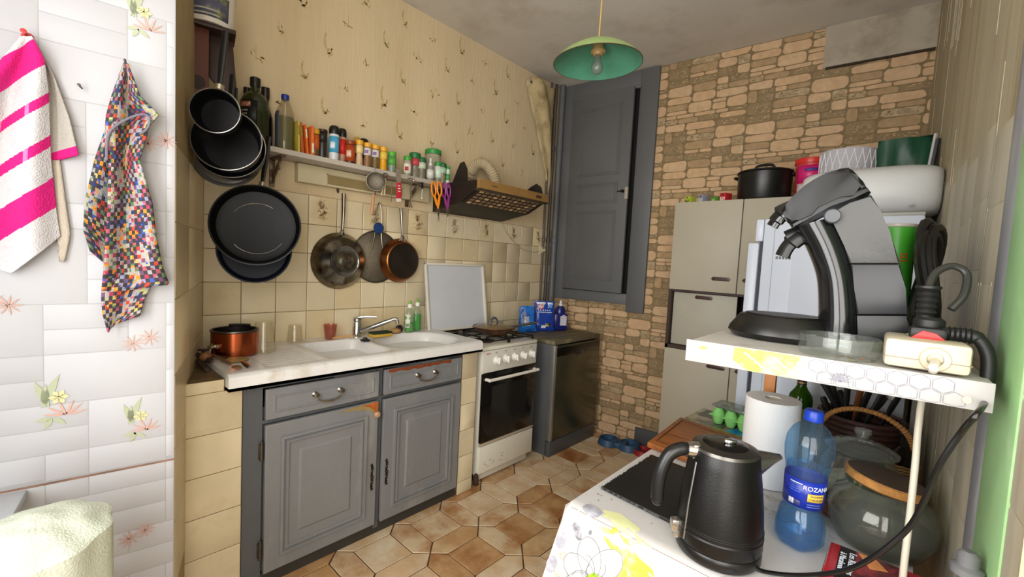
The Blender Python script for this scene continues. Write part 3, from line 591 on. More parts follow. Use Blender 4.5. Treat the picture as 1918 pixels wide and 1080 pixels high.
# ================================================================ STOVE
SX, SY0, SY1, SZ = .512, 1.728, 2.232, .845
enam = mat('d9d5c6', .3, var=.04, sc_=6, col2='c2b690', lo=.62, hi=.85); st = thing('gas_stove', 'white gas stove with oven between the tiled support and the dishwasher', 'stove', (.26, 1.98, 0))
q = MB(); q.box(.03, SX-.03, SY0, SY1, .06, SZ-.02, 0, b=.003); q.box(SX-.03, SX-.012, SY0, SY0+.02, .06, SZ-.02, 0); q.box(.06, SX-.07, SY0+.02, SY1-.02, 0, .06, 1); q.box(SX-.05, SX-.035, SY0+.012, SY1-.012, .012, .07, 0, b=.002); fin(q, 'stove_body', [enam, mat('2a2420', .8)], st)
q = MB(); q.box(.03, SX, SY0, SY1, SZ-.022, SZ, 0, b=.006); fin(q, 'cooktop', enam, st)
q = MB(); q.box(SX-.03, SX, SY0+.004, SY1-.004, .688, SZ-.024, 0, b=.003); cpn = fin(q, 'control_panel', mat('cfccc2', .35, var=.03), st)
for i in range(5):
    y = SY0+.115+i*.082; q = MB(TO((SX, y, .757), (1, 0, 0))); q.lathe([(.026, 0), (.026, .004), (.020, .006), (.020, .022), (.017, .026), (0, .026)], 22); q.box(-.005, .005, -.021, .021, .024, .034, b=.002, M=Matrix.Rotation(.2*(i % 3-1), 4, 'Z')); fin(q, 'control_knob', mat('e8e6e0', .3, var=.02), st)
q = MB(FR((SX+.0006, 0, 0), (0, 1, 0)))
for i in range(5):
    y = SY0+.115+i*.082; q.box(y-.010, y-.003, .803, .807, -.001, .0004); q.box(y+.001, y+.008, .803, .807, -.001, .0004); q.box(y-.002, y, .794, .797, -.001, .0004)
fin(q, 'panel_marks', mat('5b5955', .6), cpn)
q = MB(FR((SX+.0006, 0, 0), (0, 1, 0)))
for i in range(6): q.box(SY0+.030+i*.006, SY0+.034+i*.006, .800, .806, -.001, .0004)
fin(q, 'red_mark', mat('c23a32', .6), cpn)
q = MB(); q.box(SX-.03, SX+.004, SY0+.006, SY1-.006, .262, .682, 0, b=.003); od = fin(q, 'oven_door', mat('0b0b0b', .14, var=.02, coat=.2), st)
q = MB(); q.box(SX+.003, SX+.0048, SY0+.085, SY1-.09, .33, .60, 0); fin(q, 'door_window', mat('1c1d1d', .1, var=.03), od)
q = MB(); q.tube(spline([(SX, SY0+.03, .650), (SX+.035, SY0+.034, .652), (SX+.04, SY0+.06, .652), (SX+.04, SY1-.06, .652), (SX+.035, SY1-.034, .652), (SX, SY1-.03, .650)], 5), .0095, 10); fin(q, 'door_handle', mat('e4e0d4', .3), od)
q = MB(); q.box(SX-.02, SX+.005, SY0+.004, SY1-.004, .246, .256, 0, b=.001); fin(q, 'door_trim', mat('b5a78e', .4), od)
q = MB(); q.box(SX-.03, SX+.006, SY0+.004, SY1-.006, .075, .238, 0, b=.004)
rr2 = random.Random(4)
for _ in range(16): q.ball((SX+.006, SY0+.04+rr2.random()*.18, .10+rr2.random()*.06), .0006, rr2.uniform(.002, .006), rr2.uniform(.001, .004), 1, 6)
fin(q, 'bottom_drawer', [enam, mat('6a5a46', .7)], st)
q = MB(); q.ball((SX-.01, SY0+.0, .045), .018, .014, .035); q.box(SX-.03, SX-.005, SY0-.008, SY0+.02, .0, .06, b=.006); fin(q, 'corroded_foot', mat('3a2618', .9, var=.4), st)
# grates and burners
GR = mat('181716', .5, var=.2)
for (bx, by, br) in ((.15, SY0+.13, .036), (.37, SY0+.13, .045), (.15, SY1-.13, .045), (.37, SY1-.13, .030)):
    q = MB(T(bx, by, SZ)); q.lathe([(br+.012, 0), (br+.01, .006), (br, .008), (br, .013), (0, .016)], 24); fin(q, 'burner', mat('2e2c2a', .5, .6, var=.2), st)
    q = MB(T(bx, by, SZ)); q.lathe([(br+.016, .0005), (br+.014, .004), (br+.010, .004)], 24); fin(q, 'burner_ring', mat('a39c8d', .35, 1, var=.2), st)
for ya, yb in ((SY0+.015, SY0+.247), (SY0+.257, SY1-.015)):
    q = MB(); z = SZ+.024; xs = (.05, .48)
    for x in xs: q.box(x-.004, x+.004, ya, yb, z-.004, z+.004, b=.0015)
    for y in (ya, yb): q.box(xs[0], xs[1], y-.004, y+.004, z-.004, z+.004, b=.0015)
    cy = (ya+yb)/2
    for bx in (.15, .37):
        for dx, dy in ((1, 0), (-1, 0), (0, 1), (0, -1)):
            if dx: q.box(min(bx+dx*.025, bx+dx*.10), max(bx+dx*.025, bx+dx*.10), cy-.004, cy+.004, z-.003, z+.005, b=.0015)
            else: q.box(bx-.004, bx+.004, min(cy+dy*.025, cy+dy*.113), max(cy+dy*.025, cy+dy*.113), z-.003, z+.005, b=.0015)
    q.box(.256, .264, ya, yb, z-.004, z+.004, b=.0015)
    for x in xs:
        for y in (ya, yb): q.box(x-.005, x+.005, y-.005, y+.005, SZ-.0005, z)
    fin(q, 'pan_grate', GR, st)
# frying pan with lid on the stove
P = V((.30, 2.02, SZ+.028)); fp = thing('frying_pan', 'brown worn frying pan with glass lid sitting on the gas stove', 'frying pan', P)
q = MB(T(*P)); q.lathe([(0, 0), (.085, 0), (.10, .008), (.140, .040), (.143, .043), (.139, .042), (.098, .012), (.085, .005), (0, .005)], 44)
fin(q, 'pan_body', mat('4d382a', .38, .3, var=.2, sc_=18, col2='8a4a28', lo=.5, hi=.72), fp)
q = MB(T(*P)); q.tube([(.05, .125, .040), (.09, .20, .056), (.135, .285, .072)], [.013, .012, .014], 12, flat=.6); fin(q, 'handle', mat('45433f', .45, var=.1), fp)
q = MB(T(*P)); q.lathe([(.139, .044), (.136, .047), (.10, .058), (.05, .066), (0, .068), (0, .065), (.05, .063), (.10, .055), (.134, .044)], 44); ld = fin(q, 'glass_lid', mat('8f7a5c', .12, trans=.35, var=.15, sc_=20, col2='b08a5a'), fp)
q = MB(T(*P)); q.lathe([(.140, .043), (.143, .045), (.141, .049), (.136, .048)], 44); fin(q, 'lid_rim', mat('7a4a30', .3, .8), ld)
q = MB(T(*P)); q.tube(arc3 := [(0.0, .035*math.cos(a), .066+.040*math.sin(a)) for a in [PI*i/12 for i in range(13)]], .006, 8, flat=1.6); fin(q, 'lid_handle', mat('4c5257', .35), ld)
# ================================================================ DISHWASHER
DX, DY0, DY1, DZ = .566, 2.368, 2.955, .826
dw = thing('dishwasher', 'dark steel front dishwasher with worn brown top in the far left corner', 'dishwasher', (.28, 2.66, 0)); dgy = mat('4f5153', .5, var=.08)
q = MB(); q.box(.095, DX-.045, DY0, DY1, .0, DZ-.03, 0, b=.003); fin(q, 'dishwasher_body', dgy, dw)
q = MB(); q.box(.095, DX-.004, DY0-.004, DY1+.004, DZ-.028, DZ, 0, b=.004)
for k in range(1, 6): q.box(.04+k*.085, .042+k*.085, DY0, DY1, DZ, DZ+.0006, 1)
fin(q, 'top_panel', [mat('5d5643', .55, var=.12, sc_=6, col2='8f845f', lo=.5, hi=.7, st=(6, 1, 1)), mat('3a3528', .6)], dw)
q = MB(); q.box(DX-.045, DX-.001, DY0+.002, DY1-.002, .115, DZ-.038, 0, b=.004); ddr = fin(q, 'door', mat('5a5846', .25, .7, var=.1, sc_=3, col2='6b6852', lo=.5, hi=.8), dw)
q = MB(); q.box(DX-.006, DX+.001, DY0+.02, DY1-.006, .715, DZ-.05, 0, b=.002); q.box(DX-.0005, DX+.003, DY0+.26, DY0+.36, .70, .735, 1, b=.001); fin(q, 'control_strip', [mat('0c0c0c', .2), mat('4a4a48', .3, .8)], ddr)
q = MB(); q.box(DX-.045, DX, DY0-.003, DY0+.022, .115, DZ-.030, 0, b=.003); fin(q, 'edge_strip', mat('b0b2b0', .3, .8, var=.06), ddr)
q = MB(); q.box(DX-.04, DX-.004, DY0, DY1-.002, .0, .108, 0, b=.003); fin(q, 'kick_plate', mat('5a5c5e', .4, .4), dw)
# bags and bottle on the dishwasher
blu = mat('1d3f9c', .28, var=.12, sc_=12, bump=.5, bsc=30); blud = mat('182a70', .3, var=.15, bump=.4, bsc=40); wht = mat('d8dce4', .35, var=.04)
def bag(P, nrm, wd, hh, dp, m, name, label, cat, seed, topw=.92, tilt=0):
    rr2 = random.Random(seed); M_ = TO(P, nrm) @ Matrix.Rotation(tilt, 4, 'Z'); t = thing(name, label, cat, P); q = MB(M_)
    def fn(u, v):
        a = 2*PI*u; th = dp*(math.sin(PI*min(1, .06+v*.94))**.6)*(1-v*.75)*.5; w_ = wd/2*((1-v)+topw*v)*(1-.06*math.sin(PI*v))
        x = w_*math.copysign(abs(math.cos(a))**.6, math.cos(a)); z = th*math.copysign(abs(math.sin(a))**.8, math.sin(a)); n_ = noise.noise(V((x*28+seed, v*9, z*30)))*.010
        return (x+n_*.4, v*hh+n_*.5*v, z+n_*(.3+.7*v))
    q.grid(fn, 36, 22, cu=True); q.poly([fn(i/36, 0) for i in range(36)][::-1]); q.poly([fn(i/36, 1) for i in range(36)])
    fin(q, 'bag_body', m, t, sharp=60); return t, M_, fn
def patch(fn, M_, x0, x1, v0, v1, wd, name, m, t, dz=.0015, n=10):
    """a printed area that follows the front of the bag"""
    q = MB(M_)
    def g(u, v):
        x = x0+(x1-x0)*u; vv = v0+(v1-v0)*v; w_ = wd/2; c_ = max(-.999, min(.999, x/w_)); a = math.acos(math.copysign(abs(c_)**(1/.6), c_)); p = fn(a/(2*PI), vv); return (p[0], p[1], p[2]+dz)
    q.grid(g, n, 8); return fin(q, name, m, t, kind='nofix')
cdir = lambda P: (CAM-V(P)).normalized()
def hz(v): return V((v.x, v.y, 0)).normalized()
P = V((.22, 2.66, DZ+.002)); t, M_, fn = bag(P, (1, -.75, 0), .18, .235, .09, blu, 'detergent_bag', 'large glossy dark blue bag with white top band in the middle on the dishwasher', 'bag', 3)
patch(fn, M_, -.075, .075, .88, .96, .19, 'top_band', wht, t); patch(fn, M_, -.07, -.01, .74, .90, .19, 'red_logo_patch', mat('b0262e', .35, var=.2, sc_=40, col2='d8dce4', lo=.5, hi=.6), t, .002)
patch(fn, M_, .03, .07, .78, .90, .19, 'light_patch', mat('4f86c9', .35, col2='d8dce4', sc_=50), t, .002); patch(fn, M_, -.07, .07, .62, .645, .19, 'white_stripe', wht, t)
for k in range(6): patch(fn, M_, -.065+k*.022, -.055+k*.022, .68, .72, .19, 'dot', wht, t, .002, 2)
patch(fn, M_, -.03, .01, .10, .20, .19, 'barcode', mat('dcdcdc', .4), t, .002); patch(fn, M_, .01, .06, .16, .28, .19, 'black_box_print', mat('17181c', .4, col2='c9bd8a', sc_=90, lo=.5, hi=.55), t, .002)
P = V((.19, 2.50, DZ+.002)); t, M_, fn = bag(P, (1, -.8, 0), .15, .20, .08, mat('1f6fc4', .28, var=.15, sc_=14, col2='173a86', lo=.5, hi=.6, bump=.5, bsc=30), 'detergent_bag', 'smaller crumpled bright blue bag behind the frying pan handle', 'bag', 9, .7, .08)
patch(fn, M_, -.03, .02, .25, .6, .16, 'silver_print', mat('b9bcc4', .3, .4, var=.3, sc_=40), t); patch(fn, M_, -.06, -.03, .35, .9, .16, 'painted_fold', blud, t)  # dark blue strip paints the shade of a crease
P = V((.26, 2.82, DZ+.002)); t = thing('cleaner_bottle', 'dark blue square bottle with white label and white nozzle beside the pipes', 'bottle', P)
q = MB(T(*P) @ RZm(-.65)); q.box(-.04, .04, -.055, .055, 0, .135, 0, b=.012); q.lathe([(.04, .13), (.042, .155), (.030, .185), (.015, .192), (.015, .2)], 20, Matrix.Diagonal((.95, 1.1, 1, 1))); fin(q, 'bottle_body', mat('1a2168', .2, var=.1), t)
q = MB(T(*P)); q.lathe([(.016, .196), (.016, .212), (.009, .216), (.009, .232), (.005, .240), (0, .241)], 16); fin(q, 'nozzle', wht, t)
q = MB(T(*P) @ RZm(-.65)); q.box(.0395, .0412, -.008, .045, .04, .115, 0); q.box(.0395, .0412, .008, .032, .115, .125, 0); fin(q, 'paper_label', mat('c9c6cf', .5, col2='6a6a80', sc_=160, lo=.55, hi=.62), t)
q = MB(T(*P) @ RZm(-.65)); q.box(-.022, .01, -.0565, -.0548, .03, .10, 0); q.box(-.03, .015, -.0565, -.0548, .004, .02, 0); fin(q, 'side_label', mat('8fb0e0', .4, col2='2444a0', sc_=60, lo=.45, hi=.55), t)
# ================================================================ HOOD
hd_ = thing('range_hood', 'dark cooker hood with gold front edge and slotted underside above the stove', 'range hood', (.2, 2.05, 1.65))
HY0, HY1 = 1.70, 2.345; hb = mat('1f1712', .5, var=.2, sc_=10); prof = [(.004, 1.658), (.27, 1.705), (.425, 1.782), (.425, 1.828), (.004, 1.832)]
q = MB(FR((0, HY1, 0), (1, 0, 0))); q.prism(prof, 0, HY1-HY0, 0); fin(q, 'hood_body', hb, hd_)
q = MB(); q.box(.420, .446, HY0-.002, HY1+.002, 1.776, 1.832, 0, b=.003); q.box(.40, .448, HY0-.002, HY1+.002, 1.768, 1.779, 1, b=.002); fp_ = fin(q, 'front_strip', [mat('b08a52', .35, .5, var=.1), mat('3a2c1c', .5)], hd_)
q = MB()
for k in range(3): q.box(.446, .450, HY1-.13+k*.020, HY1-.118+k*.020, 1.795, 1.812, 0, b=.001)
q.box(.446, .448, HY0+.10, HY0+.145, 1.803, 1.806, 0)
fin(q, 'switches', mat('26201a', .4), fp_)
gd_ = V((.155, 0, .077)).normalized(); q = MB(FR((.27, HY0+.015, 1.705), (0, 1, 0), gd_))
q.box(.0, HY1-HY0-.03, .004, .168, .001, .004, 0)
for i in range(12):
    for j in range(5):
        x = .028+i*.0475; y = .012+j*.031; q.box(x, x+.032, y, y+.018, .003, .0055, 1 if (i+j*3) % 4 == 0 else 2)
fin(q, 'grille', [mat('241a14', .5), mat('c9a878', .6), mat('8a7050', .7)], hd_, sharp=20)
for s_, y in ((0, HY0+.03), (1, HY1-.03)):
    q = MB(FR((0, y+.006, 0), (1, 0, 0))); q.prism([(.16, 1.83), (.30, 1.83), (.29, 1.91), (.26, 1.955), (.23, 1.95), (.20, 1.90)] if s_ == 0 else [(.2, 1.83), (.42, 1.83), (.40, 1.885), (.36, 1.91), (.31, 1.89)], 0, .012, b=.002); fin(q, 'side_bracket', hb, hd_)
q = MB(); pts = spline([(.03, 2.00, 1.97), (.08, 2.00, 2.01), (.13, 2.02, 2.01), (.165, 2.05, 1.97), (.18, 2.08, 1.91), (.19, 2.09, 1.83)], 14); q.tube(pts, [.036+.0035*math.sin(i*2.1) for i in range(len(pts))], 20); q.lathe([(0, 0), (.05, 0), (.05, .02), (0, .02)], 20, TO(pts[0], (-1, 0, 0)))
fin(q, 'duct_hose', mat('b9a988', .6, var=.15), hd_)
q = MB(); a = RX(938, 413, .01); b_ = RX(1012, 469, .012); q.tube(spline([a, RX(950, 438, .012), RX(975, 464, .012), RX(1000, 472, .012), b_], 6), .0035, 6); fin(q, 'power_cord', mat('b3a888', .5), hd_)
P = RX(1014, 468, .004); q = MB(TO(P, (1, 0, 0))); q.box(-.035, .035, -.035, .035, 0, .012, 0, b=.003); q.lathe([(.022, .012), (.024, .022), (.018, .024), (.018, .016), (0, .016)], 20); q.lathe([(0, .015), (.012, .015), (.011, .04), (0, .042)], 14); fin(q, 'wall_socket', mat('cbbf9c', .45, var=.1), label='cream wall socket on the tiles by the corner pipes, with plug', cat='socket')
# ================================================================ WALL SHELF
ZS = 1.822; SHX = .17
sh = thing('wall_shelf', 'narrow white wall shelf holding bottles and spice jars above the sink', 'shelf', (.08, 1.17, ZS-.03))
q = MB(); q.box(.002, SHX, .60, 1.765, ZS-.024, ZS, 0, b=.002); fin(q, 'shelf_board', mat('b4aca0', .4, var=.06, sc_=5, col2='8f8575', lo=.6, hi=.8), sh)
for y in (.735, 1.50):
    q = MB(); q.box(.002, .010, y-.012, y+.012, ZS-.16, ZS-.024, b=.002); q.box(.002, .15, y-.012, y+.012, ZS-.032, ZS-.024, b=.002); q.prism([(.006, ZS-.15), (.14, ZS-.028), (.11, ZS-.028), (.006, ZS-.11)], -.003, .003, M=FR((0, y, 0), (1, 0, 0))); fin(q, 'bracket', mat('5f4c3c', .5, .5, var=.3, sc_=30, col2='a39784'), sh)
q = MB(); q.box(.002, .045, .84, 1.64, ZS-.118, ZS-.026, 0, b=.003); q.box(.044, .0455, .99, 1.44, ZS-.108, ZS-.060, 1); q.box(.044, .0475, .985, .99, ZS-.112, ZS-.055, 2); q.box(.044, .0475, .985, 1.45, ZS-.060, ZS-.055, 2)
fin(q, 'strip_light', [mat('c4b896', .5, var=.06), mat('8a7850', .6, var=.15), mat('b0a380', .5)], label='long cream fluorescent strip light box under the wall shelf', cat='light')
q = MB(); q.tube([RX(632, 352, .004), RX(633, 360, .012)], .006, 8); fin(q, 'wall_hook', mat('3b3128', .5), label='small dark hook on the wall below the strip light box', cat='hook')
def sy(px, py, x=.11): return RX(px, py, x)
def jar(px, ptop, wpx, name, label, cat, prof, mats, mf, x=.10, sq=1, group=None, parts=True, lidf=.2, lidm=None, lidp=None):
    """a small container on the shelf: body + lid; size from its height and width in the photo"""
    c = sy(px, ptop+20, x); h = sy(px, ptop, x).z-ZS; s = SC(c); r_ = wpx/2*s*.98
    P = V((x, c.y, ZS+.0008)); t = thing(name, label, cat, P, group)
    q = MB(T(*P) @ Matrix.Diagonal((sq, 1, 1, 1))); bh = h*(1-lidf); q.lathe([(a*r_, b*bh) for a, b in prof], 20, None, None, (lambda j, i: mf[j]) if mf else None); fin(q, 'jar_body', mats, t)
    if lidf: q = MB(T(*P) @ Matrix.Diagonal((sq, 1, 1, 1))); q.lathe([(a*r_, bh+(b-0)*h*lidf) for a, b in (lidp or [(1.0, -.02), (1.03, .1), (1.03, .85), (.9, 1), (0, 1)])], 20); fin(q, 'lid', lidm, t)
    return t, P, r_, h
clr = mat('ece6d8', .08, trans=.8, var=.03, ior=1.2)
CYL = [(0, 0), (.95, 0), (1, .04), (1, .5), (1, .96), (.9, 1)]; WAIST = [(0, 0), (.95, 0), (1, .06), (.92, .35), (.8, .55), (.84, .58), (.86, .95), (.8, 1)]
OIL = [(0, 0), (.95, 0), (1, .02), (1, .5), (1, .72), (.8, .82), (.35, .9), (.3, 1)]
dg = mat('2b3216', .12, var=.15, trans=.15, sc_=4)
t, P, r_, h = jar(478, 146, 48, 'olive_oil_bottle', 'big square dark green olive oil bottle with black label at the left shelf end', 'bottle', OIL, dg, None, .10, 1, None, lidf=.12, lidm=mat('17140f', .4), lidp=[(.30, -.3), (.36, -.1), (.38, .1), (.38, .9), (.3, 1), (0, 1)])
q = MB(T(*P)); q.lathe([(r_*1.004, h*.22), (r_*1.004, h*.62)], 12, None, 0, None, -1.75, -.1); lb = fin(q, 'label_black', mat('10100f', .45), t, solid=.0006)
q = MB(T(*P)); q.lathe([(r_*1.012, h*.52), (r_*1.012, h*.59)], 10, None, 0, None, -1.5, -.6); fin(q, 'label_mark', mat('b35a40', .5, var=.3, sc_=80, col2='c9b8a0'), lb, solid=.0006)
q = MB(T(*P)); [q.lathe([(r_*1.012, h*(.30+.05*k)), (r_*1.012, h*(.325+.05*k))], 8, None, 0, None, -1.35, -.85+.05*(k % 2)) for k in range(4)]; fin(q, 'label_print', mat('8a867c', .5), lb, solid=.0006)
jar(463, 165, 22, 'olive_oil_bottle', 'dark bottle half hidden behind the left side of the big olive oil bottle', 'bottle', OIL, mat('16180f', .2), None, .035, 1, None, lidf=.14, lidm=mat('1b1712', .4), lidp=[(.5, -.3), (.6, .1), (.6, 1), (0, 1)])
jar(497, 165, 26, 'vinegar_bottle', 'very dark slim bottle behind the right side of the big olive oil bottle', 'bottle', [(0, 0), (.95, 0), (1, .02), (1, .62), (.8, .72), (.5, .86), (.45, 1)], mat('110f0c', .2), None, .05, 1, None, lidf=.16, lidm=mat('1a1410', .4), lidp=[(.45, -.3), (.56, .05), (.56, 1), (0, 1)])
t, P, r_, h = jar(534, 178, 33, 'oil_bottle', 'clear plastic bottle with blue cap and greenish oil on the shelf', 'bottle', [(0, 0), (.9, 0), (1, .04), (.93, .2), (.98, .45), (1, .62), (.92, .75), (.5, .92), (.36, 1)], mat('ebe7da', .08, trans=.88, var=.02, ior=1.2), None, .10, 1, None, lidf=.075, lidm=mat('22308a', .35), lidp=[(.38, -.2), (.42, .05), (.42, .9), (.36, 1), (0, 1)])
q = MB(T(*P)); q.lathe([(0, .003), (r_*.88, .004), (r_*.95, h*.05), (r_*.9, h*.2), (r_*.94, h*.42), (r_*.94, h*.60), (0, h*.60)], 20); fin(q, 'oil', mat('6f6a34', .15, trans=.2, var=.08), t)
q = MB(T(*P)); q.lathe([(r_*1.0, h*.06), (r_*.97, h*.2), (r_*1.01, h*.45), (r_*1.03, h*.62), (r_*.95, h*.68)], 8, None, 0, None, -1.9, -.95); fin(q, 'grey_label', mat('4a5060', .4, var=.15), t, solid=.0006)
# packets leaning
for i, (px, pt, wd, col, lab, tl) in enumerate(((556, 228, .008, 'c2b24a', 'yellow thin packet leaning against the blue capped bottle', .04), (563, 232, .014, 'a8541e', 'brown orange packet between the yellow packet and the orange packets', .10), (572, 236, .010, 'd8641e', 'orange packet with pale top label, left of the tallest orange packet', .10), (581, 238, .014, 'dc6f2a', 'orange packet with white lower label standing next to the yellow lid jar', .02))):
    c = sy(px, pt+25, .12); h = sy(px, pt, .12).z-ZS-.002; t = thing('spice_packet', lab, 'packet', (.12, c.y, ZS+.001), 'packets on the wall shelf')
    M_ = T(.12, c.y, ZS+.001) @ Matrix.Rotation(tl, 4, 'X'); q = MB(M_); q.box(-.035, .035, -wd/2, wd/2, 0, h, 0, b=.002); fin(q, 'packet_box', mat(col, .45, var=.1, sc_=30), t)
    q = MB(M_); q.box(.0352, .0358, -wd*.35, wd*.35, h*(.55 if i < 3 else .08), h*(.85 if i < 3 else .42), 0); fin(q, 'print', mat('e2d4b8' if i > 1 else '8a7a30', .5, var=.3, sc_=120), t)
G = 'spice jars on the wall shelf'
def spice(px, pt, w_, lab, lidc, bodyc, labc, lidf=.18, prof=CYL, x=.115, l0=.3, l1=.85, lidp=None, l2=None):
    t, P, r_, h = jar(px, pt, w_, 'spice_jar', lab, 'spice jar', prof, mat(bodyc, .3, var=.12, sc_=60), None, x, 1, G, lidf=lidf, lidm=mat(lidc, .4, var=.05), lidp=lidp)
    if labc:
        bh = h*(1-lidf); k = 1.012 if prof is CYL else 1.0
        q = MB(T(*P)); q.lathe([(r_*k, bh*l0), (r_*k, bh*l1)], 18, None, 0, None, -2.2, .9); lo = fin(q, 'jar_label', mat(labc, .45, var=.12, sc_=50), t, solid=.0008)
        if l2: q = MB(T(*P)); q.lathe([(r_*(k+.02), bh*(l0+(l1-l0)*.25)), (r_*(k+.02), bh*(l0+(l1-l0)*.65))], 10, None, 0, None, -1.25, -.25); fin(q, 'label_print', mat(l2, .5, var=.2, sc_=90), lo, solid=.0008)
    return t
DOME = [(1.0, -.03), (1.08, .1), (1.12, .45), (1.0, .8), (.7, .97), (0, 1)]
spice(590, 242, 16, 'jar with yellow lid and orange label next to the orange packets', 'cf9a22', '6a4c22', 'c2571e', l0=.35, l1=.95)
spice(604, 243, 17, 'dark pepper grinder jar with dark red top next to the yellow lidded orange jar', '3a1712', '2a2523', '1a1817', .08, l0=.6, l1=1.0, l2=None)
spice(626, 236, 18, 'taller shaker with black cap, blue label and white salt', '161413', 'd4d6d8', '4aa3cc', .24, l0=.30, l1=.9, lidp=DOME, l2='dfe8ee')
spice(641, 241, 14, 'shaker with black cap and red label behind the blue salt shaker', '171413', 'b08a74', 'c22a20', .24, x=.085, l0=.35, l1=.9, lidp=DOME)
spice(656, 264, 18, 'squat jar with brown orange lid and round orange emblem label', '8a3c16', '4a2416', 'a8431c', .16, l0=.15, l1=.95, l2='d8b8a0')
spice(668, 257, 9, 'narrow yellow topped jar just behind the squat brown jar', 'b08a2a', '4a3018', None, .2, x=.06)
q = sy(681, 272, .05); spice(681, 260, 17, 'black round topped tin hidden behind the yellow lidded jars', '141210', '1b1816', None, .3, x=.045, lidp=DOME)
for px, pt, lab, bc, lc in ((673, 263, 'first of four yellow lidded jars from the left, pale yellow label', 'c9a882', 'e6cf8a'), (688, 268, 'second of four yellow lidded jars from the left, brown contents', '8a6440', 'd8cfc9'), (703, 272, 'third of four yellow lidded jars from the left, olive brown contents', '6f5a34', 'd8cfc9'), (718, 276, 'fourth of four yellow lidded jars, bright yellow contents', 'd89a1c', 'dfc04a')):
    spice(px, pt, 14, lab, 'e0a52a', bc, lc, .17, WAIST, l0=.60, l1=.96, l2='8a6aa8' if lc[0] == 'd' and bc[0] != 'd' else None)
spice(734, 285, 15, 'green lidded jar with green label right of the yellow lidded jars', '4fa82e', '7a8a78', '4f9a44', .18, l0=.45, l1=.95)
spice(763, 293, 14, 'first small green lidded jar of the right group, white label', '3f9a34', '9a9482', 'dcdccc', .2, l0=.2, l1=.8, l2='b8382c')
spice(777, 287, 21, 'jar with wide dark green lid and red label in the right group', '1f6b35', '7c7464', 'b8434a', .2, WAIST, x=.09, l0=.62, l1=.95)
spice(790, 295, 15, 'jar with dark green rounded lid and pale green label in the right group', '1d6034', '77715c', 'b9cbb4', .2, WAIST, l0=.6, l1=.95, lidp=DOME)
spice(811, 281, 30, 'large glass jar with flat green lid at the back of the right group', '2f8a3c', '9d9682', None, .14, x=.045)
spice(806, 296, 14, 'white topped slim bottle in front of the large green lidded jar', 'dcdcd4', '8f8a7e', 'd4d4cc', .34, WAIST, l0=.2, l1=.75, lidp=[(.5, -.05), (.55, .2), (.25, .5), (.3, .8), (.2, 1), (0, 1)])
spice(820, 304, 14, 'jar with light green label and green lid behind the white topped bottle', '2f8a3c', '8c8670', 'cfe0cc', .16, WAIST, x=.10, l0=.3, l1=.95)
spice(829, 305, 13, 'small jar with dark green rounded lid near the right shelf end', '1d6034', '7d785e', '9fc0a4', .2, WAIST, l0=.62, l1=.95, lidp=DOME)
spice(838, 312, 9, 'thin green and white tube at the right shelf end', '3f9a4a', 'cfe0cc', '4f9a5c', .16, l0=.3, l1=.7)
# ---- things hanging from the shelf edge
XH = SHX+.012
def hp(px, py, x=XH): return RX(px, py, x)
def hookm(q, px, py): a = hp(px, py); q.tube([(SHX-.01, a.y, ZS+.002), (SHX+.006, a.y, ZS+.006), (XH, a.y, ZS-.004), tuple(a)], .0013, 6)
t = thing('tea_strainer', 'round mesh strainer with wooden handle hanging upside down from the shelf', 'strainer', hp(702, 400)); c = hp(703, 340); s = SC(c); r_ = 17*s
hk = MB(); hookm(hk, 702, 322); fin(hk, 'hook', STEEL, t)
q = MB(TO(c, (1, -.35, 0))); q.lathe([(r_*math.sin(a), -r_*.75*math.cos(a)+.006) for a in [PI/2*i/8 for i in range(9)]], 28); fin(q, 'mesh', mat('8a8174', .5, .6, var=.25, sc_=150, bump=.6, bsc=400), t)
q = MB(TO(c, (1, -.35, 0))); q.tube([(r_*math.cos(a), r_*math.sin(a), .006) for a in [2*PI*i/28 for i in range(28)]], .0025, 6, closed=True); q.tube([(0, -r_, .006), (0, -r_-.022, .006)], .003, 6); fin(q, 'rim', STEEL, t)
q = MB(); a, b_ = hp(700, 364), hp(696, 401); q.tube([a, (a+b_)/2, b_], [.007, .0095, .0075], 10); fin(q, 'handle', mat('b98a60', .55, var=.1), t)
t = thing('bottle_opener', 'pale wooden handled bottle opener hanging right of the strainer', 'bottle opener', hp(718, 368))
q = MB(); c = hp(722, 328); q.tube([(c.x, c.y+.014*math.cos(a), c.z+.010*math.sin(a)) for a in [2*PI*i/16 for i in range(16)]], .0022, 6, closed=True); fin(q, 'ring', mat('5a5248', .4, .8), t)
q = MB()
for dx in (-3, 3): a, b_ = hp(722, 335), hp(717+dx, 366); q.tube([a, (a+b_)/2, b_], .004, 8)
fin(q, 'prongs', mat('c2b690', .5, var=.1), t)
t = thing('vegetable_peeler', 'red and white packaged peeler hanging in the middle of the shelf front', 'peeler', hp(742, 382))
q = MB(FR(hp(747, 350), (hp(753, 350)-hp(741, 350)), None)); s = SC(hp(747, 350)); q.prism([(-3*s, 32*s), (7*s, 32*s), (5*s, 8*s), (-4*s, 8*s)], -.001, .001); fin(q, 'clear_pouch', mat('b0a592', .2, trans=.5, var=.1), t)
q = MB(FR(hp(747, 350), (hp(753, 350)-hp(741, 350)), None)); q.prism([(-4*s, 8*s), (6*s, 8*s), (3*s, -22*s), (-9*s, -26*s)], -.002, .002, b=.0008); rd = fin(q, 'red_card', mat('c0283a', .4, var=.1), t)
q = MB(FR(hp(747, 350)+V((.003, 0, 0)), (hp(753, 350)-hp(741, 350)), None)); [q.box((-3+k*.2)*s, (2+k*.2)*s, (-9+k*5)*s, (-7+k*5)*s, 0, .0006) for k in range(3)]; q.box(-9*s, 1*s, -27*s, -21*s, -.002, .001); fin(q, 'white_print', mat('d8d0c8', .5), rd)
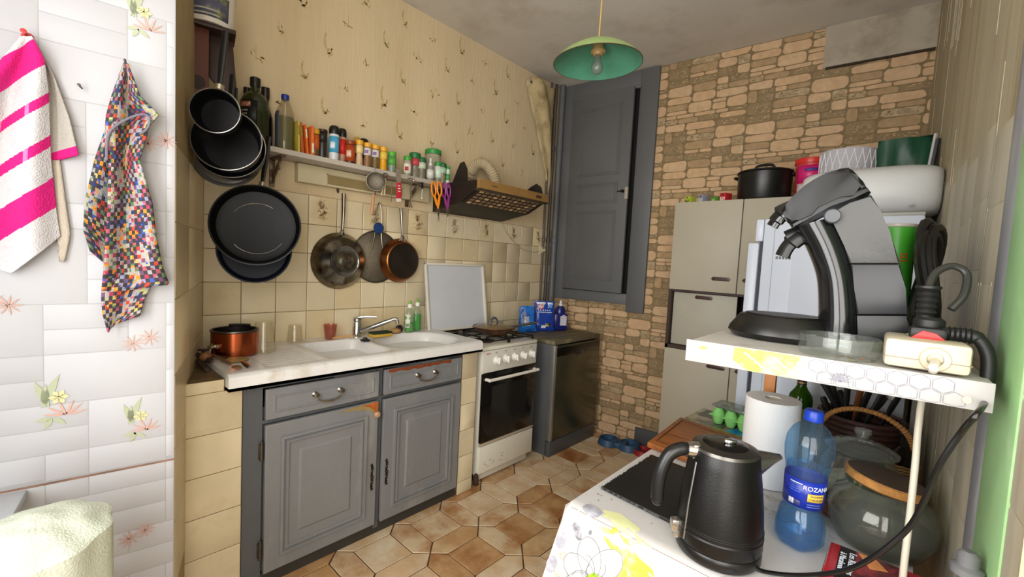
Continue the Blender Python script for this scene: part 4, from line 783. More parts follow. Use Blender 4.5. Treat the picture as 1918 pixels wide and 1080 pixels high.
q = MB(); q.tube([hp(734, 340), hp(733, 378)], .002, 6); fin(q, 'metal_blade', mat('5a4c3e', .4, .8), t)
t = thing('steel_opener', 'steel opener with ring top hanging left of the scissors', 'bottle opener', hp(769, 390))  # steel bottle opener
q = MB(); c = hp(769, 338); q.tube([(c.x, c.y+.020*math.cos(a), c.z+.010*math.sin(a)+.002) for a in [PI*i/12-.1 for i in range(13)]], .0025, 6); q.tube([hp(770, 342), hp(769, 384)], .0042, 8); [q.lathe([(.004, -.003), (.0065, 0), (.004, .003)], 10, T(*hp(769.5, py))) for py in (346, 358, 370)]; fin(q, 'shaft', mat('bdb8b0', .18, 1, var=.1), t)
q = MB(T(*hp(769, 386))); q.lathe([(0, -.010), (.010, -.008), (.013, 0), (.008, .006), (.004, .010)], 16); fin(q, 'opener_head', mat('c9c4bc', .15, 1), t)
t = thing('peg_clip', 'small black clip with clear end hanging left of the orange scissors', 'clip', hp(791, 365)); q = MB(); q.box(-.004, .004, -.006, .006, -.018, .018, 0, b=.002, M=T(*hp(791, 347))); fin(q, 'clip_body', BLACK, t); q = MB(); q.tube([hp(791, 354), hp(790, 372)], .003, 6); fin(q, 'clear_rod', GLASS, t)
def scissors(px, py, pt, col, lab, spread, w_):
    t = thing('scissors', lab, 'scissors', hp(px, pt), 'scissors hanging at the shelf end'); s = SC(hp(px, py)); c = hp(px, py); M_ = FR(c, hp(px+5, py)-hp(px-5, py), None)
    for k, m0 in ((-1, 0), (1, 1)):
        q = MB(M_); loop = [(k*(5.5+4.2*math.cos(a))*s*w_, (4+13*math.sin(a))*s, k*.0015) for a in [2*PI*i/18 for i in range(18)]]; q.tube(loop, .0052, 8, closed=True); q.tube([(k*5*s*w_, -8*s, k*.001), (k*2*s, -22*s, k*.001), (-k*1*s, -32*s, k*.0008)], [.007, .0085, .005], 8); fin(q, 'handle', mat(col, .35, var=.05), t)
        q = MB(M_); q.prism([(-k*3.0*s, -24*s), (k*1.5*s, -30*s), (k*spread*s*.5-1.2*s, (py-pt)*s), (-k*3.4*s, -38*s)], -.0007+k*.0008, .0007+k*.0008); fin(q, 'blade', mat('a7a39c', .2, 1, var=.1), t)
    q = MB(M_); q.lathe([(0, -.003), (.003, -.003), (.003, .003), (0, .003)], 10, T(0, -31*s, 0)); fin(q, 'pivot', STEEL, t)
scissors(818, 358, 415, 'e88a14', 'orange handled scissors hanging from the right end of the shelf', 3, 1.15)
scissors(836, 360, 406, '8a2f7a', 'purple handled scissors at the very end of the shelf by the hood', 1, 1.0)
for (px, py) in ((603, 300), (671, 322), (700, 320), (688, 338)): pass
# ================================================================ PANS ON THE TILED WALL
nonst = mat('101011', .45, var=.15, sc_=6, spec=.25); innr = mat('08080a', .42, var=.2, sc_=7, col2='15171a', lo=.5, hi=.75, spec=.2)
# steel wok seen from below
c = RX(641, 489, .05); s = SC(c); wk = thing('steel_wok', 'shiny steel wok hanging on the tiles with its round base outwards, leftmost of the three', 'pan', c, 'pans hanging on the tiled wall')
M_ = TO((.012, c.y, c.z), (1, 0, 0)); r_ = .152
q = MB(M_); q.lathe([(r_, 0), (r_+.003, .002), (r_, .006), (r_*.93, .028), (r_*.78, .056), (r_*.56, .074), (r_*.54, .078), (r_*.50, .078), (r_*.47, .074), (r_*.2, .074), (r_*.17, .077), (0, .077)], 56); fin(q, 'wok_body', mat('8f887c', .2, 1, var=.22, sc_=6, col2='4a443b', lo=.5, hi=.7), wk)
q = MB(M_ @ T(0, r_*.0, 0)); q.tube([(0, r_*.92, .020), (0, r_+.03, .030), (.006, r_+.12, .022), (.008, r_+.215, .016)], [.008, .007, .010, .011], 12, flat=.6); q.tube([(-.015, r_*.90, .026), (0, r_+.018, .030), (.015, r_*.90, .026)], .005, 8); fin(q, 'handle', mat('8a8378', .25, 1, var=.15), wk)
# splatter screen
c = RX(706, 481, .018); ss = thing('splatter_screen', 'flat round mesh splatter screen hanging between the wok and the copper pan', 'splatter screen', c)
M_ = TO((.010, c.y, c.z), (1, 0, 0)); r_ = .150; q = MB(M_); q.lathe([(0, .002), (r_-.003, .002)], 48); fin(q, 'mesh', mat('7d7363', .45, .5, var=.15, sc_=60, bump=.5, bsc=500), ss, solid=.001)
q = MB(M_); q.tube([(r_*math.cos(a), r_*math.sin(a), .003) for a in [2*PI*i/48 for i in range(48)]], .0045, 6, closed=True); q.tube(spline([(-.055, r_*.0, .006), (-.03, r_*.5, .01), (-.02, r_, .012), (-.018, r_+.10, .014), (0, r_+.165, .014), (.018, r_+.10, .014), (.02, r_, .012), (.03, r_*.5, .01), (.055, 0, .006)], 5), .0036, 8); fin(q, 'wire_frame', mat('8f897e', .3, 1), ss)
q = MB(TO((.035, RX(709, 427, .035).y, RX(709, 427, .035).z), (1, 0, 0))); q.lathe([(0, -.010), (.026, -.008), (.033, 0), (.030, .008), (.012, .012), (0, .012)], 20); fin(q, 'blue_scrubber', mat('12356b', .8, var=.25, sc_=80, bump=.8, bsc=250), label='dark blue round scrubber hooked on the splatter screen handle', cat='scrubber')
# copper pan
c = RX(752, 488, .05); kp = thing('copper_frying_pan', 'copper sided frying pan with dark base hanging right of the splatter screen', 'frying pan', c, 'pans hanging on the tiled wall')
M_ = TO((.022, c.y, c.z), (1, 0, 0)) ; r_ = .130
q = MB(M_); q.lathe([(r_, 0), (r_+.003, .003), (r_-.002, .010), (r_*.87, .045), (r_*.83, .050), (r_*.80, .051)], 50, None, 0); q.lathe([(r_*.80, .051), (r_*.77, .049), (r_*.3, .049), (0, .048)], 50, None, 1); fin(q, 'pan_body', [mat('8f5a34', .28, 1, var=.2, sc_=8), mat('3a332c', .35, .7, var=.25, sc_=9)], kp)
q = MB(M_); q.tube([(0, r_*.93, .022), (-.004, r_+.04, .030), (-.012, r_+.12, .030), (-.014, r_+.185, .022)], [.007, .006, .008, .009], 12, flat=.6); q.tube([(-.018, r_*.90, .026), (0, r_+.03, .030), (.018, r_*.90, .026)], .005, 8); fin(q, 'handle', mat('8a8378', .25, 1, var=.15), kp)
# ---- the corner: wooden rack with dark pans
P = RD(388, 150, 1.72); nF = (CAM-P).normalized(); nH = hz(nF)
rk = thing('wooden_rack', 'dark red brown wooden board rack hanging in the corner above the pans', 'rack', RD(385, 250, 1.60)); wd_ = mat('5a2c1e', .5, var=.15, sc_=5, col2='75402a', lo=.5, hi=.7, st=(1, 1, .2), bump=.1)
M_ = TO(RD(362, 140, 1.60), nH); s = 1.60/FPX
q = MB(M_); q.box(-26*s, 24*s, -112*s, 98*s, -.012, .006, 0, b=.003); q.lathe([(0, .0055), (.026, .0055), (.026, .0072), (0, .0072)], 20, T(6*s, -12*s, 0), 1); fin(q, 'back_board', [wd_, mat('2a1611', .6)], rk)
q = MB(M_); q.prism([(24*s, 90*s), (62*s, 86*s), (72*s, -32*s), (60*s, -30*s), (24*s, 10*s)], -.05, -.035, b=.001); q.box(22*s, 24*s, 10*s, 90*s, -.05, .0); fin(q, 'side_board', mat('2c1610', .5, var=.15), rk)
q = MB(M_); q.box(-28*s, 66*s, 88*s, 96*s, -.10, .035, 0, b=.003); fin(q, 'top_shelf', mat('2f1a13', .5, var=.15), rk)
for (px, py) in ((-10, 20), (20, 10)): q = MB(M_); q.tube([(px*s, 30*s, -.010), (px*s, 30*s, -.20)], .005, 8); fin(q, 'wall_peg', wd_, rk)
tbP = M_ @ V((24*s, 96*s+.001, -.03)); tb = thing('plastic_tub', 'white plastic tub with printed label on top of the wooden rack', 'tub', tbP)
q = MB(T(*tbP)); rT = .080; q.lathe([(0, 0), (rT*.94, 0), (rT*.98, .008), (rT*1.05, .12), (rT*1.08, .122), (rT*1.08, .132), (0, .134)], 40); fin(q, 'tub_body', mat('cfc9bd', .4), tb)
q = MB(T(*tbP)); q.lathe([(rT*.99, .016), (rT*1.045, .100)], 30, None, 0, None, -2.6, .6); fin(q, 'tub_label', mat('4a4d60', .45, var=.25, sc_=50, col2='7d8050', lo=.5, hi=.62), tb, solid=.001)
q = MB(T(*tbP)); [q.lathe([(rT*(1.005+.003*k), .022+.016*k), (rT*(1.007+.003*k), .028+.016*k)], 16, None, 0, None, -1.3, .2) for k in range(4)]; fin(q, 'label_print', mat('a8a69a', .5, var=.3, sc_=90), tb, solid=.001)
q = MB(T(*tbP)); q.box(-.02, .02, -.012, .0, .0, .03, M=RZm(-1.0) @ T(.08, 0, 0), b=.003); fin(q, 'white_clip', WHITE, tb)
def cpan(px, py, dep, r_, tilt, yaw_, name, label, depth_p, mats, hl=None, hr=.011, cat='saucepan', group='dark pans hanging in the corner', rim=True, hdir=(0, 1)):
    """dark pan with its open side towards the room, hanging by the handle"""
    P = RD(px, py, dep); n = (CAM-P).normalized(); n = (Matrix.Rotation(yaw_, 3, 'Z') @ n); n.z += tilt; n.normalize(); M_ = TO(P, n); t = thing(name, label, cat, P, group)
    q = MB(M_); d = depth_p; q.lathe([(0, -d), (r_*.80, -d), (r_*.9, -d*.8), (r_, -.002), (r_+.002, 0)], 52, None, 0); q.lathe([(r_+.002, 0), (r_-.004, 0), (r_*.88, -d*.75), (r_*.78, -d+.006), (0, -d+.006)], 52, None, 1); fin(q, 'pan_body', mats[:2], t)
    if rim: q = MB(M_); q.tube([(r_*math.cos(a), r_*math.sin(a), .001) for a in [2*PI*i/52 for i in range(52)]], .0019, 6, closed=True); fin(q, 'rim', mats[2], t)
    if hl:
        q = MB(M_ @ Matrix.Rotation(-math.atan2(hdir[0], hdir[1]), 4, 'Z')); q.tube([(0, r_-.002, -.014), (0, r_+.03, -.016), (0, r_+hl*.5, -.018), (0, r_+hl, -.02)], [hr*.7, hr*.8, hr*1.1, hr], 12, flat=.6); ho = fin(q, 'handle', mat('131314', .4, var=.1), t)
        q = MB(M_ @ Matrix.Rotation(-math.atan2(hdir[0], hdir[1]), 4, 'Z')); q.tube([(0, r_-.001, -.014), (0, r_+.018, -.015)], hr*1.0, 12); fin(q, 'handle_collar', mat('c9c0aa', .25, .9), t)
    return t, M_
rimm = mat('9a9892', .3, .9, var=.2); rimd = mat('4a4a4a', .35, .7)
cpan(403, 207, 1.42, .073, .30, -.30, 'saucepan', 'smallest black saucepan with bright rim, topmost in the corner', .06, (nonst, innr, rimm), .20, .014, hdir=(.06, 1))
cpan(425, 262, 1.50, .108, .36, -.25, 'saucepan', 'medium black saucepan with scratched inside below the smallest one', .07, (nonst, mat('0e0e0f', .4, var=.25, sc_=8, col2='2c2c2c', lo=.55, hi=.8, spec=.3), rimm), .14, .012)
cpan(431, 275, 1.575, .115, .36, -.25, 'saucepan', 'larger black saucepan nested behind the medium saucepan', .075, (nonst, innr, rimm), .12, .012)
cpan(425, 292, 1.66, .118, .30, -.2, 'pan_cover', 'greyish translucent round lid behind the black saucepans', .012, (mat('4e4a45', .25, var=.1), mat('5a564f', .25, var=.1), rimd), None, cat='lid')
t, M_ = cpan(480, 421, 1.72, .160, .16, -.10, 'large_frying_pan', 'large black frying pan hanging low in the corner, in front of the blue one', .045, (nonst, innr, mat('222222', .4)), .21, .013, 'frying pan', None, True, (.09, 1))
q = MB(M_); q.tube([(.100*math.cos(a), .100*math.sin(a)-.006, -.036) for a in [1.0+1.5*i/20 for i in range(21)]], .0016, 6); q.tube([(.108*math.cos(a), .108*math.sin(a)-.004, -.036) for a in [3.9+1.8*i/20 for i in range(21)]], .0016, 6); fin(q, 'glint_arcs', mat('b8b8b4', .25, .8), t)  # pale arcs stand in for light glinting on the pan's inside
cpan(478, 468, 1.80, .136, .0, .0, 'blue_frying_pan', 'dark navy frying pan hanging behind and below the large black one', .035, (mat('0d111c', .5, var=.1, spec=.25), mat('0e121e', .5, var=.12, spec=.25), mat('141926', .5)), .10, .012, 'frying pan', None)
# ================================================================ CREAM CUPBOARD ON THE BACK WALL
crm = mat('aaa391', .5, var=.04, sc_=3); brn = mat('38261d', .55, var=.1)
WX0, WX1, WY, WZ = 1.192, 2.02, 2.70, 1.787
wc = thing('kitchen_dresser', 'tall cream kitchen cupboard with brown edged niche against the stone paper wall', 'cupboard', (1.6, 2.9, 0))
q = MB(); q.box(WX0, WX1, WY+.02, 3.06, .02, .862, 0); q.box(WX0, WX1, WY+.02, 3.06, 1.236, WZ, 0); q.box(WX0, WX0+.018, WY+.0, 3.06, .86, 1.24, 1); q.box(WX0, WX1, WY+.0, 3.06, .862, .885, 1); q.box(WX0, WX1, WY+.01, 3.06, 1.226, 1.24, 1); q.box(WX0, WX1, 2.95, 2.96, .88, 1.23, 1); q.box(WX1-.018, WX1, WY, 3.06, .86, 1.24, 1)
q.box(WX0, WX1, WY+.06, WY+.08, 0, .03, 1)
fin(q, 'carcass', [crm, brn], wc)
def slot(y, x, z, do):
    b = MB(FR((0, y, 0), (1, 0, 0))); b.prism([(x-.055, z), (x-.045, z+.012), (x+.045, z+.012), (x+.055, z), (x+.045, z-.010), (x-.045, z-.010)], -.001, .003, b=.001); b.prism([(x-.040, z), (x-.035, z+.006), (x+.035, z+.006), (x+.04, z), (x+.035, z-.004), (x-.035, z-.004)], .003, .0036); fin(b, 'handle_slot', mat('3c2018', .4, var=.1), do)
for (x0, x1, z0, z1, hx, hz_) in ((WX0, 1.588, 1.238, WZ, 1.50, 1.320), (1.592, WX1, 1.238, WZ, 1.67, 1.320), (WX0, 1.588, .09, .866, 1.51, .790), (1.592, WX1, .09, .866, 1.67, .790)):
    b = MB(); b.box(x0+.001, x1-.001, WY, WY+.019, z0+.002, z1, 0, b=.002); do = fin(b, 'door', crm, wc); slot(WY, hx, hz_, do)
b = MB(); b.box(WX0+.022, 1.590, WY+.035, WY+.052, .888, 1.222, 0, b=.002); do = fin(b, 'flap', mat('aaa596', .5, var=.04), wc); slot(WY+.035, 1.40, 1.198, do)
def topc(px, py, y=2.74): p = RY(px, py, y); return p.x
for (px, w_, h_, col, c2, lab) in ((1289, .036, .040, 'a9bd3a', '3a3a24', 'small lime green carton on the cream cupboard, leftmost of the four'), (1314, .034, .045, '8f919c', 'b8b8bc', 'small grey carton between the lime and green cartons on the cupboard'), (1338, .022, .028, '5f9a3a', '9abf7a', 'tiny green carton left of the red carton on the cupboard'), (1355, .038, .048, 'b8262c', 'd8c8c0', 'small red and white carton left of the black pot')):
    x = topc(px, 366); P = V((x, 2.745, WZ+.001)); t = thing('food_carton', lab, 'carton', P, 'small cartons on the cream cupboard'); q = MB(T(*P) @ RZm(-.35)); q.box(-w_/2, w_/2, -.01, .05, 0, h_, 0, b=.001); fin(q, 'carton_box', mat(col, .5, var=.1), t)
    q = MB(T(*P) @ RZm(-.35)); q.box(-w_*.42, w_*.42, -.0108, -.0100, h_*.08, h_*.5, 0); q.box(-w_*.2, w_*.25, -.0108, -.0100, h_*.7, h_*.85, 1); fin(q, 'print', [mat(c2, .5, col2=col, sc_=120, lo=.5, hi=.6), mat('2a2a26', .6)], t)
x = topc(1428, 340); P = V((x-.01, 2.83, WZ+.001)); pt = thing('black_stockpot', 'round black lidded pot on top of the cream cupboard', 'pot', P); q = MB(T(*P)); pr = .140
q.lathe([(0, 0), (pr*.94, 0), (pr*.97, .006), (pr, .152), (pr+.004, .155), (pr, .158)], 40); fin(q, 'pot_body', mat('131312', .35, var=.15), pt)
q = MB(T(*P)); q.lathe([(pr+.004, .158), (pr+.002, .166), (pr*.6, .176), (0, .180)], 40); ldd = fin(q, 'lid', mat('191918', .35, var=.1), pt)
q = MB(T(*P)); q.tube(spline([(-.05, -.02, .176), (-.04, -.02, .200), (0, -.02, .205), (.04, -.02, .2), (.05, -.02, .176)], 4), .008, 8); fin(q, 'lid_handle', BLACK, ldd)
for s_ in (-1, 1): q = MB(T(*P)); q.tube(spline([(s_*pr, -.03, .14), (s_*(pr+.016), -.02, .142), (s_*(pr+.016), .02, .142), (s_*pr, .03, .14)], 4), .007, 8); fin(q, 'side_handle', BLACK, pt)
x = topc(1507, 330); P = V((x+.012, 2.83, WZ+.001)); t = thing('snack_tub', 'pink and red cylindrical tub with red lid on the cream cupboard beside the fridge', 'tub', P); q = MB(T(*P)); rr_t = .072
q.lathe([(0, 0), (rr_t*.92, 0), (rr_t, .19)], 30, None, 0); fin(q, 'tub_body', mat('c23a30', .35, var=.1), t)
q = MB(T(*P)); q.lathe([(rr_t*.975, .08), (rr_t*1.01, .172)], 24, None, 0, None, -2.4, -.2); fin(q, 'pink_label', mat('c81f6e', .35, var=.05), t, solid=.001)
q = MB(T(*P)); q.lathe([(rr_t*.93, .01), (rr_t*.97, .075)], 24, None, 0, None, -2.4, -.2); fin(q, 'pale_band', mat('c9b8bc', .4, var=.2, sc_=40), t, solid=.001)
q = MB(T(*P)); q.lathe([(rr_t*1.015, .14), (rr_t*1.02, .155)], 10, None, 0, None, -1.8, -1.0); fin(q, 'purple_mark', mat('4a3a8a', .4), t, solid=.001)
q = MB(T(*P)); q.lathe([(rr_t+.004, .185), (rr_t+.006, .19), (rr_t+.004, .212), (rr_t-.004, .214), (0, .210)], 30, None, 0); fin(q, 'lid', mat('c9302a', .35), t)
# ================================================================ FRIDGE
fw = mat('b9c0cc', .35, var=.02, sc_=3); FX0, FX1, FY0, FY1, FZ = 1.862, 2.345, 2.0, 2.56, 1.592
fr = thing('refrigerator', 'white refrigerator standing behind the coffee machine with its side to the room', 'refrigerator', (2.1, 2.28, 0))
q = MB(); q.box(FX0, FX1, FY0, FY1, .03, FZ, 0, b=.008); q.box(FX0+.03, FX1-.03, FY0+.03, FY1-.03, 0, .03, 1)
for (z0, z1) in ((.30, 1.50),):
    m_ = FR((0, FY0, 0), (1, 0, 0))
    q.prism([(FX0+.11, z0), (FX0+.11, z1-.03), (FX0+.14, z1), (FX1-.05, z1), (FX1-.04, z1-.02), (FX1-.04, z0)], 0, .003, M=m_, b=.0025)
q.box(FX0+.040, FX0+.042, FY0-.0012, FY0+.002, .03, FZ-.01, 1)
fin(q, 'fridge_body', [fw, mat('8b8f98', .5)], fr)
q = MB(); q.box(FX0-.012, FX0+.002, FY0+.012, FY1-.01, .06, FZ-.02, 0); fin(q, 'door_seal', mat('20242e', .6), fr)
q = MB(); q.box(FX0-.055, FX0-.012, FY0, FY1, .55, FZ-.10, 0, b=.008); fin(q, 'fridge_door', fw, fr)
q = MB(); q.box(FX0-.055, FX0-.012, FY0, FY1, .06, .54, 0, b=.008); fin(q, 'freezer_door', fw, fr)
q = MB(); q.box(FX0-.03, FX0+.0, FY0, FY1, FZ-.095, FZ-.002, 0, b=.006); fin(q, 'top_fascia', fw, fr)
# rounded white appliance on the fridge
wap = mat('bfc1c0', .45, var=.03); cA = RY(1668, 354, 1.98); P = V((2.175, 2.18, FZ+.002)); t = thing('white_bread_maker', 'rounded white appliance lying on top of the fridge', 'appliance', P)
q = MB()
def rb(u, v):
    a = 2*PI*u; hw = .185; e = 2*v-1; k = (1-abs(e)**4)**.25 if abs(e) < 1 else 0
    return (P.x+ .218*e, P.y+.17*k*math.copysign(abs(math.cos(a))**.7, math.cos(a)), FZ+.002+.098+.097*(.35+.65*k)*math.copysign(abs(math.sin(a))**.75, math.sin(a))*(1 if True else 0))
q.grid(rb, 40, 28, cu=True); q.poly([rb(i/40, 0) for i in range(40)]); q.poly([rb(i/40, 1) for i in range(40)])
fin(q, 'appliance_body', wap, t, sharp=60)
q = MB(); q.box(P.x-.10, P.x+.17, 2.03, 2.30, FZ+.001, FZ+.014, 0, b=.004); fin(q, 'base_plate', mat('9c9b94', .5), t)
q = MB(); [q.ball((P.x+x, 2.022, FZ+.035), .008, .004, .003, 0, 8) for x in (-.03, .13)]; fin(q, 'vent_mark', mat('8e9090', .4), t)
# roll and bag stand on the fridge behind it
P = V((2.075, 2.44, FZ+.001)); pr_ = mat('a3a1a6', .8, var=.03)
q = MB(T(*P)); prr = .105; q.lathe([(.02, 0), (prr, 0), (prr, .335), (.02, .335), (.02, 0)], 48)
for sgn in (1, -1):
    for k in range(22):
        a0 = 2*PI*k/22; q.tube([(prr*math.cos(a0+sgn*.052*j), prr*math.sin(a0+sgn*.052*j), .02+j*.022) for j in range(15)], .0016, 4, 1)
fin(q, 'embossed_paper_roll', [pr_, mat('c9c9cf', .8)], label='grey white paper roll with embossed diamond pattern on the fridge', cat='paper roll', base=P)
P = V((2.262, 2.46, FZ+.001)); t = thing('green_bag', 'dark green bag with black and white edge beside the embossed paper roll', 'bag', P)
q = MB(T(*P))
q.grid(lambda u, v: (-.085+.17*u, -.06+.02*math.sin(u*4+v*3)+.008*noise.noise(V((u*6, v*6, 1))), .36*v), 12, 12); q.grid(lambda u, v: (-.085+.17*u, .05+.01*math.sin(v*5), .36*v), 6, 6)
q.grid(lambda u, v: (-.085, -.06+.11*u+.02*math.sin(v*3)*(1-u), .36*v), 4, 8); q.grid(lambda u, v: (.085, -.06+.11*u+.02*math.sin(4+v*3)*(1-u), .36*v), 4, 8); q.poly([(-.085, -.05, .36), (.085, -.07, .36), (.085, .05, .36), (-.085, .05, .36)])
fin(q, 'bag_body', mat('12402a', .45, var=.15, sc_=8, bump=.3, bsc=20), t)
q = MB(T(*P)); q.tube([(.070, -.078, 0), (.074, -.080, .12), (.082, -.082, .25), (.090, -.084, .36)], .006, 6, 0); q.tube([(.082, -.078, 0), (.088, -.080, .12), (.092, -.082, .25), (.098, -.084, .34)], .008, 6, 1); fin(q, 'bag_edge', [mat('a6a6a2', .5), mat('1c1c20', .5)], t)
# black coiled cables hung beside the fridge
P = V((2.345, 1.36, 1.24)); t = thing('hanging_black_cables', 'bundle of black cables hanging beside the fridge against the right wall', 'cable', P); q = MB(); rr2 = random.Random(8)
for k in range(11):
    cx, cy = 2.348+rr2.uniform(-.010, .010), 1.36+rr2.uniform(-.05, .05); L_ = rr2.uniform(.09, .13); q.tube([(cx+.010*math.sin(2*a), cy+.06*math.cos(a), 1.37+L_*math.sin(a)) for a in [2*PI*i/24 for i in range(24)]], .009, 8, closed=True)
fin(q, 'cable_coil', mat('141312', .4, var=.15), t)
q = MB(); q.tube(spline([(2.345, 1.32, 1.42), (2.345, 1.28, 1.31), (2.350, 1.24, 1.232)], 6), .010, 8); q.tube(spline([(2.345, 1.33, 1.3), (2.34, 1.27, 1.25), (2.31, 1.22, 1.235)], 6), .008, 8); fin(q, 'cable_tail', mat('1a1918', .4), t)
q = MB(); q.box(2.325, 2.340, 1.28, 1.31, 1.40, 1.43, b=.004); fin(q, 'cable_tie', mat('77756f', .4), t)
# ================================================================ TABLE
TZ = .75; TX0, TX1, TY0, TY1 = 1.725, 2.375, .868, 1.97
tb_ = thing('kitchen_table', 'kitchen table under the patterned oilcloth', 'table', (2.05, 1.4, 0))
q = MB(); q.box(TX0+.01, TX1-.01, TY0+.012, TY1-.01, TZ-.03, TZ-.004, 0); q.box(TX0+.05, TX1-.05, TY0+.05, TY1-.05, TZ-.11, TZ-.03, 0); fin(q, 'tabletop', mat('8a6a48', .5, var=.15), tb_)
for x in (TX0+.06, TX1-.06):
    for y in (TY0+.06, TY1-.06): q = MB(); q.box(x-.025, x+.025, y-.025, y+.025, 0, TZ-.11, 0, b=.004); fin(q, 'leg', mat('7a5c3e', .5), tb_)
# oilcloth: u over the width, v from the back edge, over the front edge, down
VT = TY1-TY0
def cloth(x, d):
    """x across; d distance from the back edge along the cloth"""
    fold = .03; k = (x-TX0)/(TX1-TX0)
    if d < VT-fold: y, z = TY1-d, TZ+.002
    elif d < VT+fold*.57:
        a = (d-(VT-fold))/fold; y, z = TY0+fold-fold*math.sin(a), TZ+.002-fold*(1-math.cos(a))
    else:
        e = d-(VT+fold*.57); y, z = TY0-.0-.20*e, TZ-.028-e*.98
    if d > VT-.01:
        e = d-VT+.01; xx = x-.17*e*(1-k)-.03*e*math.sin(k*9)*(1-k); y += .020*math.sin(k*15+1)*min(1, e*4)*(.3+.7*(e/.5))-.06*e*math.exp(-k*5)
        return V((xx, y, z))
    return V((x, y, z))
q = MB(); DL = VT+.46
q.grid(lambda u, v: cloth(TX0+(TX1-TX0)*u, DL*v), 40, 90, m=9)
q.grid(lambda u, v: (TX0-.0-.012*u-.05*u*math.exp(-(v*VT)/.1 if 0 else -8*(1-v))-.01*math.sin(v*30)*u, TY1-VT*v-.08*u*math.exp(-8*(1-v)), TZ+.002-.45*u), 12, 40, m=9)
clm = bpy.data.materials.new('oilcloth'); clm.use_nodes = True; nt = clm.node_tree; N = nt.nodes; L = nt.links; b = N['Principled BSDF']; b.inputs['Roughness'].default_value = .3
def mk(t, **k):
    n = N.new(t)
    for a, c_ in k.items(): setattr(n, a, c_)
    return n
tc = mk('ShaderNodeTexCoord'); n1 = mk('ShaderNodeTexNoise'); n1.inputs['Scale'].default_value = 34; n1.inputs['Detail'].default_value = 8; n1.inputs['Roughness'].default_value = .75; L.new(tc.outputs['Object'], n1.inputs[0])
n2 = mk('ShaderNodeTexNoise'); n2.inputs['Scale'].default_value = 3.5; n2.inputs['Detail'].default_value = 3; L.new(tc.outputs['Object'], n2.inputs[0])
mu = mk('ShaderNodeMath', operation='MULTIPLY'); L.new(n1.outputs[0], mu.inputs[0]); L.new(n2.outputs[0], mu.inputs[1])
mr = mk('ShaderNodeMapRange'); mr.inputs[1].default_value = .31; mr.inputs[2].default_value = .42; L.new(mu.outputs[0], mr.inputs[0])
mx = mk('ShaderNodeMix', data_type='RGBA'); mx.inputs[6].default_value = srgb('c3c1be'); mx.inputs[7].default_value = srgb('8f8672'); L.new(mr.outputs[0], mx.inputs[0]); L.new(mx.outputs[2], b.inputs['Base Color'])
# printed pattern that follows the cloth
gA = mat('9b9ba6', .35, var=.12, sc_=30, col2='c9c9d0', lo=.45, hi=.7); gB = mat('77777f', .35, var=.2, sc_=40, col2='b9b9c0', lo=.45, hi=.65); yel = mat('bfcb45', .35, var=.08, sc_=22, col2='d9dea0', lo=.5, hi=.66); ylp = mat('d6d9a4', .35, var=.05); ink = mat('6a6a74', .5); pal = mat('cfccc6', .35, var=.04); grn = mat('9cc436', .4, var=.2, sc_=90, col2='5f8a1c', lo=.5, hi=.6)
pm_ = q; HD = .0011
def cpt(x, d, h=HD):
    p = cloth(x, d); e = .002; a = cloth(x+e, d)-p; c_ = cloth(x, d+e)-p; n = a.cross(c_).normalized()
    if n.z < 0 or (abs(n.z) < .2 and n.y > 0): n = -n
    return p+n*h
def cshape(pts, m, h=HD):
    cx = sum(p[0] for p in pts)/len(pts); cy = sum(p[1] for p in pts)/len(pts); n = len(pts); rings = []
    for k in (1, .66, .33): rings.append([pm_.bm.verts.new(cpt(cx+(x-cx)*k, cy+(y-cy)*k, h)) for x, y in pts])
    for a, b_ in zip(rings, rings[1:]):
        for i in range(n): pm_.f([a[i], a[(i+1) % n], b_[(i+1) % n], b_[i]], m)
    pm_.f(rings[-1], m)
def cline(pts, wd, m, h=HD):
    P = spline([(a, b_, 0) for a, b_ in pts], 6); A = []; B = []
    for i in range(len(P)):
        t = (P[min(i+1, len(P)-1)]-P[max(i-1, 0)]).normalized(); nn = V((-t.y, t.x, 0))*wd*.5; A.append(pm_.bm.verts.new(cpt(P[i].x+nn.x, P[i].y+nn.y, h))); B.append(pm_.bm.verts.new(cpt(P[i].x-nn.x, P[i].y-nn.y, h)))
    for i in range(len(P)-1): pm_.f([A[i], B[i], B[i+1], A[i+1]], m)
def ell(cx, cy, a, b_, rot=0, n=18, e=2.2, jit=.06, r2=random.Random(12)):
    o = []
    for i in range(n):
        t = 2*PI*i/n; c_, s_ = math.cos(t), math.sin(t); r_ = (abs(c_)**e+abs(s_)**e)**(-1/e)*(1+r2.uniform(-jit, jit)); x, y = a*c_*r_, b_*s_*r_; o.append((cx+x*math.cos(rot)-y*math.sin(rot), cy+x*math.sin(rot)+y*math.cos(rot)))
    return o
F0 = VT
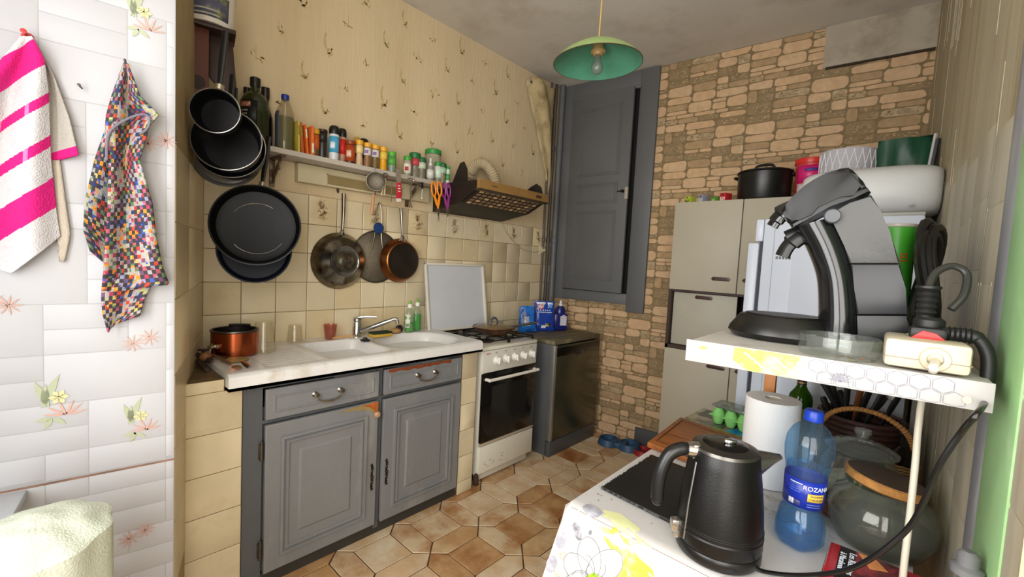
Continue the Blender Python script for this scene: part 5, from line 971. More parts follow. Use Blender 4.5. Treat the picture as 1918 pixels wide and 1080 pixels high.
for (x, d, a, b_, r_, m) in ((1.752, F0+.015, .010, .028, .3, 0), (1.785, F0-.030, .026, .020, .2, 0), (1.775, F0+.035, .010, .022, -.7, 1), (1.742, F0+.075, .014, .020, 0, 0), (1.738, F0+.14, .014, .022, 0, 0), (1.725, F0+.20, .013, .014, 0, 1), (1.76, F0+.19, .014, .013, .3, 0), (1.808, F0+.022, .004, .006, 0, 1),
    (2.005, F0+.052, .014, .022, .2, 0), (2.058, F0+.038, .026, .033, -.3, 1), (2.045, F0+.115, .020, .016, 0, 1), (2.10, F0-.01, .014, .020, .5, 0), (2.135, F0-.02, .010, .014, 0, 0), (2.12, F0+.06, .032, .026, 0, 1), (2.175, F0+.03, .02, .02, 0, 0), (2.20, F0-.07, .016, .02, 0, 0), (2.23, F0+.05, .025, .03, .4, 0),
    (2.16, F0-.29, .022, .014, .2, 0), (2.18, F0-.34, .020, .012, 0, 0), (2.30, F0-.03, .02, .025, 0, 1), (1.80, F0-.9, .03, .022, 0, 1), (1.77, F0-.95, .026, .02, 0, 0), (2.30, F0+.10, .03, .02, 0, 0), (2.17, F0+.12, .016, .022, .3, 0)): cshape(ell(x, d, a, b_, r_), m)
cshape([(1.815, F0-.035), (1.845, F0-.045), (1.88, F0-.03), (1.90, F0+.0), (1.93, F0+.02), (1.965, F0+.03), (1.985, F0+.06), (1.985, F0+.11), (1.99, F0+.165), (1.975, F0+.19), (1.95, F0+.16), (1.92, F0+.14), (1.90, F0+.10), (1.885, F0+.085), (1.89, F0+.05), (1.87, F0+.03), (1.845, F0+.02), (1.83, F0-.0)], 2, HD*.8)
cshape([(1.80, F0-.05), (1.84, F0-.07), (1.90, F0-.05), (1.95, F0-.01), (1.99, F0+.02), (1.96, F0+.028), (1.92, F0+.012), (1.88, F0-.01), (1.83, F0-.03)], 3, HD*.7)
r9 = random.Random(3)
for k in range(22):
    x, d = r9.uniform(1.90, 1.975), r9.uniform(F0+.03, F0+.16)
    if x-1.89 > (d-F0-.06)*.6-.0: cshape(ell(x, d, .009, .003, r9.uniform(.3, 1.1), 8), 3, HD*1.3)
# big flower
FCX, FD = 1.845, F0+.115
for k, (a, ln, wd) in enumerate(((.3, .085, .05), (1.2, .085, .05), (2.2, .09, .055), (3.2, .08, .05), (4.2, .085, .05), (5.3, .09, .05))):
    x, y = FCX+math.cos(a)*ln*.45, FD+math.sin(a)*ln*.55; P_ = ell(x, y, ln*.55, wd*.6, a, 20, 2.0, .03); cshape(P_, 4, HD*(1.2+.05*k)); cline([P_[i] for i in range(0, 20, 2)]+[P_[0]], .0010, 5, HD*2.2)
for a in (0.8, 2.6, 3.9, 5.0): x, y = FCX+math.cos(a)*.02, FD+math.sin(a)*.024; P_ = ell(x, y, .028, .018, a+.3, 14, 2, .03); cline([P_[i] for i in range(0, 11)], .0012, 5, HD*2.4)
cshape(ell(FCX+.006, FD+.004, .015, .022, .4), 6, HD*2.6)
for k in range(9): cline([(1.78+k*.011, F0+.235), (1.775+k*.011, F0+.25), (1.785+k*.011, F0+.262), (1.78+k*.011, F0+.28)], .0008, 5)
for k in range(26):
    x, d = 1.76+r9.random()*.10, F0+.22+r9.random()*.09; P_ = ell(x, d, .009, .009, 0, 6, 2, 0); cline(P_+[P_[0]], .0007, 7, HD)
# crumbs and worn specks on the table
for k in range(90):
    x, d = r9.uniform(TX0+.01, 2.05), r9.uniform(VT-1.0, VT-.05); 
    if r9.random() < .7: x = min(x, r9.uniform(TX0+.01, 1.80))
    cshape(ell(x, d, r9.uniform(.001, .005), r9.uniform(.0008, .003), r9.random()*3, 6, 2, .3), 8 if r9.random() < .5 else 1, HD)
oc = fin(pm_, 'oilcloth', [gA, gB, yel, ylp, pal, ink, grn, mat('c9a8a0', .5), mat('8a6a4a', .6), clm], label='white oilcloth with yellow, grey pebble and flower print draped over the table', cat='tablecloth', base=(2.05, 1.4, TZ), kind='nofix', doubles=False)
# ================================================================ ON THE TABLE
Z1 = TZ+.0048
def quadboard(pts, z, th, name, lab, cat, m, b=.002, **k):
    P = [RZ(px, py, z) for px, py in pts]; q = MB(); q.prism([(p.x, p.y) for p in P], z-.0, z+th, 0, b=b); return fin(q, name, m, label=lab, cat=cat, base=P[0], **k), P
SL = [(1.752, 1.0), (1.945, .985), (1.985, 1.29), (1.755, 1.30)]
q = MB(); q.prism(SL[::1], Z1, Z1+.009, 0, b=.002)
rr2 = random.Random(6)
for k in range(4):
    a, b_ = SL[k], SL[(k+1) % 4]
    for i in range(26): t_ = rr2.random(); x, y = a[0]+(b_[0]-a[0])*t_, a[1]+(b_[1]-a[1])*t_; q.ball((x, y, Z1+.0045), .005, .0035, .0038, 1, 6)
fin(q, 'slate_board', [mat('100f0e', .5, var=.15, sc_=40), mat('3a3a38', .7, var=.4, sc_=90)], label='black slate board lying flat beside the kettle', cat='board')
q = MB()
bd = [(1.712, 1.36), (1.985, 1.33), (1.96, 1.66), (1.69, 1.70)]; q.prism(bd, Z1, Z1+.020, 0, b=.004)
q.tube([(1.73, 1.39, Z1+.0205), (1.96, 1.36, Z1+.0205), (1.938, 1.63, Z1+.0205), (1.712, 1.665, Z1+.0205)], .0022, 5, 1, closed=True)
fin(q, 'wooden_cutting_board', [mat('8f5424', .4, var=.22, sc_=5, col2='5f3013', lo=.48, hi=.72, st=(1, 9, 1)), mat('4a240e', .6)], label='brown wooden cutting board behind the kettle', cat='cutting board')
gb = thing('glass_cutting_board', 'glass board with printed landscape picture behind the wooden cutting board', 'board', (1.83, 1.86, Z1)); q = MB(); q.prism([(1.690, 1.73), (1.94, 1.70), (1.92, 1.90), (1.70, 1.945)], Z1, Z1+.006, 0, b=.001); fin(q, 'glass_sheet', mat('6a6250', .1, var=.25, sc_=25, col2='8b7f5e', lo=.42, hi=.6, coat=.5), gb)
q = MB(); q.prism([(1.712, 1.83), (1.80, 1.82), (1.80, 1.92), (1.72, 1.93)], Z1+.006, Z1+.0066, 0); q.prism([(1.85, 1.725), (1.925, 1.715), (1.915, 1.79), (1.87, 1.775)], Z1+.006, Z1+.0066, 1); q.prism([(1.76, 1.74), (1.84, 1.73), (1.84, 1.80), (1.77, 1.80)], Z1+.006, Z1+.0066, 2); fin(q, 'picture_print', [mat('3c3a30', .2, var=.4, sc_=60), mat('1c7aa8', .2, var=.1), mat('5a6050', .2, var=.3, sc_=50)], gb)
# egg carton, green, upside view
P = V((1.862, 1.80, Z1+.008)); t = thing('egg_carton', 'green egg box with clear lid beside the paper roll', 'egg box', P); q = MB(T(*P) @ RZm(-.15)); em = mat('6fae5e', .75, var=.1, sc_=30)
for i in range(3):
    for j in range(2):
        x, y = -.05+i*.048, -.022+j*.046; q.lathe([(0, 0), (.014, .001), (.022, .020), (.0235, .034)], 16, T(x, y, 0)); q.lathe([(.0235, .036), (.022, .048), (.013, .064), (0, .067)], 16, T(x, y, 0))
q.box(-.078, .072, -.048, .05, .033, .037, 0, b=.001); fin(q, 'egg_tray', em, t)
q = MB(T(*P) @ RZm(-.15)); q.box(-.074, .068, -.040, .050, .068, .078, 0, b=.003); fin(q, 'clear_lid', mat('c9cfca', .15, trans=.7, var=.1), t)
# paper towel roll
P = RZ(1450, 905, Z1); P = V((2.055, 1.425, Z1)); s = SC(P); rP = .070; hP = .246; pr2 = thing('paper_towel_roll', 'upright white paper towel roll behind the blue bottle', 'paper roll', P)
q = MB(T(*P)); q.lathe([(.02, 0), (rP, 0), (rP+.001, .002), (rP+.001, hP-.002), (rP, hP), (.022, hP), (.019, hP-.03), (.02, 0)], 56); fin(q, 'paper', mat('d9d7d4', .9, var=.02, bump=.35, bsc=120), pr2)
q = MB(T(*P)); q.lathe([(.019, hP-.002), (.0205, hP-.002), (.0205, .002), (.019, .002), (.019, hP-.002)], 24); fin(q, 'cardboard_core', mat('b0a591', .8), pr2)
# wine bottle
P = RZ(1490, 835, Z1); P = V((2.062, 1.86, Z1)); s = SC(P); wb = thing('wine_bottle', 'green wine bottle with cork and gold collar behind the paper towel roll', 'bottle', P); h = .272
q = MB(T(*P)); q.lathe([(0, 0), (.036, 0), (.0385, .004), (.0385, h*.58), (.035, h*.64), (.020, h*.72), (.0145, h*.77), (.0135, h*.95), (.015, h*.955), (.015, h*.985), (.012, h)], 32); fin(q, 'bottle_glass', mat('4a7a12', .06, trans=.6, var=.05, ior=1.4), wb)
q = MB(T(*P)); q.lathe([(.0155, h*.78), (.0155, h*.965)], 20, None, 0); q.lathe([(.0158, h*.80), (.0158, h*.815)], 20, None, 1); q.lathe([(.0160, h*.90), (.0160, h*.955)], 20, None, 1); fin(q, 'neck_foil', [mat('2a1612', .4, var=.1), mat('b59a5c', .35, .6)], wb)
q = MB(T(*P)); q.lathe([(.011, h*.98), (.011, h+.028), (0, h+.028)], 14); fin(q, 'cork', mat('8f5a3c', .8, var=.2), wb)
q = MB(T(*P)); q.lathe([(.0392, .05), (.0392, .13)], 20, None, 0, None, -2.6, .2); fin(q, 'bottle_label', mat('6a6a3a', .5, var=.2), wb, solid=.0006)
# kettle
P = V((2.057, .968, Z1)); kt = thing('electric_kettle', 'matt black electric kettle with steel spout in the foreground', 'kettle', P)
kd = (CAM-P); up2 = 0; s = SC(P+V((0, 0, .12))); hK = .236; kb = mat('0a0a0a', .36, var=.05, bump=.08, bsc=300, spec=.4); axr = V((RT.x, RT.y, 0)).normalized(); KM = FR(P, axr, V((0, 0, 1)).cross(axr), (0, 0, 1)) @ Matrix.Diagonal((1.03, 1.03, 1.045, 1))
q = MB(KM); q.lathe([(0, .002), (.079, .002), (.083, .008), (.083, .022), (.081, .026)], 56, None, 0); fin(q, 'base_plate', mat('121212', .3, var=.05), kt)
q = MB(KM); q.lathe([(.081, .027), (.0835, .034), (.083, .06), (.0795, .11), (.074, .155), (.069, .19), (.066, .214), (.0645, .217)], 56, None, 0); q.lathe([(.0832, .052), (.0842, .054), (.0830, .057)], 56, None, 0); fin(q, 'kettle_body', kb, kt)
q = MB(KM); [q.lathe([(.0828, .062+k*.004), (.0836, .063+k*.004), (.0826, .064+k*.004)], 56, None, 0) for k in range(2)]; fin(q, 'ribbed_band', mat('0d0d0d', .5), kt)
q = MB(KM); q.lathe([(.0645, .217), (.063, .223), (.045, .2275), (.042, .2275)], 48, None, 0); lid = fin(q, 'steel_rim', mat('5f5d58', .3, .9, var=.05), kt)
q = MB(KM); q.lathe([(.044, .2275), (.040, .230), (.018, .232), (0, .232)], 40, None, 0); lid = fin(q, 'lid', mat('0d0d0d', .15), kt)
q = MB(KM); q.lathe([(.008, .231), (.010, .236), (.009, .240), (0, .242)], 20, T(.006, -.008, 0) @ Matrix.Diagonal((1.4, .8, 1, 1))); fin(q, 'lid_knob', CHROME, lid)
q = MB(KM)
def spt(u, v):
    a = -PI*.5+PI*2*u; tip = V((.116, 0, .206)); cx, cz = .055, .185; ry, rz = .030, .038; base = V((cx, ry*math.sin(a), cz+rz*math.cos(a)*.9)); end = V((tip.x-.012*(math.cos(a) < 0)*abs(math.cos(a)), .010*math.sin(a), tip.z-.0+.006*math.cos(a))); return base.lerp(end, v)
q.grid(spt, 24, 8, cu=True); fin(q, 'spout', mat('a39f97', .22, .95, var=.05), kt)
q = MB(KM); hh_ = spline([(-.058, .0, .212), (-.085, 0, .214), (-.113, 0, .202), (-.128, 0, .172), (-.134, 0, .135), (-.134, 0, .102)], 8); q.tube(hh_, [.012]*8+[.0135]*(len(hh_)-9)+[.011], 16); q.ball((-.134, 0, .100), .011, .011, .010); fin(q, 'handle', mat('151515', .3, var=.05), kt)
q = MB(KM); q.tube([(-.056, 0, .211), (-.068, 0, .212), (-.080, 0, .213)], [.017, .016, .014], 16); q.box(-.070, -.055, -.012, .012, .196, .226, b=.003); fin(q, 'handle_collar', CHROME, kt)
q = MB(KM); q.box(-.101, -.079, -.009, .009, .040, .064, b=.003); q.box(-.095, -.080, -.008, .008, .026, .044, b=.002); fin(q, 'switch_lever', mat('b5b2ac', .2, .9), kt)
q = MB(KM); q.tube([(-.081, -.022, .035), (-.077, -.022, .11), (-.067, -.020, .195)], .0018, 6); fin(q, 'water_gauge', mat('8c8c8a', .3, .8), kt)
kc = MB(); pts = [RZ(1400, 1056, Z1+.006), RZ(1432, 1070, Z1+.005), RD(1500, 1077, .80), RD(1580, 1068, .74), RD(1640, 1040, .70), RD(1700, 990, .67), RD(1732, 935, .65), RD(1760, 870, .63), RD(1800, 810, .61), RD(1832, 772, .59), RD(1850, 745, .66)]
kc.tube(spline(pts, 8), .0042, 10); fin(kc, 'kettle_cord', mat('101010', .25), label='black kettle cord curving up in front of the jars to the right wall', cat='cord')
# water bottle
P = V((2.180, 1.128, Z1)); tl = Matrix.Rotation(.0, 4, 'Y'); bt = thing('water_bottle', 'blue plastic water bottle with dark blue label between kettle and jars', 'bottle', P); bb = mat('c4e3fa', .05, trans=.95, var=.0, ior=1.2); h = .302
B_ = [(0, .004), (.025, .0), (.036, .006), (.046, .022), (.0475, .05), (.043, .078), (.037, .092), (.0365, .096), (.0385, .10), (.0400, .17), (.0405, .178), (.045, .20), (.0475, .225), (.045, .25), (.034, .272), (.018, .286), (.0135, .290), (.0135, .295)]
q = MB(T(*P) @ Matrix.Rotation(.03, 4, 'Y'))
def wbf(u, v):
    t_ = v*(len(B_)-1); i = min(int(t_), len(B_)-2); f_ = t_-i; r_ = B_[i][0]*(1-f_)+B_[i+1][0]*f_; z = B_[i][1]*(1-f_)+B_[i+1][1]*f_; a = 2*PI*u
    if z < .075: r_ *= 1+.07*math.cos(5*a)*(1 if z < .03 else .5)
    return (r_*math.cos(a), r_*math.sin(a), z)
q.grid(wbf, 50, 54, cu=True); fin(q, 'bottle_body', bb, bt)
q = MB(T(*P) @ Matrix.Rotation(.03, 4, 'Y')); q.lathe([(.0120, .290), (.0185, .290), (.019, .294), (.0185, .308), (.016, .313), (0, .314)], 30); fin(q, 'bottle_cap', mat('123aa8', .35), bt)
q = MB(T(*P) @ Matrix.Rotation(.03, 4, 'Y')); q.lathe([(0, .006), (.034, .008), (.043, .022), (.0445, .05), (.040, .076), (.0345, .09), (.0345, .1), (.036, .16), (.0385, .185), (0, .185)], 36); fin(q, 'water', mat('cfe9fb', .02, trans=.97, var=0, ior=1.15), bt)
q = MB(T(*P) @ Matrix.Rotation(.03, 4, 'Y')); q.lathe([(.0388, .102), (.0402, .165)], 48, None, 0); lbl = fin(q, 'bottle_label', mat('1a2f9c', .3, var=.08), bt, solid=.0005)
LBM = T(*P) @ Matrix.Rotation(.03, 4, 'Y'); a_c = math.atan2((CAM-P).y, (CAM-P).x)
def wrap(mb_or_o, a0, r_, z0):
    pass
def ctext(s_, size, a0, z0, r_, m, name, parent, M=LBM, sx=1.0, rot=0):
    """lettering bent round a cylinder of radius r_"""
    o = text(s_, size, ID, m, name, parent, .0002, sx); off = rootloc(parent)
    for v_ in o.data.vertices:
        x, y, z = v_.co+off; x2 = x*math.cos(rot)-y*math.sin(rot); y2 = x*math.sin(rot)+y*math.cos(rot); a = a0+x2/r_; v_.co = (M @ V(((r_+z)*math.cos(a), (r_+z)*math.sin(a), z0+y2)))-off
    return o
def cpatch(a0, a1, z0, z1, r_, m, name, parent, M=LBM): q = MB(M); q.lathe([(r_, z0), (r_, z1)], 10, None, 0, None, a0, a1); return fin(q, name, m, parent, solid=.0005)
lw = mat('dfe6ee', .4)
ctext('ROZANA', .0135, a_c+.62, .150, .0410, lw, 'label_lettering', lbl)
cpatch(a_c+.18, a_c+1.05, .1215, .139, .0407, mat('d9b63a', .4), 'yellow_flag', lbl); ctext('MAGNESIUM', .0048, a_c+.62, .134, .0413, mat('2a2f6a', .5), 'flag_lettering', lbl); ctext('+ 60% DE SELS', .0045, a_c+.62, .127, .0413, mat('2a2f6a', .5), 'flag_lettering', lbl)
cpatch(a_c-.70, a_c-.12, .107, .119, .0405, mat('c9ccd6', .4, col2='3a3f70', sc_=150, lo=.5, hi=.52, st=(1, 1, .02)), 'barcode', lbl)
cpatch(a_c-.72, a_c-.10, .155, .157, .0407, lw, 'white_rule', lbl)
for k in range(4): cpatch(a_c-.72, a_c-.15, .1515-k*.005, .1530-k*.005, .0406, mat('5f78c4', .4), 'small_print', lbl)
for k in range(2): cpatch(a_c+.2, a_c+.9, .1145-k*.005, .1158-k*.005, .0406, mat('6f84c9', .4), 'small_print', lbl)
# wicker tray with jars
wkm = mat('6a3a1e', .6, var=.3, sc_=60, bump=.6, bsc=150)
P = V((2.26, 1.50, Z1)); wt_ = thing('wicker_tray', 'brown wicker tray under the glass jar with small bottles at its left end', 'tray', P); Mw = T(*P) @ RZm(.1)
q = MB(Mw); q.box(-.095, .095, -.17, .17, 0, .005, 0)
for z in (.010, .018, .026, .034): q.tube([(x, y, z) for x, y in ((-.1, -.17), (0, -.175), (.1, -.17), (.104, 0), (.1, .17), (0, .175), (-.1, .17), (-.104, 0))], .0045, 6, closed=True)
q.tube([(x, y, .042) for x, y in ((-.102, -.175), (0, -.18), (.102, -.175), (.108, 0), (.102, .175), (0, .18), (-.102, .175), (-.108, 0))], .007, 8, closed=True)
for i in range(15):
    for sx_ in (-1, 1): q.tube([(sx_*.101, -.165+i*.0235, 0), (sx_*.105, -.165+i*.0235, .02), (sx_*.101, -.165+i*.0235, .042)], .004, 5)
fin(q, 'tray_weave', wkm, wt_)
def gjar(P, prof, inner, mg, name, lab, parts, cat='jar'):
    t = thing(name, lab, cat, P); q = MB(T(*P)); q.lathe(prof, 48); fin(q, 'glass_body', mg, t); return t
gj = mat('f1f3ec', .04, trans=.94, var=0, ior=1.25)
P = V((2.262, 1.46, Z1+.007)); t = gjar(P, [(0, 0), (.070, 0), (.082, .01), (.090, .05), (.086, .095), (.070, .125), (.066, .133), (.070, .137), (.066, .139), (.062, .13), (.082, .09), (.086, .05), (.078, .012), (0, .006)], None, gj, 'glass_candy_jar', 'clear glass jar with glass knob lid standing in the wicker tray', None)
q = MB(T(*P)); q.lathe([(.072, .140), (.079, .143), (.080, .147), (.060, .160), (.03, .170), (.012, .174), (.013, .182), (.019, .190), (.018, .200), (0, .202)], 40); fin(q, 'glass_lid', mat('e6e9df', .06, trans=.8, var=0, ior=1.3), t)
q = MB(T(*P)); q.lathe([(0, .006), (.072, .008), (.080, .03), (.078, .055), (.05, .068), (0, .07)], 24); fin(q, 'white_contents', mat('b9b5ac', .9, var=.15, sc_=60, bump=.8, bsc=60), t)
P = V((2.315, 1.262, Z1)); t = gjar(P, [(0, 0), (.060, 0), (.078, .010), (.098, .05), (.100, .085), (.088, .115), (.066, .130), (.062, .136), (.072, .141), (.070, .144), (.058, .136), (.084, .112), (.096, .085), (.094, .05), (.074, .013), (0, .006)], None, mat('e4e7dd', .05, trans=.93, var=0, ior=1.3), 'glass_cookie_jar', 'round bellied glass jar with tilted cork lid in the right foreground', None)
q = MB(T(*P) @ T(0, 0, .148) @ Matrix.Rotation(.14, 4, 'Y') @ Matrix.Rotation(-.05, 4, 'X')); q.lathe([(0, -.006), (.064, -.006), (.074, .0), (.074, .014), (.070, .017)], 40, None, 0); q.lathe([(.070, .017), (0, .019)], 40, None, 1); fin(q, 'cork_lid', [mat('9a6a34', .8, var=.25, sc_=60, bump=.5, bsc=120), mat('4a3c2e', .6, var=.15)], t)
q = MB(T(*P)); q.lathe([(0, .007), (.07, .012), (.090, .05), (.09, .06), (0, .065)], 24); fin(q, 'dark_contents', mat('1e1a15', .9, var=.3, sc_=20), t)
for (dx, dy, lab, col) in ((-.072, -.125, 'tiny dark bottle in the near left corner of the wicker tray', '2c2420'), (-.07, -.09, 'tiny clear bottle in the left side of the wicker tray', '8a8a80')):
    P = V((2.26+dx, 1.50+dy, Z1+.006)); lathe_thing('small_bottle', lab, 'bottle', P, [(0, 0), (.013, 0), (.014, .03), (.007, .04), (.007, .05), (0, .05)], mat(col, .15, var=.1), group='little bottles in the wicker tray')
# arched basket behind
P = V((2.24, 1.80, Z1)); bk = thing('utensil_basket', 'dark wicker basket full of black handled kitchen utensils with a tan arched handle', 'basket', P)
q = MB(T(*P)); q.lathe([(0, .003), (.095, .003), (.11, .10), (.112, .16), (.106, .16), (.104, .10), (.09, .01), (0, .01)], 32)
for k in range(9): q.tube([(( .098+.0016*k+.0015*(i % 2))*math.cos(2*PI*i/36), (.098+.0016*k+.0015*(i % 2))*math.sin(2*PI*i/36), .012+k*.018) for i in range(36)], .008, 6, closed=True)
fin(q, 'basket_weave', mat('3a2016', .6, var=.3, sc_=60, bump=.6, bsc=120), bk)
hk = V((2.235, 1.60, Z1)); q = MB(); pts = spline([RY(1538, 790, 1.62), RY(1560, 771, 1.62), RY(1600, 765, 1.62), RY(1650, 777, 1.62), RY(1690, 803, 1.63), RY(1707, 828, 1.65), RY(1712, 870, 1.67), RY(1714, 905, 1.69)], 6); q.tube(pts, .0065, 10)
for i in range(0, len(pts)-1): q.lathe([(.0065, -.0025), (.0085, 0), (.0065, .0025)], 8, TO(pts[i], (V(pts[i+1])-V(pts[i]))+V((1e-5, 0, 0)), (0, 1, .1)))
pp = V(pts[0]); q.tube([pp, pp+V((0, .01, -.06)), pp+V((.0, .03, -.14))], .0065, 8)
fin(q, 'arched_handle', mat('9a6a34', .55, var=.25, sc_=80), bk)
rr2 = random.Random(21); bc = V((2.24, 1.80, Z1+.08))
def utn(i, px, py, kind, lab, m):
    tip = RY(px, py, 1.80+rr2.uniform(-.05, .05)); b0 = V((2.24+rr2.uniform(-.04, .04), 1.80+rr2.uniform(-.04, .04), Z1+.03)); t = thing('kitchen_utensil', lab, 'utensil', b0, 'utensils in the basket'); d = (tip-b0); q = MB(); q.tube([b0, b0+d*.5, b0+d*.62, b0+d*.95, tip], [.005, .006, .010, .011, .008], 10, flat=.7); fin(q, 'handle', m, t); return t, tip, d
for i, (px, py, lab, m) in enumerate(((1533, 700, 'black knife handle leaning furthest left out of the utensil basket', BLACK), (1556, 712, 'second black handle from the left in the utensil basket', BLACK), (1573, 730, 'short black handle in front in the utensil basket', BLACK), (1541, 742, 'lowest black handle on the left rim of the utensil basket', BLACK), (1640, 705, 'black handle in the middle back of the utensil basket', BLACK), (1655, 735, 'thick black handle right of the wooden one in the utensil basket', BLACK), (1700, 712, 'long black handle leaning right out of the utensil basket', BLACK))): utn(i, px, py, 0, lab, m)
t, tip, d = utn(9, 1590, 692, 0, 'black ladle like utensil with wide flat disc standing up in the basket', BLACK); q = MB(TO(tip, (-.3, -1, .9))); q.ball((0, 0, 0), .042, .030, .010); fin(q, 'disc_head', BLACK, t)
t, tip, d = utn(10, 1617, 710, 0, 'brown wooden handled utensil standing in the middle of the basket', mat('6f3f1c', .5, var=.2))
t, tip, d = utn(11, 1690, 700, 0, 'grey metal spatula leaning right out of the basket', STEEL); q = MB(TO(tip-d*.12, (-.3, -1, .2), d)); q.box(-.022, .022, -.05, .04, -.001, .001, b=.0005); fin(q, 'spatula_blade', mat('8f8a80', .3, .8, var=.15), t)
# dark figure vase at right
P = V((2.353, 1.50, Z1)); P = V((2.350, 1.66, Z1)); t = thing('wicker_wrapped_flask', 'small dark glass flask in wicker sleeve behind the cork lidded jar', 'flask', P); q = MB(T(*P)); q.lathe([(0, .0), (.03, 0), (.034, .03), (.034, .11), (.014, .13), (.012, .16), (.016, .165), (0, .168)], 24); fin(q, 'flask_glass', mat('15100c', .1), t)
q = MB(T(*P)); [q.tube([((.0365)*math.cos(2*PI*i/20), (.0365)*math.sin(2*PI*i/20), .006+k*.008+.002*(i % 2)) for i in range(20)], .0035, 6, closed=True) for k in range(10)]; fin(q, 'wicker_sleeve', mat('8a6a42', .6, var=.25, sc_=60), t)
# books
bA = RZ(1561, 1014, TZ+.045); bB = RZ(1728, 1078, TZ+.045); bth = math.atan2((bB-bA).y, (bB-bA).x)
P = V((bA.x, bA.y, Z1))+V((.075*math.cos(bth)+.106*math.sin(bth), .075*math.sin(bth)-.106*math.cos(bth), 0)); Mb = T(*P) @ RZm(bth)
bx = thing('cookbook', 'white and orange book lying under the red book at the lower right', 'book', P, 'books at the table front'); q = MB(Mb); q.box(-.082, .10, -.12, .105, 0, .012, 0, b=.001); fin(q, 'book_pages', mat('d0cdc4', .5), bx); q = MB(Mb); q.box(-.084, .10, -.12, .107, .012, .0135, 0); q.box(-.0845, -.083, -.12, .107, 0, .0135, 0); q.box(-.083, -.070, .02, .05, .0133, .0138, 1); q.box(-.083, -.072, -.04, -.01, .0133, .0138, 2); fin(q, 'cover', [mat('d6d3cf', .35), mat('d8702a', .4), mat('3f7a3c', .4)], bx)
P2 = P+V((0, 0, .0142)); rb_ = thing('red_cookbook', 'red recipe book with dark cover band and white title, lower right corner', 'book', P2, 'books at the table front'); Mr = T(*P2) @ RZm(bth)
q = MB(Mr); q.box(-.072, .10, -.125, .103, .002, .022, 0, b=.001); fin(q, 'book_pages', mat('cfc8b8', .6), rb_)
q = MB(Mr); q.box(-.075, .10, -.128, .106, .022, .0245, 0, b=.0008); q.box(-.075, .10, -.128, .106, 0, .002, 0); q.box(-.079, -.0735, -.128, .106, 0, .0245, 0, b=.0015); cv = fin(q, 'cover', mat('b01a26', .25, var=.05), rb_)
q = MB(Mr); q.box(-.062, -.036, -.126, .104, .0245, .0249, 0); q.box(-.036, .03, -.126, .104, .0245, .0248, 1); q.prism([(-.033, .102), (-.005, .102), (.015, .07), (-.012, .055)], .0248, .0252, 2); q.prism([(.03, .104), (.098, .104), (.098, -.12), (.03, -.12)], .0245, .0248, 3); fin(q, 'cover_picture', [mat('1c1a1d', .3), mat('3c2226', .3, var=.4, sc_=30, col2='8a3438', lo=.45, hi=.6), mat('c9824a', .3, var=.15, sc_=30), mat('a32a36', .3, var=.15, sc_=10)], cv)
ML = Mr @ Matrix.Rotation(-PI/2, 4, 'Z')
text('Les Recettes', .017, Mr @ T(-.040, .045, .0250) @ RZm(-PI/2), lw, 'title_lettering', cv, al='CENTER'); text('à Marabout', .015, Mr @ T(-.055, .045, .0250) @ RZm(-PI/2), lw, 'title_lettering', cv)
text('Marmite', .024, Mr @ T(.066, .04, .0250) @ RZm(-PI/2), mat('c9a8a0', .4), 'title_lettering', cv)
# ================================================================ SHELF OVER THE TABLE
HZ = 1.22; HX0, HX1, HY = 2.0, 2.425, .865
os_ = thing('table_shelf', 'white oilcloth covered shelf above the table carrying the coffee machine', 'shelf', (2.2, 1.3, HZ-.045))
edge = mat('a9a6a0', .4, var=.05, sc_=30, col2='857f72', lo=.55, hi=.75)
q = MB(); q.prism([(HX0, HY), (HX1-.002, HY+.035), (HX1-.045, 1.86), (HX0-.015, 1.62)], HZ-.040, HZ-.0, 0, b=.003); fin(q, 'shelf_board', edge, os_)
q = MB(FR((HX0, HY, 0), (HX1-HX0, .035, 0))); LW = HX1-HX0
q.box(-.004, LW-.001, HZ-.042, HZ+.0015, 0, .0022, 0, b=.001); fp2 = fin(q, 'cloth_fascia', mat('a3a19f', .4, var=.03), os_)
FM2 = FR((HX0, HY, 0), (HX1-HX0, .035, 0)); q = MB(FM2)
q.prism([(.085, HZ), (.19, HZ), (.185, HZ-.02), (.188, HZ-.041), (.11, HZ-.041), (.083, HZ-.025)], .0022, .0028, 0)
for k in range(10): leaf(q, .10+.009*k, HZ-.008-.0032*(k % 5)*2, .014, -.4, .004, 1, .0031)
leaf(q, .005, HZ-.015, .05, .25, .016, 1, .0030); leaf(q, .02, HZ-.012, .018, .1, .008, 2, .0033)
for k in range(7):
    for j in range(2):
        cx = .215+k*.026+(.013 if j else 0); cy = HZ-.012-j*.020; hx = [(cx+.0135*math.cos(a), max(HZ-.0405, cy+.0125*math.sin(a))) for a in [PI/6+i*PI/3 for i in range(7)]]
        for a, b_ in zip(hx, hx[1:]): squig(q, [a, ((a[0]+b_[0])/2, (a[1]+b_[1])/2), b_], .0009, 3, .0031)
for a in range(9): leaf(q, .248, HZ-.033, .018, .15+a*.35, .0022, 3, .0033)
squig(q, [(.236, HZ-.039), (.240, HZ-.022), (.256, HZ-.022), (.260, HZ-.039)], .0012, 3, .0033); leaf(q, .2455, HZ-.034, .005, .8, .0015, 3, .0034); leaf(q, .2455, HZ-.031, .005, -.8, .0015, 3, .0034)
for k in range(8): leaf(q, .02+.011*k, HZ-.03+.002*(k % 3), .010, k*.8, .003, 4, .0031)
fin(q, 'fascia_print', [yel, mat('d9dcb8', .4), mat('8fae4a', .4), mat('777782', .5), mat('9c9ca0', .5)], fp2)
for x, z in ((.190, HZ-.014), (.397, HZ-.028), (.055, HZ-.016)): q = MB(FM2); q.lathe([(.006, .002), (.0055, .0035), (0, .004)], 14, T(x, z, 0)); fin(q, 'drawing_pin', mat('b9b094', .35, .5), os_)
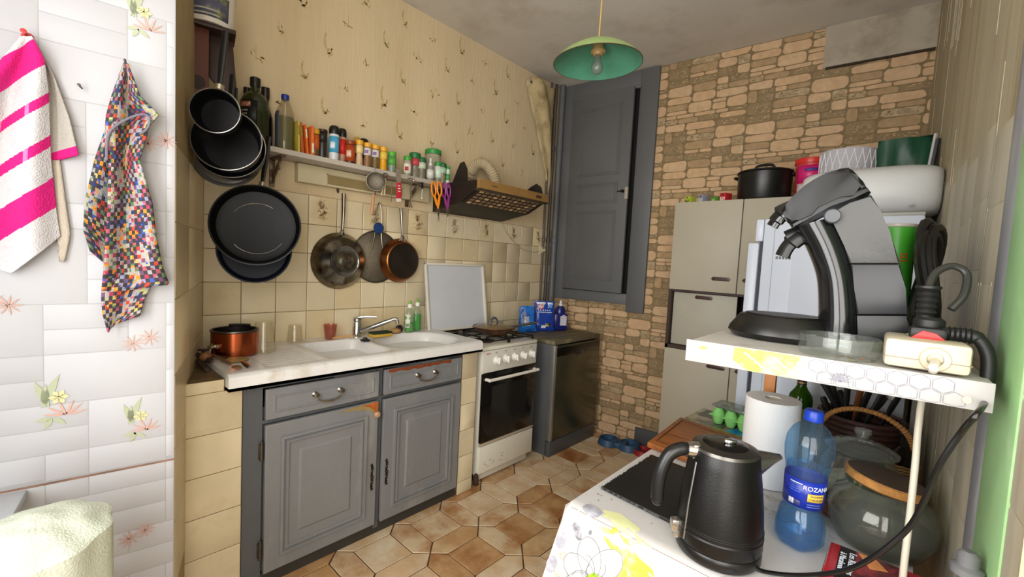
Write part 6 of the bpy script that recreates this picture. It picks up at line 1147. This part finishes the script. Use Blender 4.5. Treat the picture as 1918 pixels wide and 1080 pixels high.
q = MB(); pA = RZ(1437, 745, TZ+.2); q.box(2.003, 2.035, 1.545, 1.565, Z1-.001, HZ-.04, 0, b=.002); fin(q, 'wooden_post', mat('b5743a', .5, var=.1, sc_=5, col2='8a4a1c', lo=.6, hi=.75, st=(1, 1, .3)), os_)
for y in (HY+.10,): q = MB(); q.box(2.355, 2.375, 1.70, 1.73, Z1, HZ-.04, 0, b=.002); fin(q, 'rear_post', mat('5a544a', .6, var=.15), os_)
# ashtray
P = RZ(1566, 626, HZ+.001); P = V((2.235, .935, HZ+.003)); s = SC(P); at_ = MB(T(*P)); ra = .060
at_.lathe([(0, 0), (ra*.92, 0), (ra*.96, .004), (ra, .034), (ra-.001, .036), (ra-.010, .036), (ra-.014, .010), (ra-.018, .008), (0, .008)], 40)
fin(at_, 'glass_ashtray', mat('f4f7f5', .03, trans=.96, var=0, ior=1.35), label='round clear glass ashtray on the front edge of the shelf', cat='ashtray', base=P)
# coffee machine: profile in a vertical plane, turned towards the room
CP = V((2.18, 1.085, HZ+.0035)); CUx = V((RT.x, RT.y, 0)).normalized(); CUx = V((0, 0, 1)).cross(hz(CAM-CP)); CM = FR(CP, CUx); CNn = V((CM[0][2], CM[1][2], CM[2][2]))
def cw(px, py): p = loc2(CM, RP(px, py, CP, CNn)); return (p.x, p.y)
cm = thing('coffee_machine', 'black and grey capsule coffee machine leaning in an arc on the shelf', 'coffee machine', CP); cbk = mat('0e0f11', .18, var=.04, coat=.3)
def prof_obj(pts, hz0, hz1, name, m, parent, b=.012, smooth=True, sp=3, rz=.6):
    P_ = spline([cw(*p)+(0,) for p in pts]+[cw(*pts[0])+(0,)], sp)[:-1]; P_ = [(p.x, p.y) for p in P_]; P_ = [(x, max(y, .0015)) for x, y in P_]
    cx = sum(p[0] for p in P_)/len(P_); cy = sum(p[1] for p in P_)/len(P_); q = MB(CM); q.prism(P_, hz0, hz1, 0, b=b); return fin(q, name, m, parent, sharp=50)
def loft(left, right, depth, name, m, parent, n=40, z0=0, e=2.3):
    """body whose section at every step is a rounded slab between a left and a right edge curve"""
    L_ = spline([cw(*p)+(0,) for p in left], 8); R_ = spline([cw(*p)+(0,) for p in right], 8); k = min(len(L_), len(R_)); q = MB(CM)
    def f(u, v):
        i = v*(k-1); a = L_[int(round(i))]; b_ = R_[int(round(i))]; c = (a+b_)/2; h = (b_-a)/2; t_ = 2*PI*u; cs, sn = math.cos(t_), math.sin(t_); r1 = math.copysign(abs(cs)**(2/e), cs); r2 = math.copysign(abs(sn)**(2/e), sn); d = depth(v) if callable(depth) else depth
        return (c.x+h.x*r1, max(c.y+h.y*r1, .001), z0+d*r2)
    q.grid(f, 40, k-1, cu=True); q.poly([f(i/40, 0) for i in range(40)]); q.poly([f(i/40, 1) for i in range(40)]); return fin(q, name, m, parent, sharp=60)
loft([(1530, 622), (1532, 583), (1529, 520), (1511, 468), (1490, 431)], [(1612, 622), (1613, 585), (1606, 525), (1591, 468), (1564, 410)], .066, 'curved_column', cbk, cm, e=2.2)
def cwz(px, py, z): o = CP+CNn*z; p = loc2(CM, RP(px, py, o, CNn)); return (p.x, p.y)
def slab(pts, z0, z1, name, m, b=.012, sp=3):
    P_ = [cwz(px, py, (z0+z1)/2+.02) for px, py in pts]; P_ = [(x, max(y, .0015)) for x, y in P_]
    if sp > 1: P_ = [(p.x, p.y) for p in spline([(x, y, 0) for x, y in P_]+[(P_[0][0], P_[0][1], 0)], sp)[:-1]]
    q = MB(CM); q.prism(P_, z0, z1, 0, b=b); return fin(q, name, m, cm, sharp=40)
tg = mat('3e3e3d', .38, .1, var=.05, bump=.1, bsc=120)
slab([(1602, 588), (1698, 588), (1699, 612), (1697, 638), (1604, 638)], -.050, .050, 'tank_foot', mat('0c0c0d', .4), .004, 1)
slab([(1603, 587), (1598, 540), (1591, 495), (1682, 495), (1692, 540), (1698, 587)], -.048, .052, 'tank_lower', mat('2b2c2f', .35, .1, var=.05), .003, 1)
slab([(1590, 494), (1580, 462), (1560, 420), (1553, 402), (1590, 384), (1629, 369), (1645, 396), (1663, 436), (1682, 494)], -.048, .052, 'tank_upper', tg, .003, 1)
slab([(1489, 431), (1517, 409), (1555, 391), (1597, 373), (1628, 366), (1621, 357), (1594, 364), (1552, 382), (1514, 400), (1484, 422)], -.058, .062, 'seam_band', mat('0d0d0d', .4), .003, 1)
slab([(1466, 399), (1485, 375), (1511, 352), (1536, 337), (1560, 327), (1587, 321), (1603, 335), (1620, 357), (1594, 366), (1552, 384), (1515, 402), (1486, 425), (1474, 411)], -.062, .066, 'machine_head', mat('0b0b0c', .38, var=.05, spec=.35), .007, 2)
def ctube(pts, rs, name, m, z0=0, flat=1, par=None):
    q = MB(CM); q.tube(spline([cw(*p)+(z0,) for p in pts], 6), rs, 12, flat=flat); return fin(q, name, m, par or cm)
sP = spline([cw(*p)+(0,) for p in ((1490, 392), (1466, 402), (1455, 412), (1446, 424))], 6); q = MB(CM); q.tube([(p.x, p.y, 0) for p in sP], [.020]*8+[.013]*6+[.010]*5, 12, flat=1.5); fin(q, 'lock_lever', cbk, cm)
ctube([(1500, 432), (1486, 436), (1472, 442)], .009, 'nozzle', BLACK, flat=1.6)
q = MB(CM); sP = spline([cw(*p)+(0,) for p in ((1505, 440), (1490, 448), (1475, 462), (1465, 480))], 6); q.tube([(p.x, p.y, 0) for p in sP], [.016]*10+[.012]*9, 12, flat=1.5)
for k in range(5): q.box(-.0, .004, -.003, .003, -.003, .003, M=T(sP[-1].x-.012+k*.006, sP[-1].y-.003, 0))
fin(q, 'spout', BLACK, cm)
bx_, by_ = cw(1558, 411); q = MB(CM @ T(bx_, by_, -.008)); q.lathe([(.014, .060), (.014, .074), (.012, .076), (0, .075)], 24); fin(q, 'round_button', mat('4a4c50', .45, .2), cm)
# foot disc
c0 = cw(1365, 600); c1 = cw(1540, 610); fw_ = c1[0]-c0[0]
q = MB(CM @ T((c0[0]+c1[0])/2+.02, .0, .0) @ Matrix.Rotation(-PI/2, 4, 'X') @ Matrix.Diagonal((1.0, .78, 1, 1))); rF = fw_/2+.02
q.lathe([(0, .0), (rF*.92, .0), (rF, .010), (rF*.97, .020), (rF*.80, .046), (rF*.76, .049), (0, .050)], 48); fin(q, 'drip_tray_foot', mat('131211', .3, var=.08), cm)
q = MB(CM @ T((c0[0]+c1[0])/2+.02, .0, .0) @ Matrix.Rotation(-PI/2, 4, 'X') @ Matrix.Diagonal((1.0, .78, 1, 1))); q.lathe([(rF*.70, .0495), (rF*.68, .052), (0, .052)], 40); fin(q, 'drip_grid', mat('0c0c0c', .4), cm)
# crisps tube
P = V((2.288, 1.40, HZ+.002)); pg = thing('crisps_tube', 'green crisps tube half hidden behind the coffee machine', 'crisps can', P); q = MB(T(*P)); hC = RY(1690, 424, 1.40).z-HZ-.004; q.lathe([(0, 0), (.036, 0), (.037, .003), (.037, hC-.004), (.036, hC)], 36); fin(q, 'tube_body', mat('3f9a2a', .35, var=.04), pg)
q = MB(T(*P)); q.lathe([(.037, hC-.002), (.0385, hC), (.0385, hC+.006), (.035, hC+.007), (.034, hC+.003), (0, hC+.003)], 36); fin(q, 'plastic_lid', mat('cfc9bc', .3, trans=.3), pg)
MP = T(*P); ap = math.atan2((CAM-P).y, (CAM-P).x)
ctext('PRINGLES', .030, ap-.35, hC*.72, .0375, mat('c4382c', .4), 'lettering', bpy.data.objects['tube_body'], MP, .62)
cpatch(ap-.05, ap+.45, hC*.12, hC*.60, .0374, mat('3f9a2a', .4, col2='a9cf9a', sc_=140, lo=.5, hi=.56), 'small_print', bpy.data.objects['tube_body'], MP)
cpatch(ap-.75, ap-.40, hC*.52, hC*.62, .0374, mat('c9d86a', .4, var=.2), 'light_print', bpy.data.objects['tube_body'], MP)
# power strip
P = V((2.347, .94, HZ+.0035)); ps = thing('power_strip', 'cream power strip block with red switch at the right end of the shelf', 'power strip', P); Mp = T(*P) @ RZm(.04); q = MB(Mp); q.box(-.050, .050, -.035, .075, .0, .046, 0, b=.007); q.box(-.0505, .0505, -.0355, .0755, .0155, .0168, 1); q.lathe([(.019, 0), (.017, .004), (.010, .004), (.009, -.002)], 24, TO((.010, -.035, .020), (0, -1, 0))); fin(q, 'strip_housing', [mat('b8ae96', .4, var=.06, sc_=8, col2='a39678', lo=.6, hi=.8), mat('7d735c', .6)], ps)
q = MB(Mp); q.prism([(-.022, .0), (.020, .0), (.008, .010), (-.008, .013)], -.028, -.008, M=FR((.004, 0, .046), (1, 0, 0)), b=.001); q = q; fin(q, 'red_switch', mat('d81f1c', .35), ps)
q = MB(Mp); [q.lathe([(.020, .043), (.022, .0435), (.022, .0445), (.018, .044), (.017, .036), (0, .036)], 20, T(0, y, .004)) for y in (.045,)]; fin(q, 'socket_well', mat('b5aa8c', .5), ps)
pl = thing('power_plug', 'black plug with ribbed cable sleeve standing in the cream power strip', 'plug', P+V((0, .045, .043))); q = MB(Mp); q.lathe([(.019, .0385), (.021, .050), (.020, .075), (.014, .08)], 24, T(.005, .05, 0)); fin(q, 'plug_body', RUBBER, pl)
q = MB(Mp); q.lathe([(.012, .078)]+[(.014 if k % 2 else .0105, .082+k*.005) for k in range(9)]+[(.017, .128), (.017, .132), (0, .132)], 18, T(.0, .06, 0)); fin(q, 'ribbed_sleeve', RUBBER, pl)
q = MB(Mp); q.tube(spline([(0, .06, .13), (.008, .075, .155), (.028, .085, .168), (.046, .085, .155), (.044, .07, .12), (.03, .06, .095)], 6), .0058, 10); fin(q, 'cable_loop', mat('2a2926', .4), pl)
pl2 = thing('power_plug', 'black angled plug whose cable bends down at the right wall beside the power strip', 'plug', P+V((.02, .02, .045))); q = MB(Mp); q.box(-.02, .026, .012, .044, .0435, .064, 0, b=.006); q.tube(spline([(.02, .03, .055), (.045, .03, .057), (.062, .028, .052), (.072, .02, .030), (.074, .016, -.002), (.072, .01, -.03)], 6), [.011]*12+[.009]*19, 12); [q.lathe([(.011, -.0015), (.0135, 0), (.011, .0015)], 12, TO((.028+k*.006, .03, .056), (1, 0, 0))) for k in range(5)]; fin(q, 'plug_and_cable', RUBBER, pl2)
a = Mp @ V((.010, -.041, .018)); wcb = MB(); pts = [a, a+V((-.002, -.014, -.012)), RD(1753, 690, .86), RD(1730, 735, .85), RD(1720, 800, .84), RD(1715, 860, .835), RD(1708, 930, .83), RD(1700, 1000, .825), RD(1693, 1060, .82), RD(1688, 1120, .82)]
wcb.tube(spline(pts, 8), .0058, 12); fin(wcb, 'white_power_cable', mat('c9c2b0', .4, var=.05), label='white cable hanging from the power strip in front of the cork lidded jar', cat='cable')
q = MB(); rr2 = random.Random(14)
for k in range(14): x, y = 2.27+rr2.uniform(-.04, .06), .905+rr2.uniform(0, .05); q.ball((x, y, HZ+.0025), rr2.uniform(.002, .006), rr2.uniform(.001, .004), .0015, 0 if rr2.random() < .8 else 1, 6)
fin(q, 'crumbs', [mat('6f6350', .9, var=.4), mat('b5622a', .8)], label='scattered crumbs on the shelf beside the ashtray', cat='crumbs', kind='stuff')
# ================================================================ FLOOR THINGS, CHAIR, TOWELS, VALVE
P = V((.80, 2.93, .0012)); t = thing('pet_bowl', 'blue double pet bowl on the floor by the stone paper wall', 'pet bowl', P)
q = MB(T(*P) @ RZm(.25)); bl = mat('2c4a68', .45, var=.08)
for s_ in (-1, 1): q.lathe([(0, 0), (.082, 0), (.085, .004), (.072, .048), (.066, .050), (.062, .046), (.058, .012), (0, .010)], 32, T(s_*.078, 0, 0))
q.box(-.06, .06, -.05, .05, 0, .040, 0, b=.008); fin(q, 'bowl_body', bl, t)
P = V((.985, 2.95, .0012)); q = MB(T(*P)); q.lathe([(0, 0), (.070, 0), (.073, .005), (.066, .035), (.060, .036), (.056, .010), (0, .008)], 28); fin(q, 'red_bowl', mat('8f1f24', .4), label='small red bowl on the floor right of the blue pet bowl', cat='pet bowl', base=P)
# chair with cloth
cc = RD(62, 1062, .86); chr_ = thing('wooden_chair', 'wooden chair covered with a pale green cloth at the lower left', 'chair', (cc.x, cc.y, 0)); bx0 = cc.x; cy0 = cc.y
wdn = mat('8a6238', .5, var=.15); CHM = T(bx0, cy0, 0) @ RZm(-.35)
q = MB(CHM); q.box(-.15, .15, -.20, .10, .43, .455, 0, b=.008); fin(q, 'seat', wdn, chr_)
ctz0 = RD(110, 975, .86).z
for x in (-.095, .095):
    q = MB(CHM); q.box(x-.015, x+.015, -.19, -.16, 0, .43, b=.003); fin(q, 'leg', wdn, chr_)
    q = MB(CHM); q.box(x-.012, x+.012, .0, .025, 0, ctz0-.06, b=.003); fin(q, 'leg', wdn, chr_)
q = MB(CHM); q.box(-.10, .10, .0, .02, ctz0-.13, ctz0-.05, 0, b=.006); fin(q, 'backrest', wdn, chr_)
q = MB(CHM)
ctz = RD(110, 975, .86).z
def drape(u, v):
    a = 2*PI*u; r_ = sm(0, .55, v); k = 1+.06*math.sin(a*5+1)*sm(.5, 1, v)+.03*math.sin(a*9); x = .140*r_*math.cos(a)*k; y = .0+.115*r_*math.sin(a)*k
    z = ctz-.035*r_**2-.22*sm(.5, 1, v)**1.3*(1+.12*math.sin(a*4+.5)); return (x, y, z+.005*noise.noise(V((x*20, y*20, v*6))))
q.grid(drape, 72, 30, cu=True); fin(q, 'green_cloth', mat('d3dac8', .95, var=.05, sc_=60, bump=.5, bsc=220), label='pale green towelling cloth draped over the chair at lower left', cat='cloth', solid=.003, base=(bx0, cy0, .5))
# towels
def tp(px, py, off): return RP(px, py, EP+TN*off, TN)
def lerp(a, b, t): return a+(b-a)*t
def prof_at(tab, y):
    for a, b in zip(tab, tab[1:]):
        if y <= b[0]: t_ = (y-a[0])/(b[0]-a[0]); return [lerp(a[i], b[i], t_) for i in range(1, len(a))]
    return list(tab[-1][1:])
pinks = [mat('cfcdd0', .95, var=.05, sc_=80, bump=.8, bsc=300), mat('d8187c', .95, var=.08, sc_=80, bump=.8, bsc=300), mat('e07ab0', .95, var=.08, sc_=80, bump=.6, bsc=300)]
tbl = [(68, 40, 60), (110, 5, 82), (170, -45, 90), (300, -75, 95), (400, -80, 106), (512, -80, 124)]
pkt = thing('striped_hand_towel', 'white hand towel with bright pink stripes hanging at the left edge of the white wall', 'towel', tp(50, 80, .02))
def bot(s): return lerp(478, 512, s/.5) if s < .5 else lerp(512, 442, (s-.5)/.5)
NU, NV = 100, 240
def pf(u, v):
    y = 68+v*(bot(u)-68); Lx, Rx = prof_at(tbl, y); x = lerp(Lx, Rx, u); off = .030+.020*math.sin(u*9+v*1.5)*min(1, v*4)*.8+.02*(1-v)*.3
    return tp(x, y, off)
def pmf(i, j):
    u, v = (i+.5)/NU, (j+.5)/NV; y = 68+v*(bot(u)-68); Lx, Rx = prof_at(tbl, y); x = lerp(Lx, Rx, u); w_ = y+.62*x
    if 112 < w_ < 172 and not (72 < x): return 1
    if 112 < w_ < 172: return 1
    if 228 < w_ < 248 or 310 < w_ < 332: return 1 if (i//5) % 7 else 2
    if 393 < w_ < 452: return 1
    return 0
q = MB(); q.grid(pf, NU, NV, mf=pmf); fin(q, 'towel_front', pinks, pkt, solid=.004, kind='nofix')
q = MB(); tb2 = [(70, 50, 62), (140, 60, 100), (220, 68, 130), (292, 74, 148)]
def p2(u, v):
    y = 70+v*(lerp(310, 290, u)-70); Lx, Rx = prof_at(tb2, y); return tp(lerp(Lx, Rx, u), y, .016+.008*math.sin(u*6+v*2))
q.grid(p2, 20, 40, mf=lambda i, j: 1 if (j > 36 or (i < 7 and j < 20)) else 0); fin(q, 'towel_back_fold', [mat('b3aea6', .95, var=.05, bump=.8, bsc=300), pinks[1]], pkt, solid=.004, kind='nofix')
q = MB(); tb3 = [(300, 90, 112), (440, 94, 132), (494, 108, 120)]; q.grid(lambda u, v: tp(lerp(*prof_at(tb3, 300+v*190), u), 300+v*(190 if u > .3 else 150), .012), 6, 14); fin(q, 'towel_rear_corner', mat('bdb3a4', .95, bump=.6, bsc=300), pkt, solid=.003, kind='nofix')
q = MB(TO(tp(52, 70, .0), TN)); q.lathe([(0, 0), (.012, 0), (.010, .004), (.004, .008), (.004, .04), (.006, .042), (0, .044)], 12); fin(q, 'towel_hook', mat('c9302e', .4), label='small red hook holding the pink striped towel', cat='hook')
q = MB(TO(tp(236, 122, .0), TN)); q.lathe([(0, 0), (.008, 0), (.003, .005), (.003, .045), (0, .046)], 10); fin(q, 'towel_nail', mat('4a3f38', .4, .6), label='nail holding the colourful woven towel', cat='nail')
q = MB(TO(tp(150, 163, .0), TN)); q.lathe([(.0015, 0), (.0015, .02), (.004, .021), (0, .023)], 8); q.tube([(0, 0, .018), (.006, -.008, .022)], .002, 6); fin(q, 'bare_nail', mat('5a5652', .4, .6), label='bare bent nail in the wall between the two towels', cat='nail')
cols = ['c2452f', 'e08a2e', '3f5aa8', '8f8fb0', 'a8a298', 'a83a55', 'b8b06a', '5f7a5a', '6f4f6a', '2f3a6a', 'b85a6a', '9c9a9c']; cmats = [mat('3f3a3e', .95, bump=.6, bsc=300)]+[mat(c, .95, var=.1, sc_=90, bump=.6, bsc=300) for c in cols]
ctw = thing('woven_towel', 'multicoloured woven check towel hanging nearest the alcove corner', 'towel', tp(235, 130, .02))
def woven(name, tab, y0, botf, off, ph, NU, NV, seed, fa=.014, dark=.35):
    r8 = random.Random(seed); colr = [[r8.choice(range(1, len(cols)+1)) for _ in range(NU)] for _ in range(NV)]; rowc = [r8.choice(range(1, len(cols)+1)) for _ in range(NU)]
    def f(u, v):
        y = y0+v*(botf(u)-y0); a, b = prof_at(tab, y); return tp(lerp(a, b, u), y, off+fa*math.sin(u*ph+v*2.2)*min(1, v*5))
    def mf(i, j):
        ii, jj = i//2, j//2
        if (ii+jj) % 2: return 0 if (ii//3+jj//5) % 3 else 5
        return rowc[ii] if r8.random() < .35 else colr[jj][ii]
    q = MB(); q.grid(f, NU, NV, mf=mf); fin(q, name, cmats, ctw, solid=.004, kind='nofix')
woven('towel_left_fold', [(240, 198, 225), (300, 178, 225), (380, 158, 225), (430, 156, 224), (480, 172, 226), (530, 188, 228)], 235, lambda u: lerp(470, 528, u), .020, 4, 18, 60, 2)
woven('towel_front', [(120, 231, 240), (180, 210, 262), (215, 200, 298), (235, 198, 280), (300, 205, 262), (380, 202, 285), (440, 198, 292), (500, 195, 304), (530, 192, 316), (560, 190, 285)], 120, lambda u: lerp(545, 533, u), .040, 7, 30, 110, 5, .018)
woven('towel_tail', [(520, 192, 290), (560, 190, 270), (590, 192, 262), (622, 203, 214)], 515, lambda u: 622-30*u, .028, 5, 24, 26, 8, .01)
q = MB(); pts = [tp(px, py, .062) for px, py in ((200, 300), (201, 262), (212, 240), (240, 222), (268, 214), (280, 222), (276, 240), (262, 252))]; q.tube(spline(pts, 5), .0030, 8); fin(q, 'grey_hem', mat('77737f', .95, bump=.5, bsc=200), ctw)
# radiator style valve at the lower right
P = RD(1812, 1062, .66); t = thing('grey_valve', 'grey painted valve on a pipe at the lower right wall', 'valve', P)
q = MB(T(*P)); q.tube([(0, 0, -.6), (0, 0, -.3), (0, 0, .0)], .010, 12); fin(q, 'pipe_stem', mat('616163', .5), t)
q = MB(T(*P)); q.lathe([(.010, -.012), (.019, -.010), (.019, .0), (.013, .004), (.013, .02), (.008, .026), (0, .027)], 20); q.tube([(0, 0, -.02), (.05, .015, -.02)], .010, 10); fin(q, 'valve_head', mat('666668', .5, var=.12), t)
